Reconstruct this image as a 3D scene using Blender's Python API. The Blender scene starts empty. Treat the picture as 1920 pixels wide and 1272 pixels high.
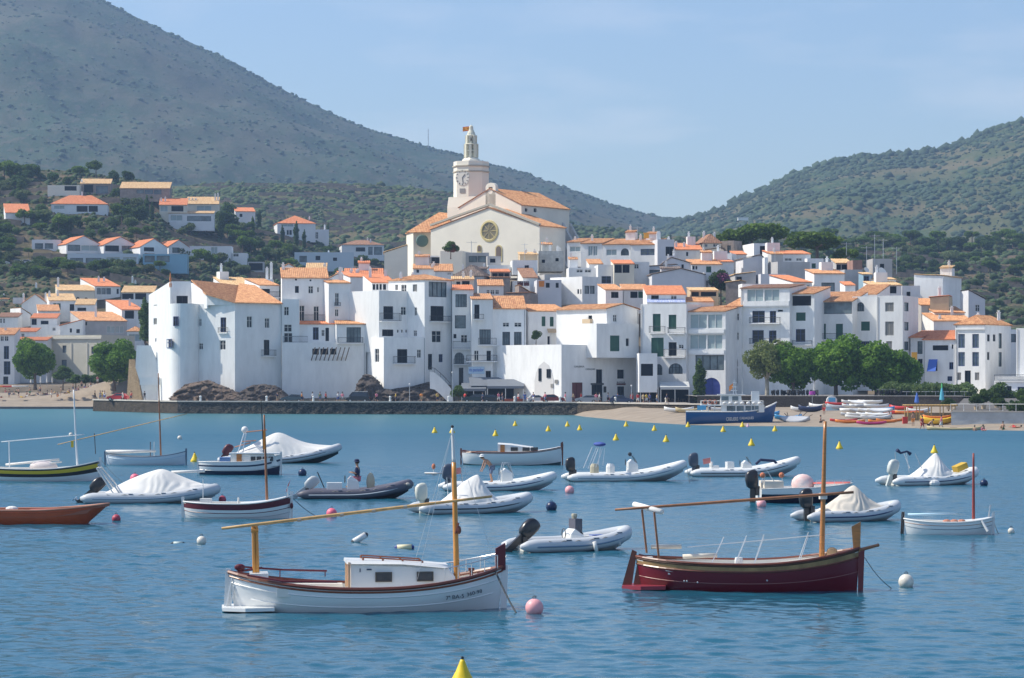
import bpy,bmesh,math,random
import numpy as np
from math import radians as R,sin,cos,pi
from mathutils import Vector,Matrix,noise
random.seed(7);np.random.seed(7)
SC = bpy.context.scene
COL = SC.collection
FPX,CX,HY,EYE = 5000.0,960.0,706.0,6.5      # focal length, centre column, horizon row (photo pixels), eye height (m)
# ---------------------------------------------------------------- camera
cam = bpy.data.objects.new('camera',bpy.data.cameras.new('camera'));COL.objects.link(cam)
cam.location = (0,0,EYE);cam.rotation_euler = (R(90),0,0)
cam.data.sensor_width = 36;cam.data.lens = 36 * FPX / 1920
cam.data.shift_y = (HY - 636) / 1920
cam.data.clip_start = 0.5;cam.data.clip_end = 20000
SC.camera = cam
# ---------------------------------------------------------------- light
SUN_EL,SUN_AZ = 47.0,173.0     # azimuth measured counter-clockwise from +X (the sun stands left, a touch behind the town)
SUN_AZ = 174.0
sd = Vector((cos(R(SUN_AZ)) * cos(R(SUN_EL)),sin(R(SUN_AZ)) * cos(R(SUN_EL)),sin(R(SUN_EL))))
sun = bpy.data.objects.new('sun',bpy.data.lights.new('sun','SUN'));COL.objects.link(sun)
sun.rotation_euler = sd.to_track_quat('Z','Y').to_euler()
sun.data.energy = 4.4;sun.data.angle = R(0.5);sun.data.color = (1.0,0.93,0.80)
w = bpy.data.worlds.new('World');SC.world = w;w.use_nodes = True
nt = w.node_tree;nt.nodes.clear()
wo = nt.nodes.new('ShaderNodeOutputWorld');bg = nt.nodes.new('ShaderNodeBackground')
sky = nt.nodes.new('ShaderNodeTexSky');sky.sky_type = 'NISHITA';sky.sun_disc = False
sky.sun_elevation = R(SUN_EL);sky.sun_rotation = R(90 - SUN_AZ);sky.altitude = 0
sky.air_density = 1.0;sky.dust_density = 1.0;sky.ozone_density = 3.0
bg.inputs[1].default_value = 0.15
# faint thin cloud veil mixed into the sky
tc = nt.nodes.new('ShaderNodeTexCoord');mp = nt.nodes.new('ShaderNodeMapping');mp.inputs['Scale'].default_value = (2.2,2.2,9)
nz = nt.nodes.new('ShaderNodeTexNoise');nz.inputs['Scale'].default_value = 3.2;nz.inputs['Detail'].default_value = 7;nz.inputs['Roughness'].default_value = .55
rp = nt.nodes.new('ShaderNodeValToRGB');rp.color_ramp.elements[0].position = .48;rp.color_ramp.elements[1].position = .74
rp.color_ramp.elements[1].color = (.38,.38,.38,1)
mx = nt.nodes.new('ShaderNodeMixRGB');mx.inputs[2].default_value = (6.2,6.0,6.1,1)
nt.links.new(tc.outputs['Generated'],mp.inputs[0]);nt.links.new(mp.outputs[0],nz.inputs[0]);nt.links.new(nz.outputs[0],rp.inputs[0])
tn = nt.nodes.new('ShaderNodeMixRGB');tn.blend_type = 'MULTIPLY';tn.inputs[0].default_value = 1;tn.inputs[2].default_value = (.82,.835,.875,1);nt.links.new(sky.outputs[0],tn.inputs[1])
nt.links.new(rp.outputs[0],mx.inputs[0]);nt.links.new(tn.outputs[0],mx.inputs[1]);nt.links.new(mx.outputs[0],bg.inputs[0])
nt.links.new(bg.outputs[0],wo.inputs[0])
vs = SC.view_settings;vs.view_transform = 'Standard';vs.look = 'None';vs.gamma = 1;vs.use_curve_mapping = False;vs.exposure = 0.37
# ---------------------------------------------------------------- helpers
def P(px,py,Y):            # the point at distance Y seen at photo pixel (px, py)
 return Vector(((px - CX) / FPX * Y,Y,EYE + (HY - py) / FPX * Y))
def WY(py,z=0.0): return (EYE - z) * FPX / (py - HY)      # distance of level z seen at row py
def W(px,py,z=0.0):
 Y = WY(py,z);return Vector(((px - CX) / FPX * Y,Y,z))
ORD = ('first','second','third','fourth','fifth','sixth','seventh','eighth','ninth','tenth','eleventh','twelfth')
MATS = {}
def nmat(name,col,rough=.7,var=0.0,vscale=1.5,metal=0.0,bump=0.0,bscale=20.,spec=.4,col2=None,objrand=0.0,alpha=None,coords='Object',detail=4.,trans=0.0,stretch=None,lo=.3,hi=.7):
 if name in MATS: return MATS[name]
 m = bpy.data.materials.new(name);m.use_nodes = True
 n = m.node_tree.nodes;l = m.node_tree.links;b = n['Principled BSDF']
 c = (*col,1) if len(col) == 3 else col
 b.inputs['Base Color'].default_value = c;b.inputs['Roughness'].default_value = rough
 b.inputs['Metallic'].default_value = metal;b.inputs['Specular IOR Level'].default_value = spec
 if trans: b.inputs['Transmission Weight'].default_value = trans
 t = n.new('ShaderNodeTexCoord');src = t.outputs[coords]
 if stretch:
  mp = n.new('ShaderNodeMapping');mp.inputs['Scale'].default_value = stretch;l.new(src,mp.inputs[0]);src = mp.outputs[0]
 out = None
 if var or col2:
  z = n.new('ShaderNodeTexNoise');z.inputs['Scale'].default_value = vscale;z.inputs['Detail'].default_value = detail;z.inputs['Roughness'].default_value = .6
  l.new(src,z.inputs[0])
  r = n.new('ShaderNodeValToRGB');r.color_ramp.elements[0].position = lo;r.color_ramp.elements[1].position = hi
  c2 = (*col2,1) if col2 else tuple(min(1,x * (1 + var)) for x in c[:3]) + (1,)
  c1 = c if col2 else tuple(x * (1 - var) for x in c[:3]) + (1,)
  r.color_ramp.elements[0].color = c1;r.color_ramp.elements[1].color = c2
  l.new(z.outputs[0],r.inputs[0]);out = r.outputs[0]
  l.new(out,b.inputs['Base Color'])
 if objrand:
  oi = n.new('ShaderNodeObjectInfo');mr = n.new('ShaderNodeMapRange')
  mr.inputs['To Min'].default_value = 1 - objrand;mr.inputs['To Max'].default_value = 1 + objrand
  l.new(oi.outputs['Random'],mr.inputs[0])
  hs = n.new('ShaderNodeHueSaturation');l.new(mr.outputs[0],hs.inputs['Value'])
  if out: l.new(out,hs.inputs['Color'])
  else: hs.inputs['Color'].default_value = c
  l.new(hs.outputs[0],b.inputs['Base Color'])
 if bump:
  z = n.new('ShaderNodeTexNoise');z.inputs['Scale'].default_value = bscale;z.inputs['Detail'].default_value = 4
  l.new(src,z.inputs[0]);bp = n.new('ShaderNodeBump');bp.inputs['Strength'].default_value = bump;bp.inputs['Distance'].default_value = .05
  l.new(z.outputs[0],bp.inputs['Height']);l.new(bp.outputs[0],b.inputs['Normal'])
 MATS[name] = m;return m
def tag(o,label=None,cat=None,group=None,kind=None):
 if label: o['label'] = label
 if cat: o['category'] = cat
 if group: o['group'] = group
 if kind: o['kind'] = kind
 return o
def thing(name,label,cat,loc=(0,0,0),rz=0,group=None):
 o = bpy.data.objects.new(name,None);COL.objects.link(o);o.location = loc;o.rotation_euler = (0,0,rz)
 o.empty_display_size = .3
 return tag(o,label,cat,group)
CH = {}
def kids(o): return [c for c in bpy.data.objects if c.parent == o]
def dup(o,parent=None,loc=None,rz=None,label=None,scale=None):
 c = o.copy();COL.objects.link(c);c.parent = parent
 if loc is not None: c.location = loc
 if rz is not None: c.rotation_euler = (0,0,rz)
 if scale is not None: c.scale = scale if hasattr(scale,'__len__') else (scale,) * 3
 if label: c['label'] = label
 for ch in CH.get(o.name,[]):
  k = dup(ch,c);k.matrix_parent_inverse = ch.matrix_parent_inverse.copy()
  CH.setdefault(c.name,[]).append(k)
 return c
class MB:
 def __init__(s): s.v = [];s.f = [];s.m = [];s.sm = False
 def add(s,vs,fs,mi=0):
  o = len(s.v);s.v += [tuple(v) for v in vs];s.f += [tuple(i + o for i in f) for f in fs];s.m += [mi] * len(fs);return s
 def quad(s,a,b,c,d,mi=0): return s.add([a,b,c,d],[(0,1,2,3)],mi)
 def tri(s,a,b,c,mi=0): return s.add([a,b,c],[(0,1,2)],mi)
 def box(s,c,sz,rz=0,mi=0,tilt=None):
  hx,hy,hz = sz[0] / 2,sz[1] / 2,sz[2] / 2
  M = Matrix.Rotation(rz,3,'Z')
  if tilt is not None: M = M @ Matrix.Rotation(tilt[0],3,'X') @ Matrix.Rotation(tilt[1],3,'Y')
  vs = [Vector(c) + M @ Vector((x,y,z)) for x in (-hx,hx) for y in (-hy,hy) for z in (-hz,hz)]
  return s.add(vs,[(0,1,3,2),(4,6,7,5),(0,4,5,1),(2,3,7,6),(0,2,6,4),(1,5,7,3)],mi)
 def bar(s,p0,p1,w,h=None,mi=0):
  return s.tube([p0,p1],[w / 2 * 1.414] * 2,4,mi,rot=pi / 4)
 def tube(s,pts,rs,n=8,mi=0,rot=0.,cap=True,flat=1.0):
  pts = [Vector(p) for p in pts]
  if not hasattr(rs,'__len__'): rs = [rs] * len(pts)
  rings = [];prev = None
  for i,p in enumerate(pts):
   d = (pts[min(i + 1,len(pts) - 1)] - pts[max(i - 1,0)])
   if d.length < 1e-9: d = Vector((0,0,1))
   d.normalize()
   if prev is None:
    a = Vector((0,0,1)) if abs(d.z) < .95 else Vector((1,0,0))
    x = d.cross(a).normalized()
   else:
    x = (prev - d * prev.dot(d)).normalized()
   prev = x;y = d.cross(x)
   rings.append([p + (x * cos(rot + 2 * pi * k / n) + y * sin(rot + 2 * pi * k / n) * flat) * rs[i] for k in range(n)])
  return s.loft(rings,mi,True,cap)
 def loft(s,rings,mi=0,closed=True,cap=False):
  n = len(rings[0]);o = len(s.v)
  for r in rings: s.v += [tuple(v) for v in r]
  for i in range(len(rings) - 1):
   for k in range(n if closed else n - 1):
    a = o + i * n + k;b = o + i * n + (k + 1) % n
    s.f.append((a,b,b + n,a + n));s.m.append(mi)
  if cap:
   s.f.append(tuple(o + k for k in reversed(range(n))));s.m.append(mi)
   s.f.append(tuple(o + (len(rings) - 1) * n + k for k in range(n)));s.m.append(mi)
  return s
 def sphere(s,c,r,n=12,m=8,mi=0,sx=1,sy=1,sz=1):
  rings = []
  for i in range(m + 1):
   t = pi * i / m;rr = max(sin(t),1e-3) * r
   rings.append([(c[0] + rr * cos(2 * pi * k / n) * sx,c[1] + rr * sin(2 * pi * k / n) * sy,c[2] - cos(t) * r * sz) for k in range(n)])
  return s.loft(rings,mi,True,False)
 def lathe(s,c,prof,n=16,mi=0,cap=True):
  rings = [[(c[0] + r * cos(2 * pi * k / n),c[1] + r * sin(2 * pi * k / n),c[2] + z) for k in range(n)] for r,z in prof]
  return s.loft(rings,mi,True,cap)
 def prism(s,pts,vec,mi=0):       # polygon extruded by vec
  n = len(pts);p = [Vector(q) for q in pts];v = Vector(vec)
  o = len(s.v);s.v += [tuple(q) for q in p] + [tuple(q + v) for q in p]
  for k in range(n): s.f.append((o + k,o + (k + 1) % n,o + n + (k + 1) % n,o + n + k));s.m.append(mi)
  s.f.append(tuple(o + k for k in reversed(range(n))));s.m.append(mi)
  s.f.append(tuple(o + n + k for k in range(n)));s.m.append(mi)
  return s
 def mesh(s,name,mats,smooth=False):
  me = bpy.data.meshes.new(name);me.from_pydata(s.v,[],s.f)
  if not isinstance(mats,(list,tuple)): mats = [mats]
  for m in mats: me.materials.append(m)
  if len(mats) > 1: me.polygons.foreach_set('material_index',s.m)
  if smooth: me.polygons.foreach_set('use_smooth',[True] * len(me.polygons))
  me.update();return me
 def build(s,name,mats,parent=None,smooth=False,fix=False):
  me = s.mesh(name,mats,smooth)
  if fix:
   bm = bmesh.new();bm.from_mesh(me);bmesh.ops.remove_doubles(bm,verts=bm.verts,dist=1e-4)
   bmesh.ops.recalc_face_normals(bm,faces=bm.faces);bm.to_mesh(me);bm.free()
  o = bpy.data.objects.new(name,me);COL.objects.link(o)
  if parent: o.parent = parent;CH.setdefault(parent.name,[]).append(o)
  return o
def npmesh(name,V,F,mats,mi=None,smooth=False):
 me = bpy.data.meshes.new(name);V = np.asarray(V,np.float32);F = np.asarray(F,np.int32)
 me.vertices.add(len(V));me.vertices.foreach_set('co',V.ravel())
 k = F.shape[1];me.loops.add(F.size);me.loops.foreach_set('vertex_index',F.ravel())
 me.polygons.add(len(F));me.polygons.foreach_set('loop_start',np.arange(0,F.size,k,dtype=np.int32))
 me.polygons.foreach_set('loop_total',np.full(len(F),k,np.int32))
 for m in (mats if isinstance(mats,(list,tuple)) else [mats]): me.materials.append(m)
 if mi is not None: me.polygons.foreach_set('material_index',np.asarray(mi,np.int32))
 if smooth: me.polygons.foreach_set('use_smooth',np.ones(len(F),bool))
 me.update(calc_edges=True);return me
def link(name,me,parent=None):
 o = bpy.data.objects.new(name,me);COL.objects.link(o)
 if parent: o.parent = parent;CH.setdefault(parent.name,[]).append(o)
 return o
# ================================================================ land, water, hills
def interp(x,pts):
 if x <= pts[0][0]: return pts[0][1]
 for (a,b),(c,d) in zip(pts,pts[1:]):
  if x <= c: return b + (d - b) * (x - a) / (c - a)
 return pts[-1][1]
# --- materials
def water_mat():
 m = bpy.data.materials.new('sea_water');m.use_nodes = True
 n = m.node_tree.nodes;l = m.node_tree.links;b = n['Principled BSDF']
 b.inputs['Roughness'].default_value = .14;b.inputs['IOR'].default_value = 1.33;b.inputs['Specular IOR Level'].default_value = .4
 g = n.new('ShaderNodeNewGeometry')
 # shallow water over sand near the beach is greener
 z = n.new('ShaderNodeTexNoise');z.inputs['Scale'].default_value = .035;z.inputs['Detail'].default_value = 3
 mp0 = n.new('ShaderNodeMapping');mp0.inputs['Scale'].default_value = (1,.35,1);l.new(g.outputs['Position'],mp0.inputs[0]);l.new(mp0.outputs[0],z.inputs[0])
 r = n.new('ShaderNodeValToRGB');r.color_ramp.elements[0].position = .3;r.color_ramp.elements[1].position = .7
 r.color_ramp.elements[0].color = WC1;r.color_ramp.elements[1].color = WC2
 l.new(z.outputs[0],r.inputs[0])
 sx = n.new('ShaderNodeSeparateXYZ');l.new(g.outputs['Position'],sx.inputs[0])
 mr = n.new('ShaderNodeMapRange');mr.inputs['From Min'].default_value = 300;mr.inputs['From Max'].default_value = 430;l.new(sx.outputs['Y'],mr.inputs[0])
 mxc = n.new('ShaderNodeMixRGB');mxc.inputs[2].default_value = (.055,.17,.19,1);l.new(r.outputs[0],mxc.inputs[1])
 ml = n.new('ShaderNodeMath');ml.operation = 'MULTIPLY';ml.inputs[1].default_value = .7;l.new(mr.outputs[0],ml.inputs[0]);l.new(ml.outputs[0],mxc.inputs[0])
 l.new(mxc.outputs[0],b.inputs['Base Color'])
 rg = n.new('ShaderNodeMapRange');rg.inputs['From Min'].default_value = 70;rg.inputs['From Max'].default_value = 300;rg.inputs['To Min'].default_value = .13;rg.inputs['To Max'].default_value = .40;l.new(sx.outputs['Y'],rg.inputs[0]);l.new(rg.outputs[0],b.inputs['Roughness'])   # ripples too small for the mesh far out
 # chop: three scales of ripples, crests lying across the view
 acc = None
 for sc,st,wt,dt in ((1.1,(1,1.3,1),.30,2),(3.0,(1,1.25,1),.40,3),(8,(1,1.1,1),.30,3)):
  mp = n.new('ShaderNodeMapping');mp.inputs['Scale'].default_value = st;mp.inputs['Rotation'].default_value = (0,0,.25)
  l.new(g.outputs['Position'],mp.inputs[0])
  t = n.new('ShaderNodeTexNoise');t.inputs['Scale'].default_value = sc;t.inputs['Detail'].default_value = dt;t.inputs['Distortion'].default_value = .4
  l.new(mp.outputs[0],t.inputs[0]);mu = n.new('ShaderNodeMath');mu.operation = 'MULTIPLY';mu.inputs[1].default_value = wt / sc * 2
  l.new(t.outputs[0],mu.inputs[0])
  if acc is None: acc = mu.outputs[0]
  else:
   ad = n.new('ShaderNodeMath');ad.operation = 'ADD';l.new(acc,ad.inputs[0]);l.new(mu.outputs[0],ad.inputs[1]);acc = ad.outputs[0]
 # wind patches modulate the chop
 t = n.new('ShaderNodeTexNoise');t.inputs['Scale'].default_value = .06;t.inputs['Detail'].default_value = 3;l.new(mp0.outputs[0],t.inputs[0])
 m2 = n.new('ShaderNodeMapRange');m2.inputs['From Min'].default_value = .3;m2.inputs['From Max'].default_value = .7;m2.inputs['To Min'].default_value = .55;m2.inputs['To Max'].default_value = 1.15
 l.new(t.outputs[0],m2.inputs[0])
 mh = n.new('ShaderNodeMath');mh.operation = 'MULTIPLY';l.new(acc,mh.inputs[0]);l.new(m2.outputs[0],mh.inputs[1])
 bp = n.new('ShaderNodeBump');bp.inputs['Strength'].default_value = 1.0;bp.inputs['Distance'].default_value = WBUMP
 l.new(mh.outputs[0],bp.inputs['Height']);l.new(bp.outputs[0],b.inputs['Normal'])
 return m
WC1 = (.008,.086,.145,1);WC2 = (.013,.108,.168,1);WBUMP = .05;WSLOPE = .15
# real wavelets where the camera can resolve them: a sum of short wind waves on world-aligned grids, coarser further out
_q = np.random.RandomState(3);NW = 84
_lam = np.exp(_q.uniform(np.log(.30),np.log(2.6),NW));_th = R(250) + _q.normal(0,.62,NW);_k = 2 * pi / _lam;_ph = _q.uniform(0,6.28,NW)
_sl = WSLOPE * np.sqrt(2 / NW) * np.where(_lam > 1.3,.6,1.05)
def wave_z(X,Y,lmin,amp):
 g = np.zeros_like(X)
 for k,t,p,s_,l_ in zip(_k,_th,_ph,_sl,_lam):
  if l_ < lmin: continue
  a = k * (X * cos(t) + Y * sin(t)) + p;g += s_ / k * np.sin(a + .5 * np.sin(a * .37 + p))
 patch = .8 + .35 * np.sin(X * .11 + 1.3 + np.sin(Y * .05)) * np.sin(Y * .043 + X * .03)
 return g * amp * patch
SV,SF,off = [],[],0
BANDS = [(50,98,.115,0.4,1.0),(98,175,.19,.55,.95),(175,300,.36,1.0,.8),(300,560,.8,2.2,.6)]
for y0,y1,c,lm,am in BANDS:
 hw = y1 * .215 + 4 if y1 < 300 else y1 * .23;nx_ = int(2 * hw / c);ny_ = int((y1 - y0) / c);gx = np.linspace(-hw,hw,nx_ + 1);gy = np.linspace(y0,y1,ny_ + 1);X,Y = np.meshgrid(gx,gy)
 Z = wave_z(X,Y,lm,am);ed = np.clip(np.minimum.reduce([(X + hw) / 2,(hw - X) / 2]),0,1);yd = np.clip(np.minimum((Y - y0),(y1 - Y)) / (3 * c),0,1);Z = Z * ed * (.35 + .65 * yd)
 SV.append(np.stack([X,Y,Z],-1).reshape(-1,3));i = np.arange(ny_)[:,None] * (nx_ + 1) + np.arange(nx_)[None];i = i.reshape(-1) + off;SF.append(np.stack([i,i + 1,i + nx_ + 2,i + nx_ + 1],1));off += (nx_ + 1) * (ny_ + 1)
 o_ = np.array([[-900,y0,0],[-hw,y0,0],[-hw,y1,0],[-900,y1,0],[hw,y0,0],[900,y0,0],[900,y1,0],[hw,y1,0]],float);SV.append(o_);SF.append(np.array([[0,1,2,3],[4,5,6,7]]) + off);off += 8
SV.append(np.array([[-900,-60,0],[900,-60,0],[900,50,0],[-900,50,0],[-900,560,0],[900,560,0],[900,700,0],[-900,700,0]],float));SF.append(np.array([[0,1,2,3],[4,5,6,7]]) + off)
me = npmesh('sea',np.vstack(SV),np.vstack(SF),water_mat(),None,True)
tag(link('sea',me),kind='structure')
sand = nmat('beach_sand',(.30,.245,.185),.95,.18,.4,bump=.5,bscale=3,coords='Object')
soil = nmat('hill_soil',(.16,.125,.085),.95,.35,.12,bump=.4,bscale=2)
asph = nmat('paving_concrete',(.30,.28,.26),.9,.12,.6)
seabed = nmat('sea_bed',(.1,.12,.1),.9)
me = MB().quad((-900,-60,-4),(900,-60,-4),(900,700,-4),(-900,700,-4)).mesh('sea_bed',seabed)
tag(link('sea_bed',me),kind='structure')
QUAY = [(-82,535),(-78.5,500),(-58.5,467),(-39,460.5),(-14.5,455.5),(3.6,450),(11,447),(24,425),(30,419)]
def quay_Y(x): return interp(x,QUAY)
SHORE = [(-200,540),(-90,535),(-80,532),(-76,500),(-38,462),(8,450),(12,425),(15,395),(20,366),(26,348),(37,345),(49.6,335),(60,318),(110,300)]     # x, Y of the waterline
def shoreY(x): return interp(x,SHORE)
def ground_z(x,Y):
 """terrain of the town: beach, promenade, then the mound under the old town"""
 s = Y - shoreY(x)
 px = CX + x / Y * FPX
 if -82 < x < 30 and Y < quay_Y(x) + 6: z = -1.8 if x < 12 else max(-3,min(s * .032 - .05,1.4))
 elif -74 < x < 30: z = 1.9
 elif x < -60: z = max(-3,s * .055 - .05) if s < 40 else 2.15 + (s - 40) * .03
 else: z = max(-3,s * .032 - .05) if s < 40 else 1.23 + (s - 40) * .006
 # the mound
 t = min(max((Y - 468) / 95,0),1);up = t * t * (3 - 2 * t)
 env = interp(px,[(100,0),(330,8),(520,14),(760,24),(950,25),(1250,21),(1600,15),(1800,8),(2100,4)])
 z = max(z,2.0 + up * env if Y > (468 if x > -56 else 560) else z)
 if Y > 600:   # inland valley floor, rising gently towards the hills
  z = max(z - (Y - 600) * .12,4 + (Y - 600) * .03)
 return z
xs = np.arange(-240,241,6.0);ys = np.concatenate([np.arange(300,640,5.0),np.arange(640,1500,40.0)])
V = [(x * max(1,y / 600),y,ground_z(x * max(1,y / 600),y)) for y in ys for x in xs]
nx = len(xs);F = [(j * nx + i,j * nx + i + 1,(j + 1) * nx + i + 1,(j + 1) * nx + i) for j in range(len(ys) - 1) for i in range(nx - 1)]
gm = npmesh('ground',V,F,[sand,soil],[0 if ys[f[0] // nx] < 470 or (xs[f[0] % nx] < -66 and ys[f[0] // nx] < 600) or False else 1 for f in F],True)
tag(link('ground',gm),kind='structure')
# --- hills: ridge given as bearing/height control points at a distance; the slope falls towards the town
def hill_material(name,c1,c2,c3,s=1.0,trn=0.0):
 m = bpy.data.materials.new(name);m.use_nodes = True
 n = m.node_tree.nodes;l = m.node_tree.links;b = n['Principled BSDF'];b.inputs['Roughness'].default_value = .95;b.inputs['Specular IOR Level'].default_value = .1
 g = n.new('ShaderNodeNewGeometry')
 mp = n.new('ShaderNodeMapping');mp.inputs['Scale'].default_value = (1,.45,1.4);l.new(g.outputs['Position'],mp.inputs[0])
 z1 = n.new('ShaderNodeTexNoise');z1.inputs['Scale'].default_value = .012 * s;z1.inputs['Detail'].default_value = 8;z1.inputs['Roughness'].default_value = .65
 z2 = n.new('ShaderNodeTexNoise');z2.inputs['Scale'].default_value = .11 * s;z2.inputs['Detail'].default_value = 5;z2.inputs['Roughness'].default_value = .7
 l.new(mp.outputs[0],z1.inputs[0]);l.new(mp.outputs[0],z2.inputs[0])
 r1 = n.new('ShaderNodeValToRGB');r1.color_ramp.elements[0].position = .42;r1.color_ramp.elements[1].position = .6
 r1.color_ramp.elements[0].color = (*c1,1);r1.color_ramp.elements[1].color = (*c2,1)
 l.new(z1.outputs[0],r1.inputs[0])
 r2 = n.new('ShaderNodeValToRGB');r2.color_ramp.elements[0].position = .5;r2.color_ramp.elements[1].position = .66
 r2.color_ramp.elements[0].color = (0,0,0,1);r2.color_ramp.elements[1].color = (1,1,1,1)
 l.new(z2.outputs[0],r2.inputs[0])
 mx = n.new('ShaderNodeMixRGB');l.new(r2.outputs[0],mx.inputs[0]);l.new(r1.outputs[0],mx.inputs[1]);mx.inputs[2].default_value = (*c3,1)
 out = mx.outputs[0]
 if trn:      # old dry-stone terraces: level bands
  wv = n.new('ShaderNodeTexWave');wv.bands_direction = 'Z';wv.inputs['Scale'].default_value = trn;wv.inputs['Distortion'].default_value = 2.5;wv.inputs['Detail'].default_value = 3;wv.inputs['Detail Scale'].default_value = .6
  l.new(g.outputs['Position'],wv.inputs[0])
  r3 = n.new('ShaderNodeValToRGB');r3.color_ramp.elements[0].position = .6;r3.color_ramp.elements[1].position = .85
  l.new(wv.outputs[0],r3.inputs[0]);m2 = n.new('ShaderNodeMath');m2.operation = 'MULTIPLY';m2.inputs[1].default_value = .3;l.new(r3.outputs[0],m2.inputs[0])
  mx2 = n.new('ShaderNodeMixRGB');l.new(m2.outputs[0],mx2.inputs[0]);l.new(out,mx2.inputs[1]);mx2.inputs[2].default_value = (.20,.14,.095,1);out = mx2.outputs[0]
 l.new(out,b.inputs['Base Color'])
 bp = n.new('ShaderNodeBump');bp.inputs['Strength'].default_value = .7;bp.inputs['Distance'].default_value = 2.0 / s
 l.new(z2.outputs[0],bp.inputs['Height']);l.new(bp.outputs[0],b.inputs['Normal'])
 return m
HILLS = {}
def hill(name,ridge,Yr,Yn,base_z,mat,prof=1.2,amp=8.,freq=.006,back=.5,pxr=(-700,2620),step=12,rows=60,Yfun=None):
 pxs = np.arange(pxr[0],pxr[1] + 1,step)
 V = [];nb = 14
 def hz(px,t):
  Yrr = Yr if Yfun is None else Yfun(px)
  Y = Yn + t * (Yrr - Yn);x = (px - CX) / FPX * Y
  zr = EYE + (HY - interp(px,ridge)) / FPX * Yrr
  z = base_z + (zr - base_z) * (t ** prof)
  nzv = noise.fractal(Vector((x * freq,Y * freq,0)),.9,2.1,6) * amp * min(1,t * 3) * (1 - .82 * t ** 6)
  g = noise.ridged_multi_fractal(Vector((x * freq * .5 + 9,Y * freq * .22,3)),.9,2.0,4,1.0,2.0) * amp * .9 * t * (1 - t)
  return x,Y,z + nzv + g
 for j in range(rows + 1):
  for px in pxs: V.append(hz(px,j / rows))
 for j in range(1,nb + 1):
  for px in pxs:
   x,Y,z = hz(px,1.0);V.append((x * (1 + j * back / nb),Y * (1 + j * back / nb),z - (z - base_z) * (j / nb) ** 1.1))
 nx = len(pxs)
 F = [(j * nx + i,j * nx + i + 1,(j + 1) * nx + i + 1,(j + 1) * nx + i) for j in range(rows + nb) for i in range(nx - 1)]
 o = link(name,npmesh(name,V,F,mat,None,True));tag(o,kind='structure');HILLS[name] = hz
 return o
m_far = hill_material('mountain_scrub',(.042,.072,.044),(.082,.086,.06),(.10,.096,.075),1.0)
m_mid = hill_material('maquis_slope',(.062,.09,.035),(.085,.095,.042),(.16,.12,.075),2.2,.028)
m_right = hill_material('right_slope_scrub',(.045,.08,.034),(.10,.105,.055),(.12,.12,.07),1.5,.012)
m_near = hill_material('near_slope_soil',(.05,.06,.03),(.10,.085,.05),(.17,.125,.08),4,.055)
R_LEFT = [(-700,250),(-400,60),(-200,-50),(0,-75),(90,-50),(190,-2),(240,24),(300,55),(400,102),(500,152),(600,200),(700,242),(800,273),(870,290),(960,318),(1050,348),(1150,382),(1240,408),(1300,418),(1450,430),(2620,470)]
R_RIGHT = [(-700,520),(1100,470),(1230,433),(1300,412),(1360,392),(1420,363),(1470,338),(1500,325),(1560,307),(1620,298),(1720,292),(1780,280),(1830,258),(1880,240),(1920,228),(2050,190),(2300,160),(2620,200)]
R_MID = [(-700,360),(200,352),(330,346),(430,342),(600,344),(700,345),(800,352),(850,362),(960,395),(1080,425),(1200,440),(1500,520),(2620,560)]
R_NL = [(-700,300),(-200,305),(0,318),(130,322),(250,335),(290,348),(330,385),(420,412),(550,440),(640,470),(720,490),(800,520),(1100,600),(2620,640)]
R_NR = [(-700,640),(1000,520),(1080,462),(1200,445),(1370,442),(1500,446),(1700,448),(1800,455),(1920,462),(2200,470),(2620,480)]
hill('mountain',R_LEFT,3000,1700,30,m_far,1.0,34,.0032,.4,step=9,rows=90)
hill('far_right_hill',R_RIGHT,2300,1350,20,m_right,1.0,24,.004,.4,step=9,rows=70)
hill('middle_hill',R_MID,1500,980,20,m_mid,.9,9,.009,.15,step=9,rows=50)
hill('near_left_hill',R_NL,960,640,8,m_near,.95,3.5,.02,.12,pxr=(-700,1100),step=9,rows=44)
hill('near_right_hill',R_NR,1150,640,6,m_near,1.0,4,.02,.12,pxr=(1000,2620),step=9,rows=50)
# --- haze
hb = MB().box((0,1950,272),(3800,4100,556)).mesh('haze',nmat('haze_air',(1,1,1)))
hm = hb.materials[0];hn = hm.node_tree.nodes;hl = hm.node_tree.links;hn.clear()
ho = hn.new('ShaderNodeOutputMaterial');pv = hn.new('ShaderNodeVolumePrincipled')
pv.inputs['Density'].default_value = HAZE = .00016;pv.inputs['Color'].default_value = (.44,.66,1.0,1);pv.inputs['Anisotropy'].default_value = 0.2
hl.new(pv.outputs[0],ho.inputs['Volume'])
tag(link('haze',hb),kind='stuff')
# ================================================================ house kit
white = nmat('whitewash',(.79,.79,.775),.85,.075,.9,bump=.2,bscale=6,objrand=.05,stretch=(1,1,.3),lo=.25,hi=.6,detail=6)
cream = nmat('cream_render',(.72,.66,.54),.85,.07,.3,bump=.15,bscale=6)
tan = nmat('tan_render',(.56,.43,.28),.9,.12,.5,bump=.2,bscale=6)
grey = nmat('grey_render',(.46,.45,.44),.9,.12,.5,bump=.2,bscale=6)
brown = nmat('bare_masonry',(.30,.25,.22),.95,.25,1.2,bump=.5,bscale=6)
palecream = nmat('church_render',(.81,.76,.65),.85,.06,.2,bump=.15,bscale=4)
def tile_mat(name,a,b):
 m = nmat(name,a,.85,0,1.7,col2=b,detail=6,stretch=(1,1,1),lo=.36,hi=.64,bump=.3,bscale=9)
 return m
tile = tile_mat('terracotta_tiles',(.42,.17,.075),(.72,.40,.19))
tile_red = tile_mat('red_tiles',(.56,.17,.07),(.72,.30,.14))
tile_pale = tile_mat('pale_tiles',(.50,.29,.13),(.76,.54,.29))
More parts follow.
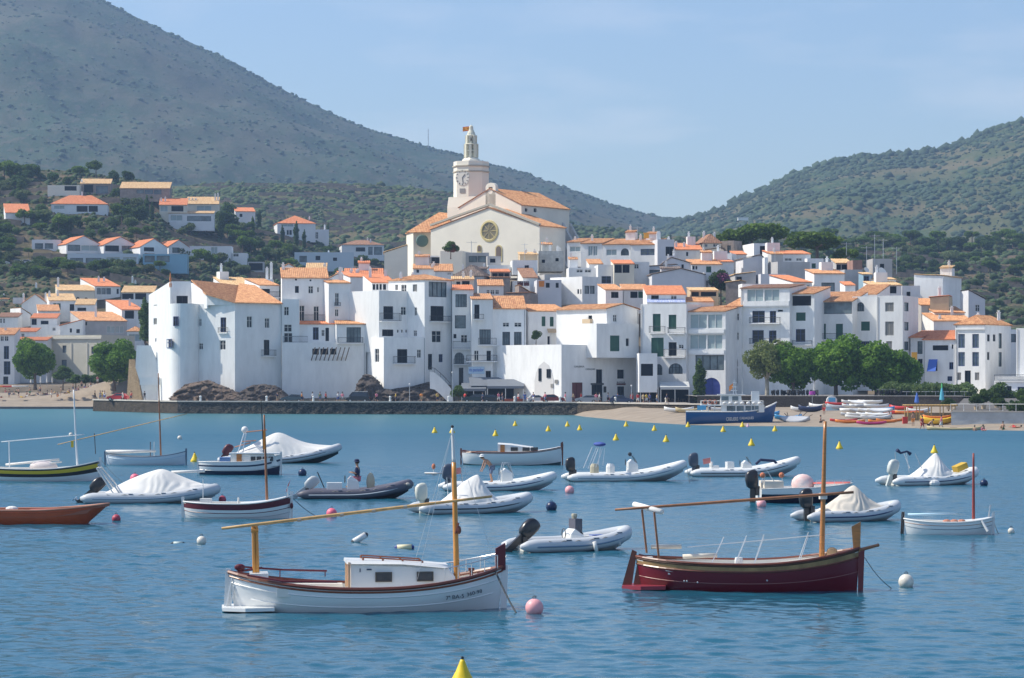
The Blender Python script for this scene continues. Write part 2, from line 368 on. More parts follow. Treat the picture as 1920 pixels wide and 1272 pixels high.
tile_dark = tile_mat('weathered_tiles',(.13,.105,.095),(.26,.19,.15))
tile_brown = tile_mat('brown_tiles',(.24,.12,.075),(.40,.22,.13))
glassm = nmat('window_glass',(.012,.018,.026),.15,spec=.35)
glassl = nmat('curtained_glass',(.14,.18,.20),.2,.5,.5,spec=.5)
glassp = nmat('pale_curtained_glass',(.34,.42,.43),.25,.12,.4,spec=.5)
dark = nmat('dark_interior',(.012,.014,.02),.8,spec=.2)
fwhite = nmat('white_joinery',(.72,.72,.70),.5)
fdark = nmat('dark_joinery',(.022,.032,.045),.5)
fbrown = nmat('brown_joinery',(.16,.10,.06),.6)
sgreen = nmat('green_shutter',(.035,.12,.085),.6)
sblue = nmat('blue_shutter',(.055,.09,.22),.6)
sgrey = nmat('grey_shutter',(.33,.32,.30),.7)
iron = nmat('balcony_iron',(.05,.055,.06),.5)
blue_awn = nmat('blue_awning_cloth',(.06,.14,.50),.8)
orange_cl = nmat('orange_cloth',(.85,.42,.05),.8)
grey_awn = nmat('grey_awning_cloth',(.17,.19,.22),.8)
black = nmat('black_paint',(.02,.02,.022),.5)
redcl = nmat('red_cloth',(.55,.05,.04),.8)
steel = nmat('galvanised_steel',(.5,.52,.54),.4,metal=.6)
darkred = nmat('dark_red_door',(.13,.03,.03),.6)
doorblue = nmat('deep_blue_door',(.03,.05,.25),.6)
TFS = {'A': (0,500,4.893),'B': (240,480,4.24),'C': (480,480,4.24),'D': (680,480,4.24),'E': (860,480,4.24),'F': (1040,420,3.535),
 'G': (1260,420,3.535),'I': (1480,420,3.535),'J': (1680,420,3.533),'K': (720,230,4.542),'L': (0,280,5.781),'M': (240,300,5.781),
 'N': (520,360,7.95),'O': (780,440,10.6),'Q': (930,430,9.783),'R': (1060,430,9.143),'S': (1240,420,7.952),'T': (1440,430,7.385),'.': (0,0,1)}
def hit(px,py,a,b):
 """distance along the wall a->b (world xy) and height where the sight line through a photo pixel meets it"""
 k = (px - CX) / FPX;dx,dy = b[0] - a[0],b[1] - a[1]
 # a.x + t dx = k (a.y + t dy)
 t = (k * a[1] - a[0]) / (dx - k * dy);Y = a[1] + t * dy
 return t * math.hypot(dx,dy),EYE + (HY - py) / FPX * Y
def ribbed(mb,poly,pitch=.34,h=.075,over=0.0,mi=0,thick=.12):
 """pan-and-cover tiles: ribs run up the slope of a convex polygon whose first edge is the eave"""
 p = [Vector(q) for q in poly];u = (p[1] - p[0]).normalized();nrm = None
 for i in range(2,len(p)):
  c = (p[1] - p[0]).cross(p[i] - p[0])
  if c.length > 1e-4: nrm = c.normalized();break
 if nrm.z < 0: nrm = -nrm
 v = nrm.cross(u)
 if v.z < 0: v = -v
 q = [((a - p[0]).dot(u),(a - p[0]).dot(v)) for a in p]
 U0 = min(a[0] for a in q);U1 = max(a[0] for a in q);n = max(3,int((U1 - U0) / pitch))
 prof = [(0,0),(.25,.75),(.5,1),(.75,.75)]
 us = [(U0 + (U1 - U0) * (i + f) / n,hh) for i in range(n) for f,hh in prof] + [(U1,0)]
 def rng(x):
  lo,hi = 1e9,-1e9
  for (a,b),(c,d) in zip(q,q[1:] + q[:1]):
   if min(a,c) - 1e-6 <= x <= max(a,c) + 1e-6:
    if abs(c - a) < 1e-6: ys = (b,d)
    else: ys = (b + (d - b) * (x - a) / (c - a),)
    lo = min(lo,*ys,lo);hi = max(hi,*ys,hi)
  return lo,hi
 top,bot,und = [],[],[]
 for x,hh in us:
  lo,hi = rng(min(max(x,U0 + 1e-4),U1 - 1e-4));lo -= over
  top.append(p[0] + u * x + v * hi + nrm * (hh * h));bot.append(p[0] + u * x + v * lo + nrm * (hh * h));und.append(p[0] + u * x + v * lo - nrm * thick)
 mb.loft([und,bot,top],mi,False)
 mb.add([p[i] - nrm * thick for i in range(len(p))],[tuple(range(len(p)))],mi)
def wall(mb,a,b,z0,z1,holes,depth=.24,flip=1,off=(0,0),mi=0):
 """a vertical wall from a to b (local xy) pierced by rectangular openings, with reveals"""
 A = Vector((a[0],a[1],0));d = Vector((b[0] - a[0],b[1] - a[1],0));L = d.length
 if L < 1e-6: return
 d /= L;nin = Vector((-d.y,d.x,0)) * flip      # points into the house
 hs = [(max(0.02,u0),min(L - .02,u1),max(z0 + .02,a0),min(z1 - .02,a1)) for u0,u1,a0,a1 in holes]
 hs = [h for h in hs if h[1] > h[0] + .05 and h[3] > h[2] + .05]
 U = sorted({0,L,*[h[0] for h in hs],*[h[1] for h in hs]});Z = sorted({z0,z1,*[h[2] for h in hs],*[h[3] for h in hs]})
 for i in range(len(U) - 1):
  for j in range(len(Z) - 1):
   uc,zc = (U[i] + U[i + 1]) / 2,(Z[j] + Z[j + 1]) / 2
   if any(h[0] < uc < h[1] and h[2] < zc < h[3] for h in hs): continue
   mb.quad(A + d * U[i] + Vector((0,0,Z[j])),A + d * U[i + 1] + Vector((0,0,Z[j])),A + d * U[i + 1] + Vector((0,0,Z[j + 1])),A + d * U[i] + Vector((0,0,Z[j + 1])),mi)
 for u0,u1,a0,a1 in hs:
  c = [A + d * u0 + Vector((0,0,a0)),A + d * u1 + Vector((0,0,a0)),A + d * u1 + Vector((0,0,a1)),A + d * u0 + Vector((0,0,a1))]
  for k in range(4): mb.quad(c[k],c[(k + 1) % 4],c[(k + 1) % 4] + nin * depth,c[k] + nin * depth,mi)
KIND = {  # frame, pane, mullions across, transoms, name
 'w': (fwhite,glassm,1,1,'window'),'o': (fdark,dark,1,0,'window'),'G': (fdark,glassl,3,0,'window'),'g': (sgreen,sgreen,1,0,'window'),
 'b': (sblue,glassm,1,1,'window'),'B': (sblue,glassl,1,1,'window'),'d': (fdark,glassm,1,0,'door'),'A': (fdark,glassl,3,1,'window'),'s': (sgrey,sgrey,1,0,'window'),
 'L': (fwhite,glassp,1,0,'window'),'r': (darkred,darkred,1,0,'door'),'D': (doorblue,doorblue,1,0,'door'),'c': (fdark,glassl,0,0,'window'),'n': (None,dark,0,0,'window')}
def window(root,org,d,nin,u0,u1,z0,z1,kind,depth=.16):
 """a frame with its mullions set in the reveal, and the pane as a sub-part; org is the wall start in root space"""
 fr,pn,mul,tr,nm = KIND[kind];A = Vector((org[0],org[1],0)) + nin * depth
 Wd,Hh = u1 - u0,z1 - z0;t = min(.09,Wd * .12)
 def bx(mb,a0,a1,b0,b1,dp=.05,back=.03):
  q = [A + d * a0 + Vector((0,0,b0)),A + d * a1 + Vector((0,0,b0)),A + d * a1 + Vector((0,0,b1)),A + d * a0 + Vector((0,0,b1))]
  mb.prism([v + nin * back for v in q],-nin * (dp + back))
 mb = MB();arch = kind in 'AD'
 if fr is not None:
  bx(mb,u0,u0 + t,z0,z1);bx(mb,u1 - t,u1,z0,z1);bx(mb,u0 + t,u1 - t,z0,z0 + t);bx(mb,u0 + t,u1 - t,z1 - t,z1)
  for k in range(mul): c = u0 + Wd * (k + 1) / (mul + 1);bx(mb,c - t / 2,c + t / 2,z0 + t,z1 - t,.04)
  for k in range(tr): c = z0 + Hh * (.62 if tr == 1 else (k + 1) / (tr + 1));bx(mb,u0 + t,u1 - t,c - t / 3,c + t / 3,.03)
  if pn in (sgreen,sgrey,sblue,darkred,doorblue) and nm == 'window':      # louvred leaves
   ns = max(4,int(Hh / .22))
   for k in range(ns): c = z0 + t + (Hh - 2 * t) * (k + .5) / ns;bx(mb,u0 + t,u1 - t,c - .035,c + .035,.03)
  o = mb.build(nm,fr,root)
 q = MB();q.quad(A + d * u0 + nin * .06 + Vector((0,0,z0)),A + d * u1 + nin * .06 + Vector((0,0,z0)),A + d * u1 + nin * .06 + Vector((0,0,z1)),A + d * u0 + nin * .06 + Vector((0,0,z1)))
 if fr is None: q.build('window',pn,root)
 else: q.build('pane' if pn in (glassm,glassl,glassp,dark) else 'panel',pn,o)
 if arch:      # spandrels closing the corners of a round-headed opening
  s = MB();r = Wd / 2;zc = z1 - min(r,Hh * .6);rz_ = z1 - zc;cu = (u0 + u1) / 2
  for sg in (-1,1):
   arc = [A - nin * (depth - .004) + d * (cu + sg * r * cos(pi / 2 * k / 6)) + Vector((0,0,zc + rz_ * sin(pi / 2 * k / 6))) for k in range(7)]
   cor = A - nin * (depth - .004) + d * (cu + sg * r) + Vector((0,0,z1))
   s.prism([cor] + arc,nin * (depth - .03))
  s.build('arch_spandrel',ARCHM[0],root)
ARCHM = [None]
def balcony(root,org,d,nin,u0,u1,z,h=1.0,proj=.75,solid=None,slab=True):
 A = Vector((org[0],org[1],0)) - nin * .003
 mb = MB();c = A + d * (u0 + u1) / 2 - nin * proj / 2
 if slab:
  q = [A + d * u0,A + d * u1,A + d * u1 - nin * proj,A + d * u0 - nin * proj]
  mb.prism([v + Vector((0,0,z - .16)) for v in q],(0,0,.16));o = mb.build('balcony',white,root)
 r = MB();pr = proj - .06
 cor = [A + d * (u0 + .05),A + d * (u0 + .05) - nin * pr,A + d * (u1 - .05) - nin * pr,A + d * (u1 - .05)]
 if solid:
  for a,b in zip(cor,cor[1:]):
   t = (b - a).normalized().cross(Vector((0,0,1))) * .1
   r.prism([a + Vector((0,0,z)),b + Vector((0,0,z)),b + t + Vector((0,0,z)),a + t + Vector((0,0,z))],(0,0,h))
  return r.build('parapet',solid,root)
 for a,b in zip(cor,cor[1:]):
  r.tube([a + Vector((0,0,z + h)),b + Vector((0,0,z + h))],.035,4);r.tube([a + Vector((0,0,z + .1)),b + Vector((0,0,z + .1))],.025,4)
  n = max(2,int((b - a).length / .2))
  for k in range(n + 1): p = a.lerp(b,k / n);r.tube([p + Vector((0,0,z)),p + Vector((0,0,z + h))],.016,3,cap=False)
 r.build('railing',iron,o if slab else root)
def chimney(root,x,y,z,h=1.3,wd=.55,mat=None):
 mb = MB();mb.box((x,y,z + h / 2),(wd,wd,h));mb.box((x,y,z + h + .05),(wd + .16,wd + .16,.1));mb.box((x,y,z + h + .22),(wd * .6,wd * .6,.24));mb.box((x,y,z + h + .38),(wd * .8,wd * .8,.08))
 return mb.build('chimney',mat or white,root)
def hill_Y(px,py,nm='near_left_hill'):
 hz = HILLS[nm];lo = None
 for i in range(0,201):
  x,Y,z = hz(px,i / 200);r = HY - (z - EYE) / Y * FPX
  if r <= py: return Y
 return Y
NAMES = []
def H(tf,x0,xc,x1,yt,yb,Y,rot,roof,wins=(),label='',mat=None,D=None,bal=(),chim=(),rise=0,tilem=None,name='house',cat='house',ridge_t=.5,over=.25,parapet=0,extra=None,yd=None):
 """x0/xc/x1: left edge, near corner, right edge; yt: eave (or wall top) at the near corner; yb: foot; all in the zoom frame tf"""
 ox,oy,s = TFS[tf];mat = mat or white;tilem = tilem or tile
 X = lambda v: ox + v / s
 Yp = lambda v: oy + v / s
 if tf in 'LMN': Y = hill_Y(X(xc),Yp(yt) + 22);yb = min(yb,(Yp(yt) + 27 - oy) * s)
 th = R(rot);k0,kc,k1 = [(X(v) - CX) / FPX for v in (x0,xc,x1)]
 cx,cy = kc * Y,Y
 if rot >= 0:
  Wd = (k1 * cy - cx) / (cos(th) - k1 * sin(th))
  if D is None: D = (cx - k0 * cy) / (sin(th) + k0 * cos(th)) if rot > 0 and xc != x0 else 9.
  D = min(max(D,3),26);xa,xb = 0,Wd
 else:
  Wd = (cx - k0 * cy) / (cos(th) - k0 * sin(th))
  if D is None: D = (k1 * cy - cx) / (-sin(th) - k1 * cos(th))
  D = min(max(D,3),26);xa,xb = -Wd,0
 zt = EYE + (HY - Yp(yt)) / FPX * Y;zb = EYE + (HY - Yp(yb)) / FPX * Y
 rise0 = rise
 root = thing(name,label,cat,(cx,cy,zb));M = Matrix.Rotation(th,2)
 L = lambda x,y: tuple(M @ Vector((x,y)))
 wl = lambda p: (p[0] + cx,p[1] + cy)
 z1 = zt - zb;zlow = -1.5
 ux = Vector((cos(th),sin(th),0));uy = Vector((-sin(th),cos(th),0))
 walls = [('f',L(xa,0),L(xb,0),uy),('l',L(xa,D),L(xa,0),ux),('r',L(xb,0),L(xb,D),-ux)]
 side = 'l' if rot >= 0 else 'r'
 hol = {'f': [],'l': [],'r': []};ws = []
 rq = random.Random(int(x0 * 7 + yt * 13));back_ = tf in "OQRST" or (tf in 'ABCDJ' and Y > 490)
 if not wins and back_ and Wd > 3 and not any(w_ in label for w_ in ('blank','plain','gable','party','wall','stack')):
  n_ = max(1,int(Wd / 3.4));zz = z1 - 1.0
  for i_ in range(n_):
   u_ = Wd * (i_ + .5) / n_ - .4 + rq.uniform(-.4,.4);hh_ = rq.choice((1.0,1.3,1.9));kd = rq.choice('wwoosgc')
   for lv in range(2 if zt - zb > 7 else 1):
    hol['f'].append((u_,u_ + .85,zz - hh_ - lv * 2.9,zz - lv * 2.9));ws.append((L(xa,0),L(xb,0),uy,u_,u_ + .85,zz - hh_ - lv * 2.9,zz - lv * 2.9,kd))
 def locate(ax,ay,bx_,by,face=None):
  mxp = X((ax + bx_) / 2)
  if face is None:
   if rot >= 0: face = 'l' if mxp < X(xc) - .01 else 'f'
   else: face = 'f' if mxp <= X(xc) + .01 else 'r'
  _,a,b,nin = [w_ for w_ in walls if w_[0] == face][0]
  u0,zz1 = hit(X(ax),Yp(ay),wl(a),wl(b));u1,zz0 = hit(X(bx_),Yp(by),wl(a),wl(b))
  if u0 > u1: u0,u1 = u1,u0
  return face,a,b,nin,u0,u1,zz0 - zb,zz1 - zb
 for wi in wins:
  f,a,b,nin,u0,u1,za,zc = locate(*wi[:4]);kind = wi[4]
  Lw = math.hypot(b[0] - a[0],b[1] - a[1]);u0,u1 = max(u0,.06),min(u1,Lw - .06)
  if u1 - u0 < .15 or zc - za < .15: continue
  zc = min(zc,z1 - .05);za = max(za,zlow + .1)
  if zc - za < .15: continue
  hol[f].append((u0,u1,za,zc));ws.append((a,b,nin,u0,u1,za,zc,kind))
 mb = MB()
 for f,a,b,nin in walls: wall(mb,a,b,zlow,z1,hol[f],flip=1)
 wall(mb,L(xb,D),L(xa,D),zlow,z1,[])
 # roof
 o = over;rz = rise / s / FPX * Y if rise else 0
 if rise and roof in ('sf','gx','hip'):      # the ridge lies further back than the eave
  dr = D * {'sf': 1,'gx': ridge_t,'hip': .5}[roof] * cos(th);rz = EYE + (HY - Yp(yt) + rise / s) / FPX * (Y + dr) - zt
 V3 = lambda x,y,z: Vector((*L(x,y),z))
 rb = MB()
 if roof == 'flat':
  ph = parapet or .25;mb.add([V3(xa,0,z1 - ph),V3(xb,0,z1 - ph),V3(xb,D,z1 - ph),V3(xa,D,z1 - ph)],[(0,1,2,3)])
  for (p,q,r_) in ((V3(xa,0,0),V3(xb,0,0),uy),(V3(xa,D,0),V3(xa,0,0),ux),(V3(xb,0,0),V3(xb,D,0),-ux),(V3(xb,D,0),V3(xa,D,0),-uy)):
   zz = Vector((0,0,z1 - ph + .002));t = r_ * .2
   mb.quad(p + t + zz,q + t + zz,q + t + zz + Vector((0,0,ph)),p + t + zz + Vector((0,0,ph)));mb.quad(p + zz + Vector((0,0,ph)),q + zz + Vector((0,0,ph)),q + t + zz + Vector((0,0,ph)),p + t + zz + Vector((0,0,ph)))
 elif roof == 'sf':      # single slope, eave at the front
  mb.tri(V3(xa,0,z1),V3(xa,D,z1),V3(xa,D,z1 + rz));mb.tri(V3(xb,0,z1),V3(xb,D,z1),V3(xb,D,z1 + rz));mb.quad(V3(xa,D,z1),V3(xb,D,z1),V3(xb,D,z1 + rz),V3(xa,D,z1 + rz))
  ribbed(rb,[V3(xa - o * .6,-o,z1 + .13 - rz * o / D),V3(xb + o * .6,-o,z1 + .13 - rz * o / D),V3(xb + o * .6,D,z1 + rz + .13),V3(xa - o * .6,D,z1 + rz + .13)])
 elif roof == 'gx':      # ridge parallel to the front
  m = D * ridge_t
  for xx in (xa,xb): mb.tri(V3(xx,0,z1),V3(xx,D,z1),V3(xx,m,z1 + rz))
  ribbed(rb,[V3(xa - o * .6,-o,z1 + .13 - rz * o / m),V3(xb + o * .6,-o,z1 + .13 - rz * o / m),V3(xb + o * .6,m,z1 + rz + .13),V3(xa - o * .6,m,z1 + rz + .13)])
  ribbed(rb,[V3(xa - o * .6,D + o,z1 + .13 - rz * o / (D - m)),V3(xb + o * .6,D + o,z1 + .13 - rz * o / (D - m)),V3(xb + o * .6,m,z1 + rz + .13),V3(xa - o * .6,m,z1 + rz + .13)])
 elif roof == 'gf':      # gable to the front
  m = xa + (xb - xa) * ridge_t
  for yy in (0,D): mb.tri(V3(xa,yy,z1),V3(xb,yy,z1),V3(m,yy,z1 + rz))
  for xe,e in ((xa,-1),(xb,1)):
   sl = rz / abs(m - xe)
   ribbed(rb,[V3(xe + e * o,-o * .6,z1 + .13 - sl * o),V3(xe + e * o,D + o * .6,z1 + .13 - sl * o),V3(m,D + o * .6,z1 + rz + .13),V3(m,-o * .6,z1 + rz + .13)])
 elif roof == 'sl':      # single slope falling to the left; 'sr' to the right
  mb.tri(V3(xa,0,z1),V3(xb,0,z1),V3(xb,0,z1 + rz));mb.tri(V3(xa,D,z1),V3(xb,D,z1),V3(xb,D,z1 + rz));mb.quad(V3(xb,0,z1),V3(xb,D,z1),V3(xb,D,z1 + rz),V3(xb,0,z1 + rz))
  ribbed(rb,[V3(xa - o,-o * .6,z1 + .13),V3(xa - o,D + o * .6,z1 + .13),V3(xb,D + o * .6,z1 + rz + .13),V3(xb,-o * .6,z1 + rz + .13)])
 elif roof == 'sr':
  mb.tri(V3(xa,0,z1),V3(xb,0,z1),V3(xa,0,z1 + rz));mb.tri(V3(xa,D,z1),V3(xb,D,z1),V3(xa,D,z1 + rz));mb.quad(V3(xa,0,z1),V3(xa,D,z1),V3(xa,D,z1 + rz),V3(xa,0,z1 + rz))
  ribbed(rb,[V3(xb + o,-o * .6,z1 + .13),V3(xb + o,D + o * .6,z1 + .13),V3(xa,D + o * .6,z1 + rz + .13),V3(xa,-o * .6,z1 + rz + .13)])
 elif roof == 'hip':
  e = [V3(xa - o,-o,z1 + .06),V3(xb + o,-o,z1 + .06),V3(xb + o,D + o,z1 + .06),V3(xa - o,D + o,z1 + .06)]
  i = min(D,abs(xb - xa)) * .45
  if abs(xb - xa) >= D: r0,r1 = V3(xa + i,D / 2,z1 + rz),V3(xb - i,D / 2,z1 + rz);ps = [[e[0],e[1],r1,r0],[e[2],e[3],r0,r1],[e[3],e[0],r0],[e[1],e[2],r1]]
  else: r0,r1 = V3((xa + xb) / 2,i,z1 + rz),V3((xa + xb) / 2,D - i,z1 + rz);ps = [[e[0],e[1],r0],[e[2],e[3],r1],[e[3],e[0],r0,r1],[e[1],e[2],r1,r0]]
  for p_ in ps: ribbed(rb,p_)
 mb.build('wall',mat,root)
 if rb.v: rf = rb.build('roof',tilem,root)
 ARCHM[0] = mat
 if back_ and Wd > 5 and D > 5 and Y < 560:      # stair head on the roof, with its own chimney
  ww = Wd * rq.uniform(.28,.42);xo = xa + rq.uniform(.3,max(.4,abs(Wd) - ww - .3));hh_ = rq.uniform(1.2,2.0) + (rz * .75 if roof in ('sf','gx') else 0);m_ = MB()
  c_ = L(xo + ww / 2,D * .82);m_.box((c_[0],c_[1],z1 + hh_ / 2 - .1),(ww,2.2,hh_ + .2),th);m_.build('roof_room',mat,root)
  if rq.random() < .55: m_ = MB();ribbed(m_,[V3(xo - .15,D * .82 - 1.35,z1 + hh_ + .1),V3(xo + ww + .15,D * .82 - 1.35,z1 + hh_ + .1),V3(xo + ww + .15,D * .82 + 1.1,z1 + hh_ + .6),V3(xo - .15,D * .82 + 1.1,z1 + hh_ + .6)]);m_.build('roof_room_tiles',tilem,root)
  c_ = L(xo + ww * rq.uniform(.2,.8),D * .9);chimney(root,c_[0],c_[1],z1 + hh_,rq.uniform(.7,1.3),.42)
  if rq.random() < .5: c_ = L(xa + Wd * rq.random(),D * .5);m_ = MB();h2 = rq.uniform(2.2,3.6);m_.tube([(c_[0],c_[1],z1),(c_[0],c_[1],z1 + h2)],.04,4);m_.tube([(c_[0] - .7,c_[1],z1 + h2 - .2),(c_[0] + .7,c_[1],z1 + h2 - .2)],.03,4);[m_.tube([(c_[0] - .6 + k_ * .4,c_[1] - .3,z1 + h2 - .2),(c_[0] - .6 + k_ * .4,c_[1] + .3,z1 + h2 - .2)],.02,3) for k_ in range(4)];m_.build('aerial',steel,root)
 if Y < 490 and tf in 'CDEFGIJ' and z1 > 6 and abs(Wd) > 4:
  c_ = L(xb - .25 if rot >= 0 else xa + .25,-.08);m_ = MB();m_.tube([(c_[0],c_[1],0),(c_[0],c_[1],z1 - .1)],.05,5);m_.build('downpipe',nmat('zinc_pipe',(.30,.31,.32),.5),root)
 for a,b,nin,u0,u1,za,zc,kind in ws:
  d = Vector((b[0] - a[0],b[1] - a[1],0)).normalized()
  window(root,a,d,nin,u0,u1,za,zc,kind)
 for bl in bal:
  f,a,b,nin,u0,u1,za,zc = locate(*bl[:4]);d = Vector((b[0] - a[0],b[1] - a[1],0)).normalized()
  opt = bl[4] if len(bl) > 4 else {}
  balcony(root,a,d,nin,u0,u1,za,zc - za,**opt)
 for c in chim:      # (x, ytop, depth fraction[, width])
  fr = c[2] if len(c) > 2 else .5;t = (X(c[0]) - CX) / FPX
  # along the line parallel to the front at depth fr*D
  qa,qb = wl(L(xa,D * fr)),wl(L(xb,D * fr));u,ztop = hit(X(c[0]),Yp(c[1]),qa,qb)
  u = min(max(u,.4),abs(xb - xa) - .4);lx,ly = L(xa + u,D * fr)
  rh = {'flat': 0,'sf': rz * fr,'gx': rz * (1 - abs(fr - ridge_t) * 1.6),'hip': rz * .7,'gf': rz * max(0,1 - abs(u / abs(xb - xa) - ridge_t) * 2),'sl': rz * u / abs(xb - xa),'sr': rz * (1 - u / abs(xb - xa)),None: 0}[roof]
  z0 = z1 + rh - .35;ht = max(.8,ztop - zb - z0 - .35)
  chimney(root,lx,ly,z0,ht,c[3] if len(c) > 3 else .5)
 root['_d'] = (xa,xb,D,z1,zb);del root['_d']
 return dict(root=root,locate=locate,L=L,z1=z1,zb=zb,D=D,xa=xa,xb=xb,ux=ux,uy=uy,c=(cx,cy),rz=rz)
def panel3(h,box,name,mat,th=.06,out=.05,face=None,slope=0,proj=0):
 """a board, awning or cloth on a wall, given by its photo box; with proj it leans out at the foot"""
 f,a,b,nin,u0,u1,za,zc = h['locate'](*box,face);d = Vector((b[0] - a[0],b[1] - a[1],0)).normalized()
 A = Vector((a[0],a[1],0)) - nin * out;mb = MB()
 q = [A + d * u0 + Vector((0,0,zc)),A + d * u1 + Vector((0,0,zc)),A + d * u1 - nin * proj + Vector((0,0,za)),A + d * u0 - nin * proj + Vector((0,0,za))]
 mb.prism(q,-nin * th if not proj else Vector((0,0,th)))
 return mb.build(name,mat,h['root'])
def text3(h,box,txt,mat,name='lettering',face=None,out=.03):
 f,a,b,nin,u0,u1,za,zc = h['locate'](*box,face);d = Vector((b[0] - a[0],b[1] - a[1],0)).normalized()
 me = text_mesh(txt,u1 - u0,zc - za,mat)
 o = link(name,me,h['root']);p = Vector((a[0],a[1],0)) - nin * out + d * u0;o.location = (p.x,p.y,za)
 o.rotation_euler = (R(90),0,math.atan2(d.y,d.x));return o
def text_mesh(txt,wd,ht,mat,ext=.012):
 cu = bpy.data.curves.new('t','FONT');cu.body = txt;cu.extrude = ext;cu.resolution_u = 3
 ob = bpy.data.objects.new('t',cu);COL.objects.link(ob);bpy.context.view_layer.update()
 me = bpy.data.meshes.new_from_object(ob.evaluated_get(bpy.context.evaluated_depsgraph_get()))
 bpy.data.objects.remove(ob);bpy.data.curves.remove(cu)
 v = np.empty(len(me.vertices) * 3,np.float32);me.vertices.foreach_get('co',v);v = v.reshape(-1,3)
 mn,mx_ = v.min(0),v.max(0);v[:,:2] = (v[:,:2] - mn[:2]) / (mx_[:2] - mn[:2]) * (wd,ht);me.vertices.foreach_set('co',v.ravel())
 me.materials.clear();me.materials.append(mat);me.name = 'lettering';me.update();return me
# ================================================================ the old town
# ---- the big white bastion house with its round corner
def bastion():
 ox,oy,s = TFS['B']
 pt = lambda zx,Y: ((ox + zx / s - CX) / FPX * Y,Y)
 zf = lambda zy,Y: EYE + (HY - (oy + zy / s)) / FPX * Y
 base = pt(850,474);zb = zf(1120,474)
 r = thing('bastion_house','big white bastion house with a round corner tower, left end of the quay','house',(base[0],base[1],zb))
 loc = lambda p: (p[0] - base[0],p[1] - base[1])
 A,B_,C_,D_,E_,F_,G_ = pt(165,488),pt(335,478),pt(545,477),pt(850,474),pt(1222,480),pt(1222,500),pt(165,505)
 ztop = zf(378,476) - zb
 cxm,cym = (B_[0] + C_[0]) / 2,479.3;rad = 5.4
 a0 = math.atan2(B_[1] - cym,B_[0] - cxm);rad = math.hypot(B_[0] - cxm,B_[1] - cym)
 arc = [(cxm + rad * cos(R(d)),cym + rad * sin(R(d)) * 1.0) for d in np.linspace(195,345,17)]
 mb = MB();wins = []
 def seg(a,b,z0,z1,ws):
  hs = []
  for (x0,y0,x1,y1,k) in ws:
   u0,q1 = hit(ox + x0 / s,oy + y0 / s,a,b);u1,q0 = hit(ox + x1 / s,oy + y1 / s,a,b)
   hs.append((u0,u1,q0 - zb,q1 - zb));wins.append((loc(a),loc(b),u0,u1,q0 - zb,q1 - zb,k))
  wall(mb,loc(a),loc(b),z0,z1,hs)
 # left lit wall rises above the terrace as a gable-like parapet
 seg(A,B_,-2,ztop,[(203,340,232,395,'s'),(203,497,230,545,'s'),(216,655,226,682,'n')])
 a,b = loc(A),loc(B_);zl,zh = zf(312,488) - zb,zf(205,478) - zb
 mb.prism([(a[0],a[1],ztop),(b[0],b[1],ztop),(b[0],b[1],zh),(a[0],a[1],zl)],(.6 * .3,.6,0))
 for p,q in zip(arc,arc[1:]): wall(mb,loc(p),loc(q),-2,ztop,[])
 seg(arc[-1],D_,-2,zf(378,474) - zb,[(560,500,583,560,'w'),(735,490,780,608,'b'),(728,672,775,748,'w'),(560,695,595,745,'w')])
 seg(D_,E_,-2,zf(378,474) - zb,[(945,480,988,572,'w'),(1088,495,1126,575,'w'),(1080,668,1125,790,'d')])
 wall(mb,loc(E_),loc(F_),-2,ztop,[]);wall(mb,loc(F_),loc(G_),-2,ztop,[]);wall(mb,loc(G_),loc(A),-2,ztop,[])
 # terrace floor
 mb.add([(*loc(p),ztop - .9) for p in [A] + arc + [D_,E_,F_,G_]],[tuple(range(len(arc) + 5))])
 # wall at the back of the terrace, with a wide opening, and the gabled wing beside it
 p0,p1 = pt(345,484),pt(500,484);zbk = zf(203,484) - zb
 u0,q1 = hit(ox + 385 / s,oy + 318 / s,p0,p1);u1,q0 = hit(ox + 475 / s,oy + 376 / s,p0,p1)
 wall(mb,loc(p0),loc(p1),ztop - .9,zbk,[(u0,u1,ztop - .8,q1 - zb)])
 wins.append((loc(p0),loc(p1),u0,u1,ztop - .8,q1 - zb,'o'))
 g0,g1,g2 = pt(500,484),pt(628,476.6),pt(850,474)
 zg0,zg1,zg2 = zf(215,484) - zb,zf(308,476.6) - zb,zf(372,474) - zb
 mb.prism([(*loc(g0),ztop - .9),(*loc(g1),ztop - .9),(*loc(g1),zg1),(*loc(g0),zg0)],(.25,.1,0))
 k0,k1 = loc(g0),loc(g1);dd = Vector((k1[0] - k0[0],k1[1] - k0[1],0));Lg = dd.length;dd /= Lg;nn = Vector((-dd.y,dd.x,0))
 wins.append((k0,k1,Lg * .75,Lg * .9,ztop + .3,ztop + 1.6,'c'))
 mb.prism([(*loc(g1),ztop - .3),(*loc(g2),ztop - .3),(*loc(g2),zg2),(*loc(g1),zg1)],(0,.3,0))
 mb.build('wall',white,r)
 for (a,b,u0,u1,q0,q1,k) in wins:
  d = Vector((b[0] - a[0],b[1] - a[1],0)).normalized();window(r,a,d,Vector((-d.y,d.x,0)),u0,u1,q0,q1,k)
 # round tower windows: frames standing on the curve
 for zx0,zy0,zx1,zy1 in ((364,482,405,558),(315,662,355,732)):
  px = ox + (zx0 + zx1) / 2 / s;k = (px - CX) / FPX
  best = min(arc,key=lambda p: abs(p[0] / p[1] - k));i = arc.index(best);i = min(max(i,1),len(arc) - 2)
  a,b = arc[i - 1],arc[i + 1];d = Vector((b[0] - a[0],b[1] - a[1],0)).normalized();nin = Vector((-d.y,d.x,0))
  u0,q1 = hit(ox + zx0 / s,oy + zy0 / s,a,b);u1,q0 = hit(ox + zx1 / s,oy + zy1 / s,a,b)
  window(r,loc(a),d,nin,u0,u1,q0 - zb,q1 - zb,'b',depth=-.14)
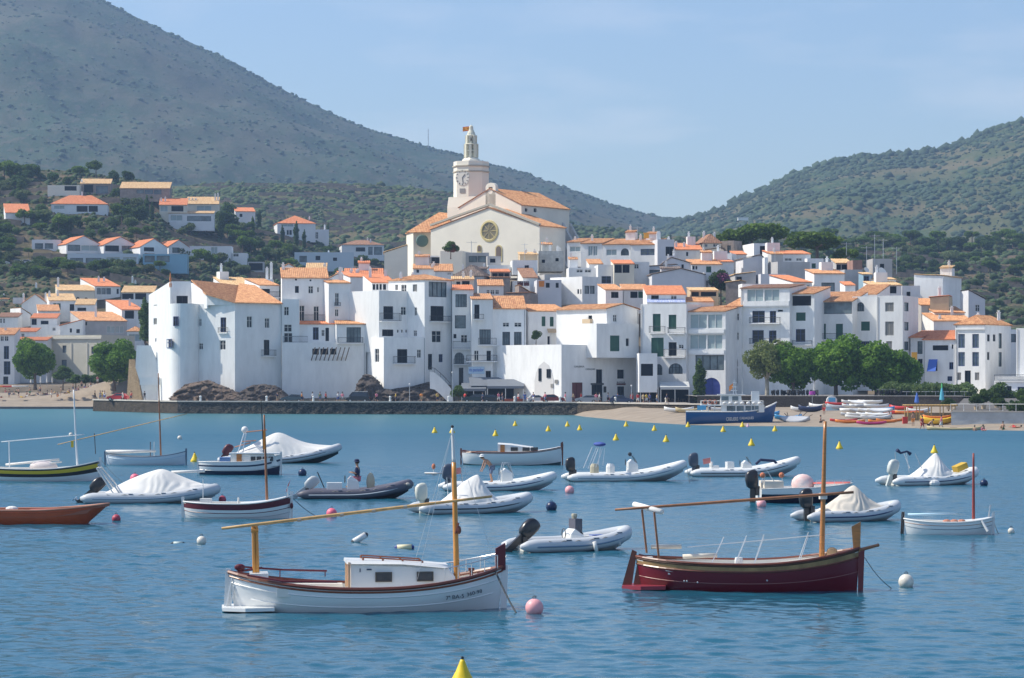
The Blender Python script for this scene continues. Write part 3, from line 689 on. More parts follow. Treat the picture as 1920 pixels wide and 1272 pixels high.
 rb = MB();V = lambda zx,zy,Y: Vector((*loc(pt(zx,Y)),zf(zy,Y) - zb))
 ribbed(rb,[V(850,372,473.4),V(1232,380,479.5),V(1010,236,497),V(880,236,497)],pitch=.38,h=.1)
 ribbed(rb,[V(618,305,475.8),V(850,372,473.4),V(880,236,497),V(498,212,490)],pitch=.38,h=.1)
 rb.build('roof',tile,r)
 f = loc(D_);d = Vector((E_[0] - D_[0],E_[1] - D_[1],0)).normalized()
 u0,z_ = hit(ox + 1058 / s,oy + 795 / s,D_,E_);u1,_ = hit(ox + 1165 / s,oy + 795 / s,D_,E_)
 balcony(r,f,d,Vector((-d.y,d.x,0)),u0,u1,z_ - zb,1.05)
 a = loc(arc[-1]);d = Vector((D_[0] - arc[-1][0],D_[1] - arc[-1][1],0)).normalized()
 u0,z_ = hit(ox + 720 / s,oy + 612 / s,arc[-1],D_);u1,_ = hit(ox + 795 / s,oy + 612 / s,arc[-1],D_)
 balcony(r,a,d,Vector((-d.y,d.x,0)),u0,u1,z_ - zb,.9,proj=.35)
 # the orange finial on the parapet
 fb = MB();b = loc(B_);fb.lathe((b[0],b[1] + .3,zh - 1.0),[(.22,0),(.25,.6),(.12,1.0),(.2,1.3),(.05,2.6)],8);fb.build('finial',nmat('orange_clay',(.62,.2,.05),.8),r)
bastion()
# ---- front row, from the bastion eastwards (each list is window boxes read off the photograph)
H('C',205,206,872,690,1120,478,4,'flat',[(448,738,500,785,'n'),(512,738,575,785,'n'),(588,738,640,785,'n'),(736,726,803,790,'w')],'long white lower wall with slanting timber balcony struts, right of the bastion house',D=11)
w1 = H('C',205,206,345,345,760,479.5,4,'flat',[(222,405,262,475,'w'),(222,545,285,605,'w'),(222,612,290,690,'w')],'narrow white house with a balustraded roof terrace, directly right of the bastion house',D=8,bal=[(215,640,412,690)],parapet=.9)
H('C',205,206,575,178,540,486,6,'sf',[(415,240,455,300,'w'),(485,250,500,290,'w'),(310,240,340,295,'o'),(310,182,326,196,'n'),(426,188,440,202,'n'),(340,395,385,518,'w'),(457,400,500,518,'w')],
'tall white house with two high balcony doors and an orange tiled roof with white chimneys',rise=78,bal=[(336,470,556,522)],chim=[(80,90,.8),(128,55,.9)],D=10)
H('C',335,336,632,545,700,481,4,'sf',[(452,568,498,668,'b'),(520,588,546,640,'w'),(552,572,580,678,'o')],'low white house with blue doors under a short tiled canopy, above the slanting struts',rise=22,tilem=tile_red,D=5)
H('C',560,578,750,218,520,482,14,'sf',[(628,295,660,398,'w'),(627,425,656,482,'w')],'slim white tower house with one tall window and a thin tiled roof edge',rise=22,bal=[(622,372,672,400,dict(proj=.4))],D=7,chim=[(668,95,.8),(692,135,.9)])
H('C',740,750,885,318,720,484,8,'flat',[(767,422,797,476,'o')],'plain white house with a single small square window and a ledge under its roof',D=8)
H('C',620,640,872,545,740,478.5,8,'sf',[(720,568,834,690,'G')],'white house with a wide black framed glass door and a small orange roof over it',rise=34,bal=[(650,650,850,692)],tilem=tile,D=5)
H('C',520,535,760,205,330,505,5,'gf',[],'white gabled house with chimneys rising behind the slim tower house',rise=60,D=9,chim=[(668,92,.3)])
H('C',700,750,895,170,330,500,20,'sf',[],'blank sunlit white house under a red tiled roof, left of the barred attic windows',rise=42,tilem=tile_red,D=9,chim=[(755,112,.7),(812,112,.7)])
H('D',60,75,260,215,330,486,14,'sf',[(80,225,100,270,'o'),(108,225,126,270,'o'),(134,225,152,270,'o'),(162,225,186,270,'o')],'white house with a row of narrow barred attic windows under a red tiled roof',rise=62,tilem=tile_red,D=9,chim=[(60,95,.6),(215,110,.8)])
d1 = H('D',35,130,400,275,700,476,40,'flat',[(165,400,243,506,'o'),(155,585,245,640,'o'),(273,588,286,610,'n'),(307,588,320,610,'n'),(341,588,354,610,'n'),(305,405,347,472,'w')],
'white corner house with a large dark loggia window and three tiny square vents',bal=[(132,455,292,520)],D=10,parapet=.9)
H('D',205,492,712,190,960,477,46,'hip',[(258,230,282,273,'s'),(305,230,347,320,'w'),(398,228,432,284,'s'),(525,205,668,330,'G'),(540,398,645,520,'o'),(550,595,625,690,'w'),(520,780,553,905,'d'),(605,782,637,846,'b'),(410,410,432,475,'w'),(403,592,430,640,'w')],
'tallest white corner house of the quay, glazed top window over a curved stair',rise=42,bal=[(530,478,682,524)],chim=[(262,135,.7),(398,135,.7),(485,130,.5)])
H('D',95,168,500,648,1060,472,24,'flat',[(275,742,355,852,'o'),(432,745,466,812,'w'),(97,740,130,846,'w')],'low white cube house with a dark balcony door on the rocks beside the curved stair',bal=[(240,800,412,856)],D=9,parapet=.5)
d4 = H('D',700,712,880,272,1150,480,3,'sf',[(738,305,828,408,'G'),(733,473,820,577,'c'),(722,622,745,656,'o'),(780,628,832,692,'w'),(730,768,806,860,'A'),(765,890,800,1030,'d')],
'five storey white house with an arched window and small red roof beside the tallest house',rise=36,bal=[(716,680,862,738),(722,820,842,862)],tilem=tile_red,D=9)
H('D',700,712,885,190,280,490,2,'sf',[(745,205,775,235,'n'),(790,200,850,245,'o')],'attic house with an ochre tiled roof above the small red one',rise=22,tilem=tile_pale,mat=cream,D=7,chim=[(800,125,.5),(860,115,.6)])
e1 = H('E',85,105,272,348,1130,476,4,'sf',[(125,388,165,500,'o'),(165,585,255,705,'G'),(122,752,160,834,'w'),(222,755,256,836,'o'),(215,915,256,968,'o')],
'white restaurant house with a light blue sign above grey awnings',rise=42,bal=[(118,465,200,505),(155,655,300,708),(60,790,305,838)],D=9,tilem=tile)
panel3(e1,(78,882,205,938),'sign_board',nmat('pale_blue_board',(.45,.6,.75),.5))
text3(e1,(85,892,198,928),'és pastador',nmat('sign_blue',(.03,.10,.5),.5),out=.13)
panel3(e1,(80,968,525,1035),'awning',grey_awn,proj=4.2,out=.1)
e2 = H('E',255,272,535,422,1060,477,4,'gx',[(350,530,402,565,'w'),(442,530,500,566,'w'),(348,605,408,712,'G'),(440,605,500,712,'G'),(358,778,395,858,'w'),(448,778,490,858,'w'),(355,880,385,952,'w'),(448,880,480,952,'w')],
'white house with paired windows on four floors and a large orange tiled roof',rise=98,D=14)
# covered dining terraces in front of it
def terrace(lab,x0,x1,ytop,yroof,yb,Y,back,cloth=grey_awn,tf='E',proj=3.2):
 ox,oy,s = TFS[tf];a = P(ox + x0 / s,oy + yb / s,Y);b = P(ox + x1 / s,oy + yb / s,Y);zt = P(0,oy + ytop / s,Y).z - a.z;zr = P(0,oy + yroof / s,Y).z - a.z
 r = thing('dining_terrace',lab,'terrace',a);Wd = (b - a).x;n = max(2,int(Wd / 3));m = MB()
 m.prism([(0,0,zt),(Wd,0,zt),(Wd,proj,zr),(0,proj,zr)],(0,0,.1));m.prism([(0,-.03,zt - .35),(Wd,-.03,zt - .35),(Wd,-.03,zt + .05),(0,-.03,zt + .05)],(0,.02,0));m.build('canopy',cloth,r)
 for i in range(n + 1):
  q = MB();x = Wd * i / n;x = min(max(x,.1),Wd - .1);q.box((x,.1,zt / 2),(.12,.12,zt));q.build('post',fwhite,r)
 q = MB();q.quad((0,proj,0),(Wd,proj,0),(Wd,proj,zt),(0,proj,zt));q.build('back_opening',dark,r)
 for i in range(int(Wd / 1.6)):
  t = MB();x = .8 + i * 1.6;t.box((x,1.2,.72),(.9,.8,.05));t.box((x,1.2,.36),(.08,.08,.7));t.box((x,1.2,.03),(.5,.5,.05));t.build('table',back,r)
  for sx in (-.65,.65):
   c = MB();c.box((x + sx,1.2,.45),(.42,.42,.05));c.box((x + sx * 1.3,1.2,.7),(.04,.42,.5))
   for qx in (-.18,.18):
    for qy in (-.18,.18): c.box((x + sx + qx,1.2 + qy,.22),(.04,.04,.44))
   c.build('chair',fbrown,r)
 return r
terrace('restaurant terrace under the widest grey canopy with blue table tops',225,520,1040,985,1165,470,sblue)
terrace('small restaurant terrace under a drooping grey canopy beside the bushy plant',20,218,1060,1015,1165,471,fwhite)
terrace('glass screened terrace left of the big pointed arch',505,640,1055,1040,1165,472.5,sblue,nmat('clear_awning',(.5,.55,.6),.5))
e3 = H('E',512,555,862,442,740,484,16,'sf',[(660,482,690,560,'g'),(725,485,755,562,'g'),(795,488,824,562,'g'),(706,640,724,705,'o'),(842,650,875,700,'o')],
'white terrace house with three equal green shuttered windows in a row',rise=52,D=8)
panel3(e3,(700,582,770,612),'door_hood',tan,proj=.8,out=.1)
panel3(e3,(728,615,766,705),'door_blind',fwhite,out=.02)
# the arched corner house (white, with the gallery lettering)
g = H('F',-190,45,556,800,1190,464,42,'flat',[(115,1052,186,1186,'r'),(275,965,316,1056,'o'),(245,1066,318,1186,'d'),(415,967,462,1026,'n'),(416,1078,462,1178,'d'),(318,772,332,797,'n')],
 'white corner house with a pointed arch in its sunlit side and gallery lettering',D=17,parapet=.9)
def arch_niche(h):
 # the pointed arch on the sunlit side wall: a raised panel with the niche's shade put into its colour
 ox,oy,s = TFS['E'];a = h['L'](h['xa'],h['D']);b = h['L'](h['xa'],0);wa = (a[0] + h['c'][0],a[1] + h['c'][1]);wb = (b[0] + h['c'][0],b[1] + h['c'][1])
 d = Vector((b[0] - a[0],b[1] - a[1],0)).normalized();nin = h['ux']
 pts = []
 for X_,Y_ in ((605,1165),(605,990),(618,930),(640,875),(680,840),(715,868),(742,930),(757,990),(757,1165)):
  u,z = hit(ox + X_ / s,oy + Y_ / s,wa,wb);pts.append(Vector((a[0],a[1],0)) + d * u + Vector((0,0,z - h['zb'])) - nin * .02)
 m = MB();m.prism(pts,-nin * .05);m.build('arch_shade_panel',nmat('shaded_plaster',(.62,.61,.60),.9),h['root'])
 for (x0,y0,x1,y1) in ((640,895,660,995),(704,900,735,970)):
  u0,z1 = hit(ox + x0 / s,oy + y0 / s,wa,wb);u1,z0 = hit(ox + x1 / s,oy + y1 / s,wa,wb)
  window(h['root'],a,d,nin,u0,u1,z0 - h['zb'],z1 - h['zb'],'o',depth=-.14)
 for (x0,y0,x1,y1) in ((768,985,792,1015),(736,1018,755,1048)):
  u0,z1 = hit(ox + x0 / s,oy + y0 / s,wa,wb);u1,z0 = hit(ox + x1 / s,oy + y1 / s,wa,wb)
  window(h['root'],a,d,nin,u0,u1,z0 - h['zb'],z1 - h['zb'],'s',depth=-.12)
arch_niche(g)
text3(g,(128,940,196,952),'GALERIA',fdark);text3(g,(204,958,266,971),'CADAQUES',fdark)
text3(g,(412,1046,466,1056),'BOTIGA',fdark)
panel3(g,(410,1058,468,1068),'sign_board',darkred,out=.02);panel3(g,(323,1078,340,1118),'notice_board',iron,out=.02)
panel3(g,(238,1056,324,1068),'door_lintel',iron,out=.02)
g2 = H('F',265,278,558,660,830,466,40,'flat',[(367,740,430,845,'g'),(472,760,493,810,'n')],'white upper house with one big green shuttered balcony window above the gallery',D=7)
H('F',90,345,556,562,830,470,42,'gf',[(222,608,248,632,'n'),(215,745,243,806,'s'),(387,602,412,650,'w')],'tall white gabled house with a small sunlit alcove balcony, above the arched corner house',rise=32,D=13,bal=[(195,632,250,660,dict(proj=.5,solid=tan))],tilem=tile,over=.5)
H('F',556,560,680,858,1060,463,2,'flat',[(572,928,652,1008,'n')],'small white annex with one wide dark window, squeezed beside the gallery house',D=6,parapet=.6)
H('F',570,873,880,530,1190,468,-23,'flat',[(650,597,702,713,'g'),(755,603,806,697,'g'),(640,755,722,880,'g'),(755,785,808,875,'o'),(820,800,855,828,'w'),(664,930,713,1002,'A'),(755,925,848,995,'A')],
'white house with green balcony shutters and two arched windows over a cafe',bal=[(632,680,735,722),(755,688,868,724),(725,832,872,882)],D=9,parapet=.3)
f5 = H('F',600,612,868,470,545,474,3,'sf',[(640,474,690,500,'o'),(770,474,810,500,'w')],'low attic with a striped blue awning on the roof terrace above the green shutters',rise=56,tilem=tile_red,D=7)
panel3(f5,(608,500,862,522),'awning',nmat('striped_blue_awning',(.16,.26,.62),.8,0,40,col2=(.75,.78,.85),stretch=(3,.01,.01),detail=0,lo=.49,hi=.51),proj=1.2)
terrace('cafe terrace with a pale canopy below the two arched windows',565,690,1085,1060,1190,464,sblue,fwhite,'F')
terrace('long shaded cafe terrace below the glazed loggia house',700,895,1085,1050,1190,462,fbrown,nmat('pale_canopy',(.55,.56,.55),.8),'F')
g1 = H('G',98,355,362,582,1150,466,-25,'sf',[(120,600,232,693,'L'),(238,600,334,693,'L'),(118,735,228,830,'L'),(234,735,334,830,'L'),(155,870,345,970,'G'),(205,1020,320,1142,'D')],
 'white house with two floors of wide glazed loggias above a round headed blue door',rise=36,tilem=tile,D=9,bal=[(112,700,350,722,dict(proj=.3,solid=white)),(112,838,350,862,dict(proj=.3,solid=white))])
H('G',352,460,467,550,1100,471,-25,'sf',[(362,595,444,642,'w'),(362,720,442,770,'w'),(358,870,436,945,'A'),(358,955,436,1060,'n')],'narrow white house recessed between two larger ones, with an orange ribbed roof',rise=55,D=8)
H('G',455,780,787,425,1090,468,-25,'sf',[(498,435,606,515,'L'),(612,435,712,512,'L'),(532,577,615,655,'b'),(648,578,690,657,'b'),(532,705,608,792,'b'),(642,707,692,792,'b'),(700,570,735,582,'n')],
'broad white house with blue shuttered balcony doors behind the pale green tree',rise=22,tilem=tile_brown,D=9,bal=[(476,515,780,542,dict(proj=.3,solid=white)),(518,622,720,658),(518,760,720,795)])
H('G',775,943,950,465,1090,467.5,-25,'sf',[(785,478,922,542,'n'),(822,588,885,643,'g'),(820,698,883,782,'b')],'white house with a deep shaded top loggia under a ribbed orange roof',rise=44,D=9,bal=[(800,775,930,800,dict(proj=.5))])
H('I',158,418,425,515,1100,470,-25,'sf',[(170,522,415,596,'c'),(194,663,242,765,'g'),(308,663,355,768,'g')],'white house with a long grey loggia under the widest ribbed orange roof',rise=62,D=9,bal=[(170,728,372,766)])
H('I',418,580,587,480,1050,471,-25,'flat',[(447,520,496,580,'A'),(475,648,533,708,'g'),(475,778,531,850,'b')],'white house with an arched attic window left of the sunlit cube block',D=10)
H('I',425,580,587,468,500,480,-25,'sf',[],'rooftop shed with a sunlit brown tiled roof behind the arched attic window',rise=62,D=8,tilem=tile)
H('I',578,752,874,475,1010,467,-26,'flat',[(635,522,692,581,'s'),(635,648,692,740,'s'),(642,778,681,862,'s'),(762,520,791,581,'c'),(762,650,791,708,'c'),(762,780,791,838,'c')],
'sunlit white cube shaped block with grey shuttered windows on three floors',D=9,parapet=.6)
H('J',96,178,186,752,1040,469,-24,'sf',[(142,778,178,862,'c'),(184,780,212,838,'o'),(145,895,176,975,'o')],'white house with an orange cloth hung from its balcony',rise=40,tilem=tile_red,D=8,bal=[(98,945,180,980)],over=.4)
j2 = H('J',178,390,396,768,1060,466,-24,'sf',[(242,805,346,838,'n'),(222,905,274,975,'o'),(352,917,380,965,'b'),(368,800,380,828,'n'),(340,1010,372,1042,'b')],
 'white house with a bright blue awning pulled out over its window',rise=58,tilem=tile_red,D=8,mat=white)
panel3(j2,(218,900,276,978),'awning',blue_awn,proj=1.4)
H('J',98,100,136,1000,1040,466,0,'flat',[],'small white garden wall below the orange cloth',D=3,name='garden_wall',cat='wall')
j3 = H('J',392,592,750,668,1130,463,-32,'hip',[(412,730,456,822,'B'),(505,730,549,822,'B'),(412,850,456,943,'B'),(505,850,549,943,'B'),(455,972,495,1074,'d'),(403,985,431,1036,'s'),(522,985,551,1036,'s'),
 (604,733,621,779,'o'),(642,733,659,779,'o'),(604,850,619,902,'o'),(680,725,702,826,'c'),(680,850,702,946,'c')],
 'three storey white house with tall blue windows and a cornice, right beach end',rise=62,tilem=tile,D=12,chim=[(545,590,.5),(722,575,.6)])
panel3(j3,(400,690,590,700),'cornice',white,out=.0,th=.25)
panel3(j3,(445,1098,585,1170),'awning',nmat('cream_awning',(.5,.47,.42),.8),proj=2.6)
H('J',797,1010,1030,690,1200,458,-24,'flat',[(858,730,900,830,'o')],'white house cut by the right edge of the photo',D=10,parapet=.8)
j5 = H('J',650,866,870,1010,1210,456,-22,'flat',[(735,1075,765,1200,'o'),(805,1080,850,1140,'b')],'low white terrace building with a blue awning at the right edge',D=6,bal=[(652,1000,860,1040,dict(proj=.3))])
panel3(j5,(763,1118,850,1150),'awning',blue_awn,proj=1.5)
# ---- left of the bastion: the houses round the small beach
Yl = 640
H('A',-260,-60,132,628,1120,625,-6,'sf',[(5,640,35,685,'w'),(42,640,78,685,'w'),(35,730,82,850,'b'),(35,870,95,992,'b'),(30,1010,75,1110,'d')],'white house cut by the left edge of the photo, with blue shutters',rise=60,D=11)
H('A',-60,-58,132,628,1120,622,2,'sf',[(5,640,35,685,'w'),(42,640,78,685,'w'),(35,730,82,850,'b'),(35,870,95,992,'b'),(30,1010,75,1110,'d')],'pale blue shuttered white house at the left edge beside the dark tree',rise=60,D=9,chim=[(50,545,.6)])
H('A',120,125,432,680,1100,632,2,'sf',[(140,760,165,830,'o')],'long white house behind the dark tree on the small beach',rise=28,tilem=tile_red,D=8)
H('A',85,92,330,600,700,645,2,'sf',[(195,615,225,655,'w')],'low white house under a pinkish roof, above the one behind the dark tree',rise=32,tilem=tile_red,D=8)
a3 = H('A',430,930,945,628,1060,634,-26,'flat',[(573,725,609,790,'c'),(838,735,876,802,'c'),(565,857,612,922,'c'),(828,860,876,966,'c')],'large cream town house with four dark windows between pilasters, behind the small beach',mat=nmat('stone_cream',(.60,.57,.47),.9,.08,.4),D=14,parapet=.5)
panel3(a3,(430,652,933,664),'cornice',nmat('stone_cream2',(.64,.61,.52),.9),th=.3,out=0)
for x_ in (655,800): panel3(a3,(x_ - 5,700,x_ + 5,1020),'pilaster',MATS['stone_cream2'],th=.15,out=0)
H('A',590,752,1165,500,700,662,22,'sf',[(782,510,800,540,'n'),(980,545,1056,612,'L'),(1060,545,1136,612,'L')],'stone coloured house with a glazed porch and the largest orange roof left of the bastion',mat=grey,rise=82,D=13,chim=[(878,360,.4)])
H('A',545,552,760,545,660,655,4,'sl',[(640,568,660,606,'o'),(700,575,732,611,'o')],'small white house with a red roof and two dark windows above the cream town house',rise=55,tilem=tile_red,D=7)
H('A',905,1118,1320,398,660,672,30,'sf',[(1145,405,1231,479,'n'),(1268,413,1302,486,'n')],'white house with a bright orange roof and a square black opening, near the cypress',tilem=tile_red,rise=86,D=11,chim=[(1190,295,.4)])
H('A',1160,1166,1300,596,720,655,2,'hip',[(1180,620,1296,686,'L')],'little white house with a pyramid tiled roof and a slatted window, beside the bastion',rise=44,D=7)
H('A',605,872,1105,182,420,712,30,'sf',[(888,198,925,256,'c'),(930,198,970,256,'c'),(975,198,1017,256,'c'),(1070,205,1090,252,'o')],'white house with a ribbon of three windows on the left hillside edge of town',rise=72,tilem=tile_red,D=11,chim=[(905,90,.5),(955,95,.6)])
H('A',425,535,868,222,400,705,14,'sf',[(698,280,730,302,'A'),(775,284,806,312,'A')],'white house with two little arched windows below a tan roof',rise=50,tilem=tile_pale,mat=cream,D=10,chim=[(522,100,.6)])
H('A',350,452,698,314,500,690,14,'sf',[(490,338,518,396,'g'),(524,338,556,396,'g'),(640,345,681,406,'o')],'white house with grey green shutters under an ochre roof',rise=62,tilem=tile_pale,D=10,chim=[(425,225,.5),(530,215,.6)])
H('A',680,690,868,352,440,682,4,'sf',[(710,378,790,408,'o')],'small annex with a yellowish roof right of the grey green shutters',rise=50,tilem=tile_pale,D=7)
H('A',190,198,442,345,470,698,4,'gf',[],'white gabled house with two chimneys facing the small beach',rise=90,D=10,chim=[(215,245,.1),(420,240,.1)])
H('A',265,275,345,250,360,722,5,'flat',[],'small white cube house with a tall chimney on the left slope',D=6,chim=[(332,150,.5)])
H('A',345,352,540,240,300,725,4,'sf',[],'low house with a faded red roof next to the small white cube',tilem=tile_red,rise=30,D=8)
H('A',262,350,548,410,560,680,12,'sf',[(470,440,500,480,'o')],'white house with a narrow orange roof in the middle of the left cluster',rise=56,D=9)
H('A',270,282,522,475,620,668,4,'sf',[(290,482,336,536,'o'),(374,498,445,531,'o')],'white house with a dark porch under a red roof in the left cluster',rise=40,tilem=tile_red,D=8)
H('A',440,452,640,540,640,660,4,'flat',[(480,560,510,590,'w')],'plain white flat roofed house above the cream town house',D=8)
H('A',-30,-28,165,466,640,676,3,'sf',[(0,478,18,520,'w'),(28,478,45,520,'w')],'pale house under a long faded roof at the left edge of the photo',rise=38,tilem=tile_brown,D=9)
H('A',120,190,280,440,600,684,30,'sr',[],'white sloping walled house behind the faded long roof',rise=60,D=8,tilem=tile_pale)
H('A',-40,-38,78,300,420,715,3,'sf',[(20,318,38,352,'o'),(45,318,60,352,'o')],'cream house half hidden in trees at the left edge above the town',mat=cream,rise=20,D=8,chim=[(35,250,.5)])
H('A',1060,1150,1290,180,300,735,25,'flat',[],'sunlit white house stepping down the slope left of the bastion',D=9,parapet=.9,chim=[(1215,88,.4),(1310,125,.4)])
H('A',1105,1115,1412,240,420,700,3,'sf',[(1120,248,1225,300,'n'),(1240,246,1342,302,'n')],'house with a long pale roof over two deep dark openings, left of the bastion',rise=58,tilem=tile_pale,D=9)
H('A',110,118,200,285,420,712,3,'flat',[],'slim white house with a roof terrace on the far left slope',D=6,parapet=.9)
# behind the bastion
H('B',625,770,1000,240,330,505,22,'sf',[],'white house with a plain gable peeping over the bastion roof',rise=66,D=8,tilem=tile_pale)
H('B',930,1045,1200,235,380,500,26,'sf',[(1060,262,1130,300,'n')],'white house with an orange roof and a planted balcony, behind the bastion',rise=50,D=8,bal=[(1050,285,1205,330,dict(proj=.4))])
H('B',1025,1030,1150,185,300,512,3,'flat',[],'white chimney house behind the bastion, left of the tall balcony house',D=6,chim=[(1105,90,.4),(1148,50,.6)])
H('B',1220,1225,1330,95,180,520,3,'gf',[],'small white gable with a tiled slope high behind the tall balcony house',rise=30,D=7)
# ================================================================ upper rows of the town
H('C',395,400,560,110,190,515,3,'sf',[(460,120,500,150,'o')],'cream house under a yellow tiled roof at the top left of the old town',mat=cream,rise=48,tilem=tile_pale,D=8,chim=[(580,80,.4)])
H('C',700,705,1010,165,260,520,3,'sf',[(820,168,850,190,'o')],'long low house with a broad red roof and a row of white chimneys',rise=60,tilem=tile_red,D=10,chim=[(760,108,.5),(812,105,.5),(905,85,.5),(880,90,.8)])
H('O',-60,-50,730,690,780,524,2,'sf',[(10,700,60,760,'n')],'long rooftop house with two pink orange roofs under the church',rise=92,tilem=tile,D=9,chim=[(350,545,.4),(320,600,.2)])
H('O',360,370,730,735,830,519,2,'sf',[(620,760,700,800,'w')],'white attic with an orange roof just left of the dark grey hipped roof',rise=105,D=9)
H('O',80,90,480,420,620,540,4,'flat',[(120,450,290,580,'o'),(300,450,470,580,'o')],'grey roofed house with wide dark terrace glazing below the chapel',mat=white,D=8)
H('O',485,920,1050,325,640,536,-12,'flat',[],'blank cream house block with an autumn tinted creeper on its roof, before the church',mat=palecream,D=9,parapet=.4)
H('O',975,985,1450,360,640,539,3,'flat',[(1050,428,1215,552,'c'),(1225,428,1395,552,'c')],'grey house with a wide glazed veranda below the church facade',mat=grey,D=9)
H('O',1400,1420,1690,430,620,537,8,'flat',[(1470,480,1580,560,'n')],'small grey roofed annex at the foot of the church door',mat=grey,D=8)
H('O',760,1350,1440,830,1000,514,-8,'hip',[],'house with a big dark weathered hipped roof',mat=grey,rise=215,tilem=tile_dark,D=12,chim=[(935,740,.3,.4),(1110,735,.4,.5)])
H('O',1230,1240,1740,1020,1200,500,2,'sf',[(1400,1100,1460,1190,'w'),(1480,1100,1560,1190,'w'),(1575,1100,1650,1190,'w')],'white house with three windows under a salmon roof, beside the dark hipped roof',rise=110,tilem=tile,D=7)
H('O',1410,1430,1880,610,700,532,3,'flat',[],'white terrace parapet house above the brown masonry block',D=6,parapet=.9)
H('O',1490,1500,1870,860,1160,512,4,'sf',[(1510,765,1560,830,'n')],'brown bare masonry block with a recessed terrace',mat=brown,rise=14,tilem=tile_brown,D=8)
H('O',1490,1495,1870,750,880,515,3,'sf',[(1520,770,1620,840,'n'),(1640,770,1740,840,'n'),(1760,770,1850,840,'n')],'roof terrace with a dark pergola and pinkish tiles over the brown block',mat=brown,rise=50,tilem=tile_red,D=6)
H('Q',290,500,765,895,1000,520,6,'sf',[],'white house with a broad brown tiled roof in the middle of the town',rise=185,tilem=tile_brown,D=11)
H('Q',290,300,620,950,1100,514,3,'flat',[(390,955,500,1040,'r'),(510,955,610,1040,'r')],'house with reddish closed shutters below the broad brown roof',D=6)
H('Q',205,640,660,1180,1400,498,-10,'sl',[],'grey brown gable wall rising above the orange roofs',mat=brown,rise=10,tilem=tile_brown,D=8)
H('Q',300,420,640,1180,1400,500,6,'sr',[],'slanting brown party wall with a pale coping',mat=brown,rise=150,tilem=tile_pale,D=7)
H('Q',740,750,1200,930,1400,508,3,'flat',[(915,985,985,1075,'o'),(1095,985,1150,1075,'o')],'grey white house with a hanging orange cloth by its window',mat=nmat('cool_render',(.66,.66,.68),.85,.05,.4),D=9,parapet=.4)
H('Q',760,890,1200,830,950,520,10,'flat',[],'plain grey wall house below the domed terrace',mat=grey,D=8)
H('Q',425,440,765,470,640,534,3,'sf',[],'tan walled house with a faded roof at the right foot of the church',mat=tan,rise=38,tilem=tile_pale,D=7,chim=[(712,380,.5)])
H('Q',295,300,765,570,700,530,3,'flat',[],'white roof terrace with a small wind vane below the church',D=7,parapet=.6)
H('Q',770,780,1240,400,640,540,3,'flat',[(840,560,900,620,'n'),(1090,530,1150,590,'n')],'cluttered rooftop house with antennas right of the church',mat=nmat('mixed_render',(.58,.57,.52),.9,.2,1.2),D=8,chim=[(990,300,.5),(1130,310,.5),(1200,340,.6)])
H('R',0,290,560,812,1150,508,42,'flat',[(205,1030,235,1110,'o'),(255,1030,275,1110,'o'),(330,970,410,1110,'c'),(420,970,505,1110,'c')],'sunlit white house with a corner of yellow stone and dark windows in mid town',D=9,rise=0)
H('R',30,270,280,225,520,556,-18,'sf',[(75,300,260,385,'L')],'westmost house of the white row below the ridge, with a glazed balcony',rise=60,D=9,chim=[(60,130,.5)])
H('R',270,640,650,245,540,553,-18,'sf',[(390,290,470,455,'L'),(475,290,550,455,'L')],'second house of the white row below the ridge, with tall pale glazing',rise=78,D=9,chim=[(460,95,.5)])
H('R',645,1115,1120,262,560,551,-18,'sf',[(700,350,880,450,'L'),(950,330,1090,450,'A')],'third house of the white row, with an arched loggia and a long orange roof',rise=90,D=9)
H('R',1120,1540,1550,268,600,549,-18,'sf',[(1290,340,1530,445,'B')],'fourth house of the white row, with a cream awning over blue glass',rise=100,D=9,chim=[(1290,85,.7),(1470,130,.7)])
H('R',1535,1580,1870,175,560,546,8,'flat',[(1720,300,1860,460,'o')],'grey white tower like house with a square chimney at the end of the row',mat=nmat('cool_render',(.66,.66,.68)),D=8,chim=[(1598,40,.3,.8),(1800,150,.5)])
H('R',400,410,640,600,760,532,3,'sf',[],'small orange roofed house in front of the white row',rise=75,D=7)
H('R',40,60,560,660,800,525,3,'flat',[(190,690,300,745,'w'),(330,690,440,745,'w')],'low white house with a pale rooftop tank',D=7)
H('R',545,560,830,610,980,520,3,'flat',[(620,805,785,932,'b')],'white house with a bright blue door blind',D=8)
H('R',825,835,1180,600,960,518,3,'sf',[(845,610,970,750,'o'),(980,610,1100,750,'o')],'house with a dark brown loggia under a small red roof',mat=cream,rise=62,tilem=tile_red,D=7)
H('R',1130,1150,1440,560,960,522,3,'flat',[(1180,600,1260,680,'w')],'white house with a cluttered roof terrace and laundry',D=8,parapet=.5)
H('R',560,690,985,1045,1300,484,10,'sf',[(785,1075,912,1180,'o')],'white house with a ribbed brown roof above the gallery house',rise=90,D=7,tilem=tile)
H('R',985,1000,1430,1045,1300,486,3,'sf',[(1115,1070,1240,1180,'n'),(1250,1070,1350,1180,'g')],'house with a ribbed orange roof over a pergola with green shutters',rise=90,D=7)
H('R',1360,1880,1890,640,1000,525,-20,'sl',[(1435,700,1640,800,'c'),(1690,690,1780,760,'o')],'large grey gable with a wide window in the middle of the upper town',mat=nmat('cool_render',(.66,.66,.68)),rise=30,D=9,tilem=tile_dark)
H('S',20,25,440,590,900,527,0,'gf',[(300,605,335,665,'n')],'broad pale grey gable, the higher one of the two',mat=MATS['cool_render'],rise=85,D=9,ridge_t=.3,tilem=tile_dark)
H('S',-150,-140,645,755,1000,512,2,'gf',[],'broad blank pale grey gable, the lower one of the two',mat=MATS['cool_render'],rise=85,D=9,ridge_t=.55,tilem=tile_dark)
H('S',630,640,805,725,1000,514,3,'flat',[(665,845,705,950,'w')],'narrow white sunlit house beside the bougainvillea',D=7)
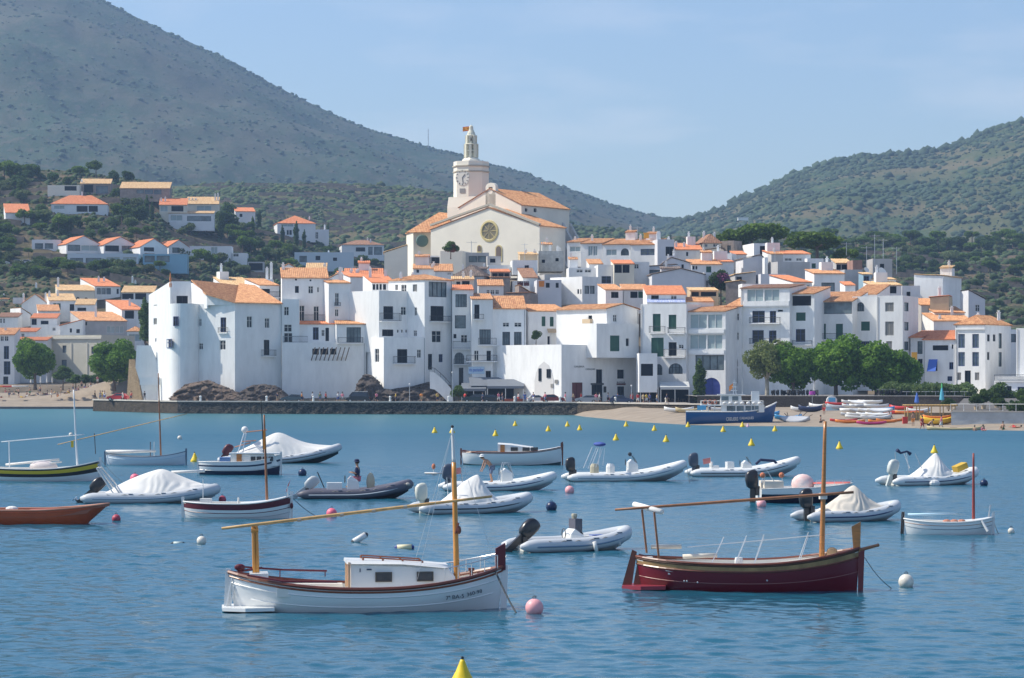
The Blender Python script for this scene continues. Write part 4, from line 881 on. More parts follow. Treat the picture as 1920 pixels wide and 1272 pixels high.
H('S',440,450,900,610,780,526,3,'sf',[(465,630,495,680,'o'),(510,630,535,680,'o'),(668,635,745,750,'g')],'white house with a turquoise shutter under a long orange roof',rise=70,D=9)
H('S',560,575,1080,570,700,531,3,'sf',[],'white house under a thin red ridge behind the turquoise shutter',rise=30,tilem=tile_red,D=7)
H('S',180,190,620,390,600,552,3,'sf',[(370,420,400,480,'o'),(580,420,610,500,'o')],'white house with a bright orange roof and two round white chimneys',rise=90,tilem=tile_red,D=9,chim=[(220,260,.4),(342,275,.4)])
H('S',420,620,890,290,500,558,6,'hip',[(645,300,690,345,'w'),(770,290,860,345,'w')],'summit house of the town, salmon hipped roof and pinkish walls',mat=cream,rise=125,tilem=tile_brown,D=11,chim=[(635,110,.6),(850,125,.5)])
H('S',610,870,1090,400,560,548,-10,'sl',[(735,455,870,530,'o')],'pinkish house with a grey slanting roof at the top of the town',mat=cream,rise=40,D=9,tilem=tile_dark)
H('S',885,1080,1100,250,440,560,-30,'flat',[],'bare brown chimney block beside the summit house',mat=brown,D=4)
H('S',860,1050,1085,440,570,544,-18,'flat',[],'white balcony terrace with a balustrade near the summit',D=5,parapet=.6)
H('S',1080,1090,1270,460,620,548,3,'sf',[],'little white house with a red roof left of the modern flat canopy',rise=45,tilem=tile_red,D=7)
H('S',1265,1380,1670,290,640,552,10,'flat',[(1470,330,1620,460,'n')],'modern white house with a flat canopy over a dark terrace, under the pine tree',D=9)
H('S',1085,1220,1545,520,820,536,6,'gf',[],'grey white house with a large blank gable below the modern house',mat=MATS['cool_render'],rise=55,D=9,tilem=tile_dark,ridge_t=.8)
H('S',1090,1100,1410,760,960,518,3,'sl',[(1120,790,1200,840,'n')],'grey terrace house with a tan sloping roof',mat=grey,rise=40,D=7,tilem=tile_pale)
H('S',1530,1540,1590,500,760,530,3,'flat',[],'narrow pale chimney stack house with a red base',D=3)
H('S',960,1180,1215,880,1140,490,-14,'sl',[],'bare brown wall house right of the bougainvillea',mat=brown,rise=30,D=7,tilem=tile_pale)
H('S',1195,1205,1760,895,960,478,3,'flat',[],'white parapet with small square holes above the pink eaves',D=5,parapet=.9)
H('S',425,440,850,1000,1120,480,3,'sf',[(450,1015,560,1080,'n'),(590,1015,820,1080,'n')],'roof terrace with laundry under a tan tiled roof',mat=tan,rise=40,tilem=tile_pale,D=6)
H('S',365,375,780,1165,1290,475,3,'sf',[],'white parapet house with a ribbed orange roof below the laundry',rise=62,D=5)
H('T',-20,30,590,345,480,540,6,'sf',[(230,400,330,440,'w'),(390,400,470,440,'w')],'white house with small windows under a long red roof near the ridge',rise=40,tilem=tile_red,D=8)
H('T',80,135,580,450,800,526,14,'flat',[],'large blank grey block with a sunlit white edge',mat=grey,D=8)
H('T',-130,-100,250,620,860,515,4,'flat',[],'plain grey white wall house between the blank block and the pink eaves',mat=MATS['cool_render'],D=8)
H('T',535,545,760,405,560,538,8,'flat',[],'sunlit white parapet house near the big round tree',D=7,parapet=.8)
H('T',755,765,950,410,560,542,3,'flat',[(790,480,920,530,'n')],'grey roof terrace house with a dark slot opening',mat=grey,D=7)
H('T',935,945,1160,475,640,534,3,'sf',[(950,490,1010,560,'n'),(1020,490,1120,560,'n')],'house with an ochre roof on thin white posts',mat=grey,rise=55,tilem=tile_pale,D=6)
H('T',1165,1175,1305,430,800,528,4,'flat',[],'tall narrow brick red wall house with two pipes',mat=nmat('brick_red_render',(.33,.19,.15),.9,.2,1),D=6)
H('T',600,640,1060,620,900,500,6,'sf',[(740,740,925,860,'c')],'white house with a tan attic roof and a tall pale window',rise=55,D=8,tilem=tile)
H('T',1050,1060,1310,560,900,512,3,'flat',[],'blank grey party wall behind the white attic house',mat=grey,D=7)
H('T',240,350,610,735,860,498,24,'sf',[(380,770,440,810,'w'),(540,770,580,820,'w')],'white house with the brightest orange roof on the right of the town',rise=92,tilem=tile_red,D=9)
H('T',1060,1070,1210,780,900,488,4,'sf',[],'rooftop lean-to with a red roof next to pink geraniums',rise=45,tilem=tile_red,D=5)
H('T',1310,1320,1440,630,800,505,3,'sf',[(1325,650,1400,760,'b')],'slim house with a yellow awning roof and a blue wall',mat=nmat('faded_blue_render',(.25,.38,.48),.8),rise=22,tilem=tile_pale,D=5)
H('T',1420,1430,1850,780,920,492,3,'sf',[(1540,790,1650,880,'s'),(1660,790,1780,890,'n')],'house with a sunlit attic and pale orange roof left of the white tall wall',rise=48,tilem=tile_pale,D=8)
H('T',1420,1430,1770,700,800,505,3,'sf',[],'thin yellow tiled roof in front of the concrete tower',rise=22,tilem=tile_pale,D=5)
H('T',1440,1450,1720,410,760,530,3,'flat',[],'grey concrete tower block bristling with antennas',mat=grey,D=7,parapet=.9)
H('J',35,40,160,410,520,500,3,'flat',[(70,450,96,480,'n')],'white rooftop cube left of the tall sunlit wall',D=7,parapet=.5)
H('J',120,310,480,345,640,505,-24,'sr',[],'tallest sunlit white wall at the right end of the town',rise=10,D=14,tilem=tile_pale)
H('J',160,168,320,540,700,488,5,'sf',[(175,630,200,660,'o'),(215,660,240,690,'o')],'grey rendered house with a dark orange roof under the tall white wall',mat=grey,rise=42,D=8)
H('J',225,350,438,488,640,486,-14,'sl',[(370,515,385,555,'o'),(395,515,408,555,'o'),(412,515,430,555,'o')],'ochre walled house with a sloping orange roof at the right of the town',mat=tan,rise=10,tilem=tile_red,D=8,chim=[(288,415,.5)])
H('J',232,250,505,645,760,478,6,'sf',[(400,660,440,690,'w')],'white house with a long orange roof behind the blue awning',rise=50,tilem=tile,D=8,chim=[(370,545,.7),(290,655,.2)])
H('J',228,255,455,590,680,484,5,'sf',[(262,600,340,625,'b')],'house with a tiny blue band window and orange roof, upper right of the town',rise=38,D=7,mat=white)
H('J',470,480,590,500,620,500,3,'sr',[],'grey white shed house left of the terraced slope',mat=MATS['cool_render'],rise=60,D=7,tilem=tile_dark)
H('J',740,750,800,700,1000,480,2,'flat',[(755,730,795,785,'c')],'white house filling the gap between the two end houses',D=6,parapet=.8)
# ---- modern houses on the left hillside
lm = nmat('hillside_white',(.74,.75,.76),.8,.05,.3)
H('L',258,345,660,980,1250,800,8,'flat',[(378,1020,468,1080,'G'),(485,1020,575,1080,'G')],'long white modern villa on the left hill with two wide windows',mat=lm,D=10)
H('L',640,720,1100,1030,1250,805,27,'gf',[(735,1035,870,1105,'c'),(880,1040,1060,1105,'L')],'first gabled white villa of the terrace on the left hill, orange roof edge',mat=lm,rise=92,tilem=tile_red,D=13)
H('L',1085,1125,1490,1040,1260,808,27,'gf',[(1140,1030,1290,1110,'o'),(1320,1030,1470,1110,'G')],'second gabled white villa of the terrace on the left hill',mat=lm,rise=92,tilem=tile_red,D=13)
H('L',1470,1520,1815,1060,1270,811,27,'gf',[(1560,1060,1670,1110,'o')],'third gabled white villa of the terrace on the left hill',mat=lm,rise=90,tilem=tile_red,D=13)
H('M',395,440,660,940,1150,814,27,'gf',[(480,950,560,1010,'G')],'fourth gabled white villa of the terrace on the left hill',mat=lm,rise=72,tilem=tile_red,D=13)
H('L',715,730,1500,1130,1300,796,3,'flat',[(760,1180,900,1250,'c'),(930,1180,1100,1250,'c'),(1150,1170,1300,1240,'L'),(1330,1170,1480,1240,'L')],'long lower floor of glazed balconies under the gabled villas',mat=nmat('blue_white_panel',(.55,.62,.68),.6),D=8)
H('M',150,160,640,1020,1200,798,3,'flat',[(180,1040,290,1110,'c'),(310,1040,450,1110,'c')],'bluish glass fronted block at the right end of the gabled villas',mat=nmat('blue_glass_panel',(.22,.42,.55),.4),D=8)
H('M',620,650,1120,935,1080,815,2,'flat',[(900,945,970,1020,'L')],'flat roofed grey white villa right of the gabled ones',mat=lm,D=8)
H('M',1100,1130,1290,1010,1150,800,2,'flat',[(1140,1015,1200,1050,'w')],'small white hillside house with white posts between pine trees',mat=lm,D=7)
H('M',1290,1300,1470,1105,1250,780,2,'flat',[(1310,1120,1460,1200,'n')],'dark garage like building on the left hill with a white roof edge',mat=grey,D=7)
H('L',535,555,1165,595,720,880,6,'hip',[(585,610,700,650,'L'),(830,615,950,680,'o'),(960,615,1060,680,'o')],'wide white villa with a low salmon hipped roof and a white chimney',mat=lm,rise=95,tilem=tile_red,D=12,chim=[(890,460,.5)])
H('L',-80,60,325,690,780,870,14,'sf',[(180,700,230,740,'o')],'white house with an orange roof at the left edge of the hill',mat=lm,rise=95,tilem=tile_red,D=10)
H('L',500,515,860,390,480,925,3,'flat',[(700,400,830,450,'o')],'small cream hilltop pavilion with a terrace',mat=palecream,D=7)
H('L',845,870,1200,375,520,920,5,'sf',[(910,385,1010,470,'n'),(1040,400,1170,480,'B')],'hilltop house with a thin orange roof over dark glazing',mat=brown,rise=50,tilem=tile_pale,D=9,chim=[(885,330,.2)])
H('L',1290,1300,1840,425,520,915,3,'sf',[(1480,440,1560,480,'c'),(1570,440,1660,485,'B'),(1670,440,1750,490,'B')],'long hilltop house with a light orange mono pitch roof and blue windows',mat=brown,rise=65,tilem=tile_pale,D=9)
H('M',320,340,640,490,680,860,5,'sf',[(350,500,430,560,'L'),(470,500,600,560,'o')],'stepped cream white villa with chimneys on the left hill, left half',mat=cream,rise=70,tilem=tile_red,D=9,chim=[(340,410,.5),(405,400,.5)])
H('M',600,640,985,480,700,857,5,'sf',[(745,500,905,560,'L'),(640,620,930,670,'B')],'stepped cream white villa with chimneys on the left hill, right half',mat=cream,rise=75,tilem=tile_pale,D=9,chim=[(665,415,.5),(700,415,.5),(735,415,.5),(945,365,.5),(975,360,.5)])
H('M',430,440,930,580,720,850,3,'sf',[(460,600,590,660,'L'),(640,610,900,665,'c')],'lower veranda wing of the stepped villa',mat=lm,rise=22,tilem=tile_pale,D=6)
H('M',1150,1165,1380,560,700,890,12,'sf',[(1210,585,1240,620,'o')],'small white house with a salmon roof between cypresses on the left hill',mat=lm,rise=40,tilem=tile_red,D=7)
H('N',-95,0,570,470,700,860,10,'hip',[(60,480,240,520,'L'),(140,570,170,640,'o'),(180,570,215,640,'o')],'big white villa with a vivid orange hipped roof among cypresses',mat=lm,rise=115,tilem=tile_red,D=14,chim=[(478,415,.5)])
H('N',505,515,770,560,760,850,8,'flat',[(560,600,610,700,'w')],'white side wing with a tall chimney, right of the vivid orange roof',mat=lm,D=8,chim=[(705,490,.5)])
H('N',800,960,1590,790,960,845,8,'hip',[(1170,828,1310,890,'o'),(1355,820,1420,940,'c'),(1440,820,1560,940,'c')],'white bungalow with a faded roof left of the church',mat=lm,rise=70,tilem=tile_brown,D=12,chim=[(1345,680,.6),(1390,765,.2)])
H('N',230,255,1140,900,1120,790,4,'flat',[(330,955,440,1050,'G'),(570,955,640,1020,'o'),(830,980,890,1030,'o')],'long bluish white low villa in front of the vivid orange roof',mat=nmat('blue_white_panel',(.55,.62,.68)),D=8,chim=[(765,895,.5)])
# ---- the church
def church():
 ox,oy,s = TFS['K']
 ch = nmat('church_render',(.74,.69,.60))
 a = H('K',398,1325,1482,880,1260,562,-34,'gf',[],'white church with an octagonal clock tower and round rose window, crowning the old town',mat=ch,rise=170,ridge_t=.54,name='church',cat='church',D=10,over=.35,tilem=tile)
 root = a['root']
 def wallpt(X_,Y_,o=.0):
  p,q = a['L'](a['xa'],0),a['L'](a['xb'],0);wp = (p[0] + a['c'][0],p[1] + a['c'][1]);wq = (q[0] + a['c'][0],q[1] + a['c'][1])
  u,z = hit(ox + X_ / s,oy + Y_ / s,wp,wq);return Vector((p[0],p[1],0)) + a['ux'] * u - a['uy'] * o + Vector((0,0,z - a['zb']))
 # rose window: moulded ring, recessed glass and spokes
 c = wallpt(897,925);r = (wallpt(960,925) - c).length;ux,uy = a['ux'],a['uy'];up = Vector((0,0,1))
 ring = MB();n = 32
 def circ(rr,o): return [c + (ux * cos(2 * pi * k / n) + up * sin(2 * pi * k / n)) * rr - uy * o for k in range(n)]
 ring.loft([circ(r * 1.22,0),circ(r * 1.2,.14),circ(r * 1.0,.2),circ(r * .93,.02)]);w_ = ring.build('rose_window',nmat('yellow_stone',(.60,.50,.24),.9),root)
 gl = MB();gl.add(circ(r * .95,.02),[tuple(range(n))]);gl.build('pane',nmat('rose_glass',(.20,.17,.11),.4),w_)
 sp = MB()
 for k in range(8):
  dd = ux * cos(pi * k / 4) + up * sin(pi * k / 4);sp.tube([c + dd * r * .2 - uy * .06,c + dd * r * .93 - uy * .06],.06,4)
 sp.build('tracery',nmat('yellow_stone',(.5,.42,.2)),w_)
 for (x0,y0,x1,y1) in ((795,1042,832,1110),(950,1042,1008,1185)):
  m = MB();q0 = wallpt(x0,y1);q1 = wallpt(x1,y0);wd = (q1 - q0).dot(ux);ht = q1.z - q0.z;rr = wd / 2
  pts = [q0,q0 + ux * wd,*[q0 + ux * (rr + rr * cos(t)) + up * (ht - rr + rr * sin(t)) for t in np.linspace(0,pi,9)]]
  m.prism([p - uy * .015 for p in pts],-uy * .12);f = m.build('door' if y1 > 1150 else 'window',nmat('yellow_stone',(.5,.42,.2)),root)
  m = MB();cc = sum(pts,Vector()) / len(pts);m.prism([cc + (p - cc) * .72 - uy * .15 for p in pts],-uy * .04);m.build('panel' if y1 > 1150 else 'pane',nmat('old_oak',(.16,.12,.10),.7),f)
 # gable coping
 cp = MB();e0,ap,e1 = wallpt(398,884),wallpt(898,708),wallpt(1325,878)
 for p,q in ((e0,ap),(ap,e1)): cp.prism([p - uy * .3,q - uy * .3,q - uy * .3 + up * .45,p - uy * .3 + up * .45],uy * .8)
 cp.build('coping',nmat('coping_stone',(.46,.42,.34),.9),root)
 # upper nave with its side wall, buttresses and roof: built as a hidden-parented volume of the same church
 def vol(x0,xc,x1,yt,yb,Y,rot,rise,D,rt=.5,wins=(),tilem=tile):
  b = H('K',x0,xc,x1,yt,yb,Y,rot,'gf',wins,'x',mat=ch,rise=rise,ridge_t=rt,D=D,over=.3,tilem=tilem)
  off = b['root'].location - root.location
  for k in CH.pop(b['root'].name,[]):
   k.parent = root;k.location = k.location + off;CH[root.name].append(k)
   if k.name.startswith('wall'): k.name = 'nave_wall'
   if k.name.startswith('roof'): k.name = 'nave_roof'
  bpy.data.objects.remove(b['root']);return b,off
 b,off = vol(640,1170,1600,702,1100,573,-34,150,19,.5,[(1200,730,1222,760,'n'),(1275,730,1300,765,'n')])
 for t in (8,12,16,19):      # flying buttresses down the side
  m = MB();p = Vector((*b['L'](b['xb'],t),0)) + off;ux2 = b['ux'];zt = b['z1']
  tri = [p + up * (zt - 3),p + up * (zt - 14),p + ux2 * 7 + up * (zt - 14)]
  m.prism([q + Vector((0,0,0)) for q in tri],b['uy'] * .8);m.build('buttress',nmat('buttress_stone',(.52,.50,.47),.9,.1,.8),root)
 # bell gable over the nave front
 def npt(X_,Y_,o=0.):
  p,q = b['L'](b['xa'],0),b['L'](b['xb'],0);wp = (p[0] + b['c'][0],p[1] + b['c'][1]);wq = (q[0] + b['c'][0],q[1] + b['c'][1])
  u,z = hit(ox + X_ / s,oy + Y_ / s,wp,wq);return Vector((p[0],p[1],0)) + off + b['ux'] * u - b['uy'] * o + Vector((0,0,z - b['zb']))
 m = MB();P0,P1 = npt(865,620),npt(950,620);wdt = (P1 - P0).length;ht = npt(865,520).z - P0.z;uxx = b['ux']
 for x0,x1 in ((0,.3),(.7,1)): m.prism([P0 + uxx * wdt * x0 - up * 3,P0 + uxx * wdt * x1 - up * 3,P0 + uxx * wdt * x1 + up * ht * .7,P0 + uxx * wdt * x0 + up * ht * .7],b['uy'] * 1.0)
 hd = [P0 + uxx * wdt * .5 + uxx * wdt * .5 * cos(t) + up * (ht * .7 + ht * .35 * sin(t)) for t in np.linspace(0,pi,9)];m.prism(hd,b['uy'] * 1.0)
 m.prism([P0 - up * 3,P1 - up * 3,P1 + up * .3,P0 + up * .3],b['uy'] * 1.0);bf = m.build('bell_gable',ch,root)
 bl = MB();cc = P0 + uxx * wdt * .5 + b['uy'] * .5 + up * ht * .2;bl.lathe(tuple(cc),[(.35,0),(.28,.3),(.18,.6),(.05,.75)],10);bl.build('bell',nmat('bronze',(.10,.08,.05),.4,metal=.8),bf)
 # tower: base, octagon, cornices, cone, lantern
 tY = 590;tp = lambda X_,Y_: P(ox + X_ / s,oy + Y_ / s,tY) - root.location
 c0 = tp(742,800);sc_ = tY / FPX / s
 t = MB();z = lambda Y_: tp(0,Y_).z
 hw = 118 * sc_;zz0,zz1 = z(1250),z(690)
 ang = R(-30)
 def sq(h_,zv): return [Vector((c0.x,c0.y,0)) + Matrix.Rotation(ang,3,'Z') @ Vector((sx * h_,sy * h_,0)) + up * zv for sx,sy in ((-1,-1),(1,-1),(1,1),(-1,1))]
 t.loft([sq(170 * sc_ / 1.15,zz0),sq(170 * sc_ / 1.15,zz1 - 1),sq(140 * sc_,z(640))],0,True,True);t.build('tower_base',ch,root)
 def octa(r_,zv,n=8,ph=0): return [Vector((c0.x,c0.y,zv)) + Vector((r_ * cos(ang + pi / 8 + ph + 2 * pi * k / n),r_ * sin(ang + pi / 8 + ph + 2 * pi * k / n),0)) for k in range(n)]
 rr = 152 * sc_
 t = MB();t.loft([octa(rr,z(700)),octa(rr,z(345))],0,True,True);t.build('tower',ch,root)
 for yy,e in ((425,1.05),(378,1.07)):
  m = MB();m.loft([octa(rr * 1.0,z(yy + 6)),octa(rr * e,z(yy + 3)),octa(rr * e,z(yy - 6)),octa(rr * 1.0,z(yy - 8))]);m.build('cornice',nmat('coping_stone',(.46,.42,.34)),root)
 m = MB();m.loft([octa(rr,z(345)),octa(rr,z(336)),octa(rr * .92,z(336)),octa(rr * .92,z(350))]);m.build('tower_parapet',ch,root)
 m = MB();m.loft([octa(rr * .55,z(345)),octa(rr * .5,z(318)),octa(rr * .33,z(296))],0,True,True);m.build('lantern_base',ch,root)
 m = MB()      # open lantern: eight piers, two storeys
 for (ya,yb_,r_) in ((298,185,50),(182,112,38)):
  for k in range(8):
   a_ = ang + 2 * pi * k / 8 + pi / 8;p = Vector((c0.x + r_ * sc_ * cos(a_),c0.y + r_ * sc_ * sin(a_),0));m.box((p.x,p.y,(z(ya) + z(yb_)) / 2),(.62,.62,z(yb_) - z(ya)),a_)
  m.loft([octa(r_ * sc_ * 1.22,z(yb_ + 6)),octa(r_ * sc_ * 1.28,z(yb_)),octa(r_ * sc_ * 1.0,z(yb_ - 6))],0,True,True)
  m.loft([octa(r_ * sc_ * 1.15,z(ya - (ya - yb_) * .45)),octa(r_ * sc_ * 1.15,z(ya - (ya - yb_) * .55))],0,True,True)
  m.loft([octa(r_ * sc_ * .8,z(ya)),octa(r_ * sc_ * .8,z(ya - (ya - yb_) * .38))],0,True,True)
 m.lathe((c0.x,c0.y,z(110)),[(38 * sc_,0),(34 * sc_,.5),(20 * sc_,1.2),(16 * sc_,2.0),(.1,2.3)],12);m.build('lantern',nmat('lantern_stone',(.66,.64,.52),.9),root)
 for (za,sz) in ((262,10),(160,8)):
  bl = MB();bl.lathe((c0.x,c0.y - 1.2,z(za)),[(sz * sc_,0),(sz * .8 * sc_,.5),(sz * .5 * sc_,1.0),(.05,1.3)],10);bl.build('bell',nmat('bronze',(.10,.08,.05)),root)
 # clock on the face turned to the bay
 fn = Vector((sin(ang) * 1,-cos(ang),0));fd = Vector((cos(ang),sin(ang),0));cc = Vector((c0.x,c0.y,0)) + fn * (rr * cos(pi / 8) + .03) + up * z(478)
 m = MB();m.add([cc + (fd * cos(2 * pi * k / 24) + up * sin(2 * pi * k / 24)) * 1.75 for k in range(24)] + [cc + fn * .08 + (fd * cos(2 * pi * k / 24) + up * sin(2 * pi * k / 24)) * 1.75 for k in range(24)],[tuple(range(24,48))] + [(k,(k + 1) % 24,24 + (k + 1) % 24,24 + k) for k in range(24)])
 ck = m.build('clock_face',nmat('clock_plate',(.62,.60,.55),.7),root)
 m = MB()
 for k in range(12): dd = fd * sin(2 * pi * k / 12) + up * cos(2 * pi * k / 12);m.tube([cc + dd * 1.3 + fn * .1,cc + dd * 1.65 + fn * .1],.08,4)
 m.tube([cc + fn * .12,cc + fn * .12 + (fd * .7 + up * .7)],.09,4);m.tube([cc + fn * .12,cc + fn * .12 - up * 1.3 + fd * .2],.07,4);m.build('clock_hands',iron,root)
 m = MB();q = cc - up * 2.9 + fn * .02;m.prism([q - fd * .7 - up * .5,q + fd * .7 - up * .5,q + fd * .7 + up * .5,q - fd * .7 + up * .5],fn * .05);m.build('plaque',nmat('plaque_grey',(.25,.24,.23),.8),root)
 # left chapel: apse-like block with its hipped roof and round window
 b2,off2 = vol(182,250,520,932,1260,582,12,10,9,.5)
 e = lambda X_,Y_,Yd: P(ox + X_ / s,oy + Y_ / s,Yd) - root.location
 rb = MB();ribbed(rb,[e(186,938,581),e(565,930,580.5),e(560,775,591),e(470,772,592)]);rb.build('chapel_roof',tile,root)
 m = MB();c3 = e(325,1008,581.0);m.add([c3 + Vector((cos(2 * pi * k / 20) * 2.5 * .55,-.35,sin(2 * pi * k / 20) * 2.5 * .55)) for k in range(20)] + [c3 + Vector((cos(2 * pi * k / 20) * 2.5 * .45,-.9,sin(2 * pi * k / 20) * 2.5 * .45)) for k in range(20)],[(k,(k + 1) % 20,20 + (k + 1) % 20,20 + k) for k in range(20)] + [tuple(range(20,40))])
 m.build('round_window',nmat('green_glass',(.10,.16,.12),.3),root)
 H('K',0,2,200,1110,1300,556,2,'sl',[],'low cream wall with a sloping top running up to the church',mat=ch,rise=66,D=9,tilem=tile_pale,name='annex',cat='annex')
 # flag on the lantern
 fl = thing('flag','red and yellow striped flag flying at the top of the church tower','flag',tuple(root.location + Vector((c0.x,c0.y,z(95)))))
 m = MB();m.tube([(0,0,-.6),(0,0,1.7)],.05,5);m.build('pole',steel,fl)
 m = MB();n = 10
 for j in range(5):
  rows = [[Vector((-.06 - i * .2,.1 * sin(i * 1.1),1.65 - j * .2 - .02 * i)),Vector((-.06 - i * .2,.1 * sin(i * 1.1),1.65 - (j + 1) * .2 - .02 * i))] for i in range(n)]
  m.loft(rows,j % 2,False)
 m.build('cloth',[nmat('flag_red',(.75,.06,.03),.8),nmat('flag_yellow',(.85,.55,.04),.8)],fl)
church()
# ================================================================ trees, scrub, rocks
def leafmat(name,a,b,rnd=.22):
 m = nmat(name,a,.75,0,1.1,col2=b,objrand=rnd,spec=.2,detail=5,lo=.35,hi=.65)
 n = m.node_tree.nodes;l = m.node_tree.links;tr = n.new('ShaderNodeBsdfTranslucent');ms = n.new('ShaderNodeMixShader');ms.inputs[0].default_value = .42;bs = n['Principled BSDF']
 l.new(bs.inputs['Base Color'].links[0].from_socket,tr.inputs[0]);l.new(bs.outputs[0],ms.inputs[1]);l.new(tr.outputs[0],ms.inputs[2]);l.new(ms.outputs[0],n['Material Output'].inputs[0]);return m
L_plane = leafmat('plane_leaves',(.035,.10,.014),(.24,.42,.055),.1)  # noise paints sunlit highlights and dark shade into the leaf colour
L_pale = leafmat('pale_leaves',(.13,.17,.055),(.24,.28,.10),.05)
L_pine = leafmat('pine_needles',(.06,.12,.018),(.17,.26,.04),.25)
L_dark = leafmat('dark_leaves',(.045,.09,.028),(.12,.19,.05),.3)
L_olive = leafmat('olive_leaves',(.085,.125,.05),(.19,.23,.095),.3)
L_tam = leafmat('tamarisk_leaves',(.09,.15,.05),(.18,.25,.09),.1)
bark = nmat('bark',(.15,.11,.08),.95,.3,3,bump=.5,bscale=12)
barkp = nmat('pale_bark',(.34,.31,.25),.9,.3,2.5,bump=.4,bscale=9)
ICO = None
def ico():
 global ICO
 if ICO is None:
  bm = bmesh.new();bmesh.ops.create_icosphere(bm,subdivisions=1,radius=1);ICO = (np.array([v.co[:] for v in bm.verts]),np.array([[v.index for v in f.verts] for f in bm.faces]));bm.free()
 return ICO
RS = np.random.RandomState(11)
def blobs(C,Rr,jit=.28,flat=.8):
 iv,jf = ico();n = len(C);Rr = np.asarray(Rr)[:,None,None]
 V = C[:,None,:] + iv[None] * Rr * (1 + RS.uniform(-jit,jit,(n,len(iv),1))) * np.array([1,1,flat])
 F = jf[None] + (np.arange(n) * len(iv))[:,None,None]
 return V.reshape(-1,3),F.reshape(-1,3)
def leaves(C,size):
 n = len(C);a = RS.normal(size=(n,3));a /= np.linalg.norm(a,axis=1,keepdims=True);b = RS.normal(size=(n,3));b -= a * (a * b).sum(1,keepdims=True);b /= np.linalg.norm(b,axis=1,keepdims=True)
 s = size * RS.uniform(.6,1.3,(n,1));V = np.stack([C - a * s,C - b * s * .6,C + a * s,C + b * s * .6],1).reshape(-1,3)
 return V,np.arange(n * 4).reshape(-1,4)
def crown_mesh(name,lobes,n,size,mat,core=.6):
 """lobes: (x, y, z, rx, rz)"""
 L = np.array(lobes);w_ = L[:,3] ** 2;idx = RS.choice(len(L),n,p=w_ / w_.sum())
 d = RS.normal(size=(n,3));d /= np.linalg.norm(d,axis=1,keepdims=True);r = RS.uniform(.72,1.08,(n,1)) ** .7
 C = L[idx,:3] + d * r * np.stack([L[idx,3],L[idx,3],L[idx,4]],1)
 V,F = leaves(C,size)
 iv,jf = ico();k = len(L);V2 = L[:,None,:3] + iv[None] * (np.stack([L[:,3],L[:,3],L[:,4]],1) * core)[:,None,:] * (1 + RS.uniform(-.2,.2,(k,len(iv),1)))
 F2 = (jf[None] + (np.arange(k) * len(iv))[:,None,None]).reshape(-1,3) + len(V)
 Vn = np.vstack([V,V2.reshape(-1,3)]);me = bpy.data.meshes.new(name);me.from_pydata(Vn.tolist(),[],F.tolist() + F2.tolist());me.materials.append(mat);me.update();return me
def lobes_round(R_,H0,H1,k,lr,seed):
 q = np.random.RandomState(seed);out = []
 zc = (H0 + H1) / 2;hz = (H1 - H0) / 2
 for _ in range(k):
  d = q.normal(size=3);d /= np.linalg.norm(d);rr = q.uniform(.35,.85);l = lr * q.uniform(.7,1.25)
  out.append((d[0] * R_ * rr,d[1] * R_ * rr,zc + d[2] * (hz - l * .3) * rr,l,l * .85))
 return out
def trunk_mesh(h,r,limbs,mat,seed=0,spread=1.6,top=None):
 q = random.Random(seed);m = MB();top = top or h * 1.7
 m.tube([(0,0,-.6),(0,0,.1),(.05,.03,h * .5),(0,0,h)],[r * 1.5,r * 1.1,r * .9,r * .8],8)
 for i in range(limbs):
  a = 2 * pi * i / limbs + q.uniform(-.3,.3);s = spread * q.uniform(.7,1.2)
  m.tube([(0,0,h * .9),(cos(a) * s * .4,sin(a) * s * .4,h * .9 + (top - h) * .4),(cos(a) * s,sin(a) * s,top)],[r * .6,r * .4,r * .15],6)
 return m.mesh('trunk',mat,True)
PROTO = {}
def proto(key,cm,tm): PROTO.setdefault(key,[]).append((cm,tm))
for sd_ in range(3):
 proto('plane',crown_mesh('crown',lobes_round(4.7,1.0,9.6,40,1.6,sd_),13000,.26,L_plane),trunk_mesh(2.6,.32,5,bark,sd_))
proto('pale',crown_mesh('crown',lobes_round(3.7,3.1,9.3,26,1.25,9),6500,.24,L_pale,.5),trunk_mesh(3.4,.36,6,barkp,4))
proto('small',crown_mesh('crown',lobes_round(2.0,1.4,5.0,14,.95,5),2600,.22,L_dark),trunk_mesh(2.0,.14,4,bark,2,1.0))
for sd_ in range(2):
 lb = [(x * 1.0,y,2.2 + z * .5,r,r * .8) for x,y,z,r,_ in lobes_round(5.6,0,3.0,26,1.4,20 + sd_)]
 proto('tamarisk',crown_mesh('crown',[(x * 1.3,y * .7,z,r,rz) for x,y,z,r,rz in lb],9000,.24,L_tam),trunk_mesh(1.6,.22,6,bark,3,3.0,3.2))
for sd_ in range(4):
 q = np.random.RandomState(40 + sd_);lb = []
 for _ in range(13): a = q.uniform(0,6.28);r = 3.1 * q.uniform(0,1) ** .5;lb.append((r * cos(a),r * sin(a),6.2 + q.uniform(-.6,1.0) - r * .22,1.5 * q.uniform(.7,1.2),1.0))
 proto('pine',crown_mesh('crown',lb,1500,.42,L_pine),trunk_mesh(5.0,.24,4,bark,sd_,1.8,6.3))
for sd_ in range(3):
 proto('oak',crown_mesh('crown',lobes_round(2.9,.8,6.6,15,1.35,60 + sd_),1500,.40,L_dark),trunk_mesh(1.8,.22,3,bark,sd_))
 proto('bushy',crown_mesh('crown',lobes_round(2.7,.6,5.2,14,1.2,70 + sd_),1400,.38,L_olive),trunk_mesh(1.5,.2,3,bark,sd_))
